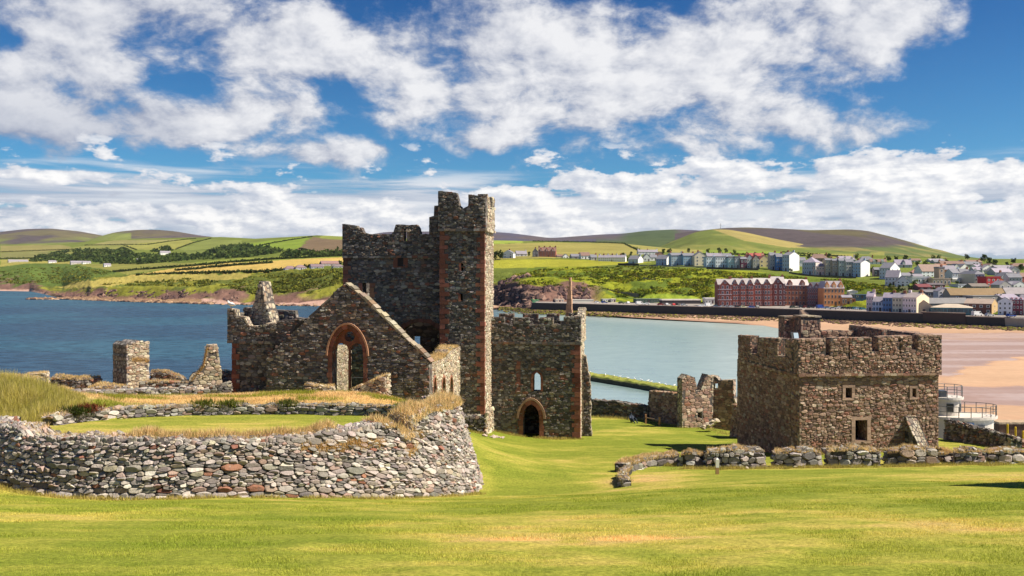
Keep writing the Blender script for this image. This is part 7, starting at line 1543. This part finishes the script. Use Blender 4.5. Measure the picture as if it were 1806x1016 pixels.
    for z in (.28, .52, .76): g = Geo(); g.box(.0, w * .98, -.58, -.02, hw * z, hw * z + .45, (.50, .40, .42)); obj('pale_band', g, M_PAINT, r, local=True)
    hotel('red brick hotel section with three steep gables and orange chimneys', 1290, 1328, 541.5, 504, 493, (.33, .095, .07), (.37, .34, .34), 4, 8, 3, 3, yaw=-.16, base_y=540)
    hotel('red brick hotel section with two dark gables beside the brown section', 1328, 1359, 542, 503, 493, (.31, .10, .075), (.47, .44, .43), 4, 8, 2, 1, yaw=-.17, base_y=540)
    hotel('dark maroon hotel section with a single gable left of the brown brick hotel', 1359, 1383, 542.5, 503, 491, (.19, .075, .07), (.42, .38, .38), 4, 6, 1, 2, yaw=-.18, base_y=539.8)
    hotel('brown brick hotel with two dormer gables and a pale slate roof', 1383, 1423, 538.5, 503, 492.5, (.40, .18, .115), (.54, .48, .47), 4, 7, 0, 1, dormers=2, win=(.55, .42, .36), yaw=-.2, base_y=539)
    hotel('shaded maroon hotel wing with a mansard roof and white dormers', 1424, 1453, 538, 508, 497, (.24, .11, .11), (.27, .28, .30), 3, 9, 0, 1, roof='m', dormers=3, win=(.45, .36, .4), yaw=.12, base_y=539)
    hotel('orange fronted corner hotel with a mansard roof and white dormers', 1453, 1485, 538, 508, 495, (.68, .30, .13), (.46, .42, .45), 3, 6, 0, 1, roof='m', dormers=3, win=(.68, .5, .36), yaw=-.3, base_y=538.8)
    H('small orange annexe right of the corner hotel', 1485, 1501, 1501, 538.5, 525, 521, 'x', (.60, .27, .12), SLB, 1, 4, 0, name='annexe', cat='annexe', yaw=-.2)
    H('low red brick shed beside the orange annexe', 1500, 1508, 1508, 536, 528, 527, 'f', (.36, .12, .07), BRN, 1, 1, 0, name='shed', cat='shed')
    H('small white shed on the grass behind the orange annexe', 1498, 1511, 1511, 519, 514, 512, 'y', WHT, WHT, 0, 0, 0, name='shed', cat='shed')
    H('blue garden shed behind the promenade row', 1508, 1530, 1530, 525.5, 520.5, 519.5, 'f', (.07, .14, .26), (.06, .1, .2), 1, 3, 0, name='shed', cat='shed')
    # kiosks on the promenade
    H('low cream kiosk near the cliff end of the promenade', 1078, 1086, 1086, 533, 528, 527, 'f', (.66, .60, .52), (.6, .56, .5), 1, 2, 0, name='kiosk', cat='kiosk')
    H('long low white shelter at the cliff end of the promenade', 1010, 1047, 1047, 533.5, 529.5, 528.5, 'f', (.56, .55, .48), (.58, .56, .5), 0, 0, 0, name='shelter', cat='shelter')
    H('pale rendered kiosk left of the tall gable sliver', 980, 995, 995, 533, 529, 527.5, 'f', (.60, .48, .38), (.6, .5, .4), 1, 3, 0, name='kiosk', cat='kiosk')
    H('bright green container at the cliff end of the promenade', 939, 951, 951, 533, 529.5, 528.7, 'f', (.02, .30, .08), (.03, .25, .08), 1, 5, 0, name='container', cat='container', door=False)
    H('row of white beach huts before the bowling green', 1064, 1080, 1080, 532, 528.5, 527.5, 'f', WHT, (.6, .6, .6), 1, 4, 0, name='beach_hut', cat='beach hut')
    H('dark green glazed bowls pavilion below the bright lawn', 1122, 1166, 1166, 534.5, 528.5, 527, 'f', (.045, .10, .075), (.12, .16, .13), 1, 9, 0, name='pavilion', cat='pavilion', win=(.3, .34, .28))
    H('long dark flat roofed hall with a white roof edge on the promenade', 1168, 1234, 1234, 536, 530, 528, 'f', (.06, .055, .06), (.74, .66, .60), 0, 0, 0, name='hall', cat='hall')
    H('white flat roofed cafe left of the red brick hotels', 1244, 1264, 1264, 536, 528, 525.5, 'f', (.60, .60, .60), (.72, .70, .68), 1, 4, 0, name='cafe', cat='cafe')
    # left: farms and bungalows
    H('left bungalow group with white gables on the far clifftop', 503, 522, 522, 478, 474, 469, 'h', (.42, .42, .46), (.22, .15, .17), 1, 5, 0, name='bungalow', cat='bungalow')
    H('second clifftop bungalow close to the tower, white gabled', 522, 540, 540, 476, 472, 467, 'h', (.5, .5, .52), (.24, .17, .18), 1, 5, 0, name='bungalow', cat='bungalow')
    H('dark roofed clifftop bungalow left of the tower edge', 549, 570, 570, 474, 470.5, 466, 'x', (.42, .42, .46), (.20, .15, .17), 1, 5, 0, name='bungalow', cat='bungalow')
    H('higher brown roofed clifftop house beside the tower edge', 567, 597, 597, 470, 465, 460, 'x', (.40, .33, .32), (.26, .16, .15), 1, 6, 0)
    H('grey clifftop bungalow touching the tower edge', 588, 607, 607, 474, 470, 466, 'h', (.36, .38, .42), (.2, .16, .17), 1, 4, 0, name='bungalow', cat='bungalow')
    for x0, x1, yb, h, lab in ((283, 299, 449.5, 3.5, 'white farmhouse in a clearing of the far wood'), (86, 97, 464, 2.4, 'small white cottage left of the far wood edge'), (125, 145, 466, 3, 'pale farm building below the far wood'), (146, 158, 465.5, 2.6, 'white cottage right of the pale farm building'), (184, 194, 470.5, 3, 'white gabled barn on the field below the wood'), (234, 244, 461, 2.5, 'white cottage half hidden in the far wood'), (15, 42, 463, 2.6, 'long low farm building at the far left')):
        H(lab, x0, x1, x1, yb, yb - h, yb - h * 2, 'x', WHT if 'white' in lab else (.5, .46, .44), SLB, 1, 3, 0, name='farmhouse', cat='farmhouse')
    # garden and retaining walls of the upper road
    def gwall(label, pts, h, col, t=.5):
        P = []
        for px, py in pts: d, z = hit(px, py); P.append(((px - CX) / F * d, d, z))
        P = np.array(P); root = thing('garden_wall', label, 'stone wall', P.mean(0)); g = Geo(); n = len(P); i = np.arange(n - 1)[:, None] * 4
        V = np.stack([np.c_[P[:, 0], P[:, 1] + o, P[:, 2] + q] for o, q in ((0, -1.5), (0, h), (t, h), (t, -1.5))], 1).reshape(-1, 3); g.add(V, [np.c_[i + a, i + 4 + a, i + 5 + a, i + 1 + a] for a in range(3)] + [np.array([[0, 1, 2, 3], [4 * n - 1, 4 * n - 2, 4 * n - 3, 4 * n - 4]])], col); obj('wall_face', g, M_PAINT, root)
        c = Geo(); V = np.stack([np.c_[P[:, 0], P[:, 1] + o, P[:, 2] + q] for o, q in ((-.1, h + .01), (-.1, h + .2), (t + .1, h + .2), (t + .1, h + .01))], 1).reshape(-1, 3); c.add(V, [np.c_[i + a, i + 4 + a, i + 5 + a, i + 1 + a] for a in range(3)], np.array(col) * 1.6); obj('coping', c, M_PAINT, root)
    gwall('dark garden wall at the end of the field below the pale blue house', [(1090, 468), (1127, 468.5)], 1.6, (.06, .055, .05))
    gwall('pale kerb wall of the upper road below the blue terraces', [(1128, 469), (1180, 470.5), (1244, 472)], .7, (.34, .30, .24))
    gwall('dark retaining wall below the pale blue and purple houses', [(1246, 474.5), (1300, 476), (1338, 477)], 1.4, (.075, .065, .06))
    gwall('dark shrub lined wall below the huge white gable and pink house', [(1392, 482), (1420, 486.5), (1456, 489.5), (1510, 491)], .9, (.10, .09, .07))
    gwall('grey stone path wall low on the gorse slope', [(1068, 512), (1090, 517), (1126, 521)], 1.0, (.20, .17, .15))
    gwall('short grey wall of the upper zigzag path', [(1134, 492), (1146, 494), (1160, 495)], .8, (.30, .27, .24))
build_town()

# ------------------------------------------------------------------ cars
def car_proto(van=False):
    root = thing('parked_car', 'x', 'car', (0, 0, 0), 'cars parked along the promenade'); L, W_, h = (4.3, 1.75, .78) if not van else (5.0, 1.95, .95)
    b = Geo(); pr = [(-L / 2, .28), (L / 2, .28), (L / 2, .62), (L / 2 - .15, h), (-L / 2 + .1, h + .06), (-L / 2, .6)]
    n = len(pr); V = [(x, y, z) for y in (-W_ / 2, W_ / 2) for x, z in pr]; i = np.arange(n); j = (i + 1) % n; b.add(V, [np.c_[i, j, j + n, i + n], np.array([list(range(n))]), np.array([list(range(n, 2 * n))[::-1]])], (1, 1, 1))
    pr = [(-L / 2 + .25, h), (L / 2 - 1.25, h), (L / 2 - 1.95, 1.42), (-L / 2 + .75, 1.45)] if not van else [(-L / 2 + .05, h), (L / 2 - .6, h), (L / 2 - 1.2, 2.1), (-L / 2 + .08, 2.15)]
    n = 4; V = [(x, y, z) for y in (-W_ / 2 + .1, W_ / 2 - .1) for x, z in pr]; i = np.arange(n); j = (i + 1) % n; b.add(V, [np.c_[i, j, j + n, i + n], np.array([list(range(n))]), np.array([list(range(n, 2 * n))[::-1]])], (1, 1, 1)); obj('body', b, M_CARP, root, local=True)
    for s in (-1, 1):
        g = Geo(); y = s * (W_ / 2 - .085); x0, x1 = (-L / 2 + .65, L / 2 - 1.6) if not van else (L / 2 - 2.0, L / 2 - .95)
        z0, z1 = (.84, 1.32) if not van else (1.15, 1.85); g.add([(x0, y, z0), (x1 + .1, y, z0), (x1 - .25, y, z1), (x0 + .2, y, z1)], np.array([[0, 1, 2, 3]]), (.03, .035, .04)); obj('side_window', g, M_GLASS, root, local=True)
    for x in (-L / 2 + .8, L / 2 - .85):
        for s in (-1, 1):
            g = Geo(); g.tube((x, s * (W_ / 2 - .2), .31), (x, s * (W_ / 2 + .02), .31), .31, .31, 10, (.02, .02, .02)); obj('wheel', g, M_METAL, root, local=True)
    return root
def build_cars():
    protos = {False: car_proto(), True: car_proto(True)}; used = {False: False, True: False}; body = {}
    C = dict(red=(.45, .015, .02), white=(.75, .75, .75), silver=(.45, .46, .48), dark=(.03, .032, .04), blue=(.03, .07, .28), pale=(.32, .45, .58), teal=(.03, .16, .2), green=(.05, .07, .045), maroon=(.14, .02, .025), yellow=(.60, .58, .36))
    L = [(1165, 538.5, 'red', 0, 'bright red car leftmost of the cars on the bend of the sea wall'), (1175, 538.5, 'silver', 0, 'silver car between the two red cars'), (1187, 539, 'red', 0, 'red car right of the silver one by the long hall'), (1194, 539, 'dark', 0, 'dark car tight behind the second red car'), (1207, 539.5, 'silver', 0, 'lone silver car in front of the long dark hall'),
         (1140, 537.5, 'white', 0, 'white car left of the red cars near the bowls pavilion'), (1128, 537, 'white', 1, 'white van at the bend of the sea wall'), (1066, 534.5, 'blue', 0, 'small blue car beside the beach huts'), (1054, 534.5, 'white', 0, 'white car at the end of the long shelter'), (1096, 535.5, 'green', 0, 'dull green car behind the first sea wall'), (1107, 535.5, 'white', 0, 'white car right of the dull green one'),
         (1237, 541, 'white', 0, 'white car first in the row before the red brick hotels'), (1250, 540.5, 'white', 1, 'white van before the dark red corner hotel'), (1261, 542, 'dark', 0, 'dark car right of the white van'), (1265, 543, 'pale', 0, 'pale blue car in front of the corner hotel'), (1275, 543, 'silver', 0, 'silver car in the hotel car row after the pale blue one'),
         (1284, 543, 'white', 0, 'white car in the hotel car row before the dark blue gap'), (1292, 543, 'silver', 0, 'second silver car of the hotel car row'), (1301, 543, 'dark', 0, 'dark car between silver and cream cars'), (1311, 543.5, 'yellow', 0, 'cream yellow car near the end of the hotel row'), (1324, 543.5, 'blue', 0, 'deep blue car at the right end of the hotel row'),
         (1334, 543, 'dark', 0, 'dark car alone under the two dark gables'), (1399, 543.5, 'green', 0, 'dark green car facing the brown brick hotel'), (1412, 543, 'dark', 0, 'black car before the brown brick hotel'), (1421, 543, 'maroon', 0, 'maroon car at the joint of brown hotel and maroon wing'), (1430, 543.5, 'dark', 0, 'black car before the shaded maroon wing'),
         (1447, 544, 'blue', 1, 'blue van in front of the maroon wing'), (1460, 544.5, 'pale', 0, 'light blue car under the orange hotel corner'), (1469, 545.5, 'white', 0, 'white car nearest the wall under the orange hotel'), (1480, 544.5, 'silver', 0, 'silver car under the orange hotel front'), (1490, 545, 'dark', 0, 'black car before the orange annexe'), (1500, 545.5, 'dark', 0, 'black car right of the orange annexe'),
         (1508, 545.5, 'teal', 0, 'teal car in the open car park'), (1514, 546, 'pale', 0, 'pale blue car left of the pink end house'), (1522, 546.5, 'teal', 0, 'teal car touching the pink end house corner'), (1723, 559, 'white', 1, 'white van parked before the brown brick hall'), (1745, 560, 'silver', 0, 'grey car below the yellow gable front'), (1783, 563, 'blue', 0, 'dark blue car before the maroon house')]
    rr = random.Random(5)
    for px, py, c, van, lab in L:
        pr = protos[bool(van)]; o = copy_tree(pr)
        d = wall_d(px) + 6 + max(0, (py - 0)) * 0; zr = -18.24; d = min(max(zr * F / (HY - py), wall_d(px) + 4), wall_d(px) + 46)
        o.location = ((px - CX) / F * d, d, zr); o.rotation_euler = (0, 0, rr.choice([.25, .3, 1.75, 3.4, -.2])); o['label'] = lab; o['category'] = 'van' if van else 'car'; o.name = 'parked_van' if van else 'parked_car'
        for ch in o.children:
            if ch.name.startswith('body'):
                k = (c, bool(van))
                if k not in body:
                    me = ch.data.copy(); a = me.color_attributes['Col']; n = len(a.data); a.data.foreach_set('color', np.tile(np.r_[C[c], 1.0], n).astype(np.float32)); body[k] = me
                ch.data = body[k]
    for pr in protos.values():
        for ch in list(pr.children): bpy.data.objects.remove(ch)
        bpy.data.objects.remove(pr)
build_cars()

# ------------------------------------------------------------------ trees, woods, scrub, hedges
def leaves(g, P, s, col, rng, var=.45):
    """little leaf clump faces, each turned its own way"""
    n = len(P); a = rng.normal(size=(n, 3)); a /= np.linalg.norm(a, axis=1)[:, None]; b = rng.normal(size=(n, 3)); b -= a * (a * b).sum(1)[:, None]; b /= np.linalg.norm(b, axis=1)[:, None]; s = np.broadcast_to(s, n)[:, None] * rng.uniform(.6, 1.4, (n, 1))
    v = np.stack([P - a * s - b * s * .6, P + a * s * .9 - b * s * .5, P + a * s * .7 + b * s * .6, P - a * s * .8 + b * s * .7], 1).reshape(-1, 3)
    g.add(v, np.arange(4 * n).reshape(n, 4), np.repeat(col * rng.uniform(1 - var, 1 + var, (n, 1)), 4, 0))
def crown_mesh(seed, col):
    rng = np.random.default_rng(seed); P = []
    for k in range(9):
        c = rng.uniform(-.32, .32, 3) + [0, 0, .55]; r = rng.uniform(.17, .30); q = rng.normal(size=(55, 3)); q /= np.linalg.norm(q, axis=1)[:, None]; P.append(c + q * r * rng.uniform(.5, 1.05, (55, 1)))
    g = Geo(); leaves(g, np.concatenate(P), .055, np.array(col), rng); me = g.mesh('crown'); me.materials.append(M_LEAF); return me
def build_trees():
    cols = [(.055, .085, .02), (.09, .13, .02), (.04, .06, .018)]; cm = [crown_mesh(400 + i, c) for i, c in enumerate(cols)]
    t = Geo(); t.tube((0, 0, -.15), (.02, .01, .38), .035, .022, 7, (.08, .06, .04)); t.tube((.02, .01, .36), (.16, .05, .62), .02, .008, 5, (.08, .06, .04)); t.tube((.02, .01, .34), (-.14, -.04, .6), .02, .008, 5, (.08, .06, .04)); tm = t.mesh('trunk'); tm.materials.append(M_BARK)
    L = [(874, 458, 14, 0, 'dark tree cluster edge just right of the tower'), (882, 458, 17, 2, 'dark round tree left of the white house'), (933, 452, 8, 0, 'small tree between the slate house and the mansion'), (1104, 461, 11, 1, 'light green tree at the end of the white terrace'), (1098, 455, 9, 0, 'dark tree behind the white terrace end'), (1113, 452, 8, 0, 'dark tree behind the pale blue house'),
         (1170, 448, 9, 0, 'dark tree left behind the tall blue terrace'), (1180, 447, 9, 2, 'dark tree behind the tall blue terrace'), (1215, 446, 8, 0, 'tree top above the teal terrace'), (1248, 446, 8, 1, 'green tree right of the cream gable'), (1268, 446, 9, 0, 'tree above the pale blue terrace'), (1280, 446, 8, 0, 'second tree above the pale terrace near the purple house'), (1296, 448, 8, 1, 'green tree top above the grey house'),
         (1395, 480, 7, 2, 'dark bush at the foot of the huge white gable'), (1427, 457, 9, 0, 'tree beside the brown hip roofed house'), (1462, 456, 9, 0, 'tree right of the brown hip roofed house'), (1510, 457, 10, 1, 'green tree between the skyline villas'), (1537, 483, 13, 2, 'dark tree right of the tall white gable end'), (1545, 466, 8, 0, 'tree behind the dark outbuilding'), (1568, 461, 10, 2, 'dark tree on the skyline above the large white house'),
         (1581, 461, 10, 2, 'dark broad tree on the skyline right of the large white house'), (1598, 460, 10, 0, 'tree on the skyline by the slate dormer house'), (1607, 468, 9, 1, 'green tree below the small white skyline bungalow'), (1618, 469, 10, 1, 'wide green tree above the pinkish bungalow'), (1632, 468, 9, 1, 'green tree left of the dark roofed white house'), (1646, 458, 9, 1, 'light green tree on the skyline above the orange brick house'), (1656, 457, 8, 1, 'light green tree top beside the grey roofed bungalow'),
         (1613, 505, 12, 1, 'bright green tree at the left of the maroon shed'), (1606, 514, 12, 2, 'dark tree above the cream gable end'), (1648, 516, 9, 0, 'small tree left of the narrow white house'), (1676, 500, 10, 0, 'dark tree under the orange brick house'), (1688, 505, 9, 0, 'tree in the garden above the long barn'), (1706, 458, 10, 2, 'dark tree on the skyline of the right hill'), (1736, 462, 13, 0, 'tall dark tree on the skyline near the right end'),
         (1745, 468, 14, 0, 'broad tree clump above the red shop'), (1755, 470, 12, 0, 'tree clump right of the broad skyline clump'), (1787, 465, 10, 2, 'dark tree on the skyline at the far right'), (1800, 478, 12, 0, 'dark tree at the right edge of the photo'), (1762, 530, 12, 2, 'dark tree right of the long barn'), (1770, 527, 10, 0, 'tree behind the white promenade house'), (1757, 520, 12, 2, 'tall dark cypress shaped tree at the barn end'), (1149, 511, 7, 2, 'small dark bush alone on the gorse slope'), (1606, 487, 7, 0, 'tree left of the pinkish bungalow'),
         (1637, 474, 9, 0, 'dark tree over the roof of the dark roofed white house'), (1652, 490, 8, 2, 'dark tree between the white house and the narrow tan house'), (1669, 466, 8, 0, 'tree between the skyline terraces'), (1678, 483, 8, 2, 'dark tree right of the orange brick house'), (1720, 474, 10, 2, 'dark tree left of the white skyline cottage'), (1730, 490, 9, 0, 'tree over the big grey white house roof'), (1764, 489, 9, 2, 'dark tree behind the tall grey gabled house'), (1776, 471, 9, 0, 'tree beside the brown long skyline house'), (1795, 500, 10, 0, 'tree right of the lavender grey house'), (1757, 511, 11, 2, 'dark tree right of the red shop'), (1700, 515, 9, 0, 'tree behind the mossy barn roof'), (1625, 519, 9, 2, 'dark tree at the cream gable end chimney'), (1586, 512, 9, 0, 'bush below the white gabled cottage'), (1570, 508, 8, 0, 'bush on the grass bank above the blue house')]
    rr = random.Random(9)
    for px, py, hpx, k, lab in L:
        d, z = hit(px, py); h = hpx * d / F; w = h * rr.uniform(.85, 1.15); root = thing('broadleaf_tree' if h > 3.5 else 'bush', lab, 'tree' if h > 3.5 else 'bush', ((px - CX) / F * d, d, z), 'trees among the town houses', rr.random() * 6)
        root.scale = (w, w, h); put('trunk', tm, root, (0, 0, 0)); put('crown', cm[k], root, (0, 0, 0))
    # woods and scrub that read as masses
    def mass(name, label, cat, polys, n, size, h, col, per, seed, ls):
        rng = np.random.default_rng(seed); g = Geo(); P = []
        for poly in polys:
            q = np.array(poly, float); x0, y0 = q.min(0); x1, y1 = q.max(0); ar = abs(area2(poly)) / 2; m = int(n * ar / sum(abs(area2(p)) / 2 for p in polys)); c = 0
            while c < m:
                a = rng.uniform([x0, y0], [x1, y1], (m * 3, 2)); a = a[inpoly(a[:, 0], a[:, 1], poly)][:m - c]; P.append(a); c += len(a)
        P = np.concatenate(P); kx = {}
        for px, py in P:
            d, z = hit_fast(px, py); s = size * rng.uniform(.6, 1.5); hh = h * rng.uniform(.5, 1.4); q = rng.normal(size=(per, 3)); q /= np.linalg.norm(q, axis=1)[:, None]; q = q * rng.uniform(.6, 1.05, (per, 1)); q[:, 2] = np.abs(q[:, 2])
            leaves(g, np.array([(px - CX) / F * d, d, z - .2]) + q * [s, s, hh], ls, np.array(col[rng.integers(len(col))]) * rng.uniform(.75, 1.25), rng, .35)
        tag(obj(name, g, M_LEAF), label, cat, kind='stuff')
    mass('woodland', 'dark broadleaf wood stretching along the far valley fields', 'wood', [[(55, 462), (75, 449), (110, 444), (150, 441), (225, 440), (235, 449), (265, 452), (300, 452), (360, 450), (378, 440), (420, 432), (470, 437), (500, 446), (430, 455), (340, 459), (250, 466), (190, 465), (140, 462)], [(262, 445), (290, 436), (305, 438), (300, 446)], [(500, 447), (560, 448), (606, 450), (606, 453), (500, 453)]], 800, 8, 7.5, [(.045, .075, .022), (.07, .10, .028), (.095, .13, .032)], 22, 500, 2.4)
    mass('gorse_scrub', 'rough green and yellow gorse scrub covering the slope below the town', 'scrub', [[(875, 500), (900, 487), (960, 474), (1060, 471), (1150, 470), (1260, 478), (1400, 490), (1500, 495), (1560, 506), (1600, 512), (1570, 518), (1500, 514), (1440, 492), (1260, 500), (1262, 522), (1235, 520), (1120, 517), (1080, 527), (1030, 516), (960, 502)]], 1500, 2.8, .9, [(.14, .18, .018), (.20, .23, .018), (.09, .125, .02), (.26, .25, .022), (.16, .15, .035)], 12, 510, .75)
    mass('cliff_scrub', 'olive scrub on the far headland slope', 'scrub', [[(380, 505), (440, 490), (500, 482), (610, 474), (610, 505), (540, 520), (440, 515)], [(0, 500), (0, 478), (60, 472), (140, 470), (200, 480), (130, 500)], [(180, 503), (330, 492), (380, 495), (370, 506), (250, 505)]], 1000, 4, 1.5, [(.14, .15, .025), (.20, .19, .03), (.10, .12, .022)], 12, 520, 1.1)
    # hedges: each a thing of its own
    def hedge(label, pts, h, w, seed):
        rng = np.random.default_rng(seed); q = np.array(pts, float); s = np.r_[0, np.cumsum(np.abs(np.diff(q[:, 0])) + 3 * np.abs(np.diff(q[:, 1])))]; n = max(6, int(s[-1] / 2.2)); t = np.linspace(0, s[-1], n); g = Geo(); B = None
        for px, py in zip(np.interp(t, s, q[:, 0]), np.interp(t, s, q[:, 1])):
            d, z = hit_fast(px, py); b = np.array([(px - CX) / F * d, d, z]); B = b if B is None else B; k = rng.normal(size=(16, 3)) * [w, w, h * .4] + [0, 0, h * .45]; leaves(g, b + k, h * .42, np.array((.045, .065, .02)), rng, .3)
        o = obj('hedgerow', g, M_LEAF, base=B); tag(o, label, 'hedge', 'field hedges on the far hills')
    for i, (lab, p) in enumerate((('thick hedge between the two golden fields on the headland', [(240, 487), (330, 483), (480, 480.5), (600, 466)]), ('hedge along the top edge of the upper golden field', [(200, 480), (330, 470), (412, 463), (480, 458), (604, 452)]), ('hedge dividing the golden field lengthwise', [(310, 478), (400, 470), (480, 464)]), ('hedge between green fields left of the ploughed field', [(440, 440), (470, 431), (510, 424), (550, 418)]),
            ('hedge on the near side of the ploughed field', [(528, 439), (560, 446), (604, 444)]), ('slanting hedge above the white farmhouse', [(310, 440), (340, 429), (372, 421)]), ('hedge crossing the olive fields under the moorland hill', [(150, 433), (215, 432), (260, 432), (300, 426), (345, 421)]), ('hedge at the foot of the heather hill', [(0, 445), (80, 442), (140, 440)]), ('hedge between the lower left fields', [(0, 457), (60, 456), (120, 449)]),
            ('hedge left of the wood on the middle field', [(215, 432), (240, 441)]), ('long hedge on the olive hill above the white terrace', [(1098, 429), (1112, 436), (1128, 443)]), ('hedge along the skyline of the olive hill', [(940, 426), (1040, 427.5), (1100, 430)]), ('hedge below the green hill', [(1240, 449), (1330, 450), (1420, 452)]), ('hedge slanting between the moor hill fields', [(1380, 445.5), (1440, 450), (1500, 455)]))):
        hedge(lab, p, 2.6 if p[0][0] < 900 else 2.0, 1.1, 600 + i)
_pc = {}
def hit_fast(px, py):
    k = int(px / 3)
    if k not in _pc:
        kd, kz = knots(np.array([k * 3 + 1.5])); d = np.linspace(kd[0, 0], kd[0, -1], 900); yy = HY - F * np.interp(d, kd[0], kz[0]) / d; _pc[k] = (d, np.interp(d, kd[0], kz[0]), np.minimum.accumulate(yy))
    d, z, yy = _pc[k]; i = min(int(np.searchsorted(-yy, -py)), len(d) - 1); return float(d[i]), float(z[i])
build_trees()

# radio mast on the far green hill
def build_mast():
    d = 2850; p = PT(1271, 404.5, d); r = thing('radio_mast', 'thin radio mast on top of the far green hill', 'mast', p); g = Geo(); h = 11 * d / F; g.tube(p - [0, 0, 4], p + [0, 0, h], 1.0, .4, 4, (.2, .2, .22)); obj('lattice_pole', g, M_METAL, r); g = Geo(); g.tube(p + [-2.5, 0, h * .7], p + [2.5, 0, h * .7], .5, .5, 4, (.2, .2, .22)); obj('antenna', g, M_METAL, r)
build_mast()

# ------------------------------------------------------------------ the air between here and the far hills
def build_haze():
    g = Geo(); g.box(-8200, 8200, -60, 8600, -28, 430); m = bpy.data.materials.new('haze'); m.use_nodes = True; nt = m.node_tree; nt.nodes.clear(); N = NT(nt)
    v = N.n('ShaderNodeVolumePrincipled'); v.inputs['Color'].default_value = (0.80, 0.86, 0.95, 1); v.inputs['Density'].default_value = 2.0e-5; v.inputs['Anisotropy'].default_value = 0.2
    o = N.n('ShaderNodeOutputMaterial'); nt.links.new(v.outputs[0], o.inputs['Volume'])
    tag(obj('haze', g, m), 'thin blue summer haze in the air over the bay and hills', 'haze', kind='stuff')
build_haze()
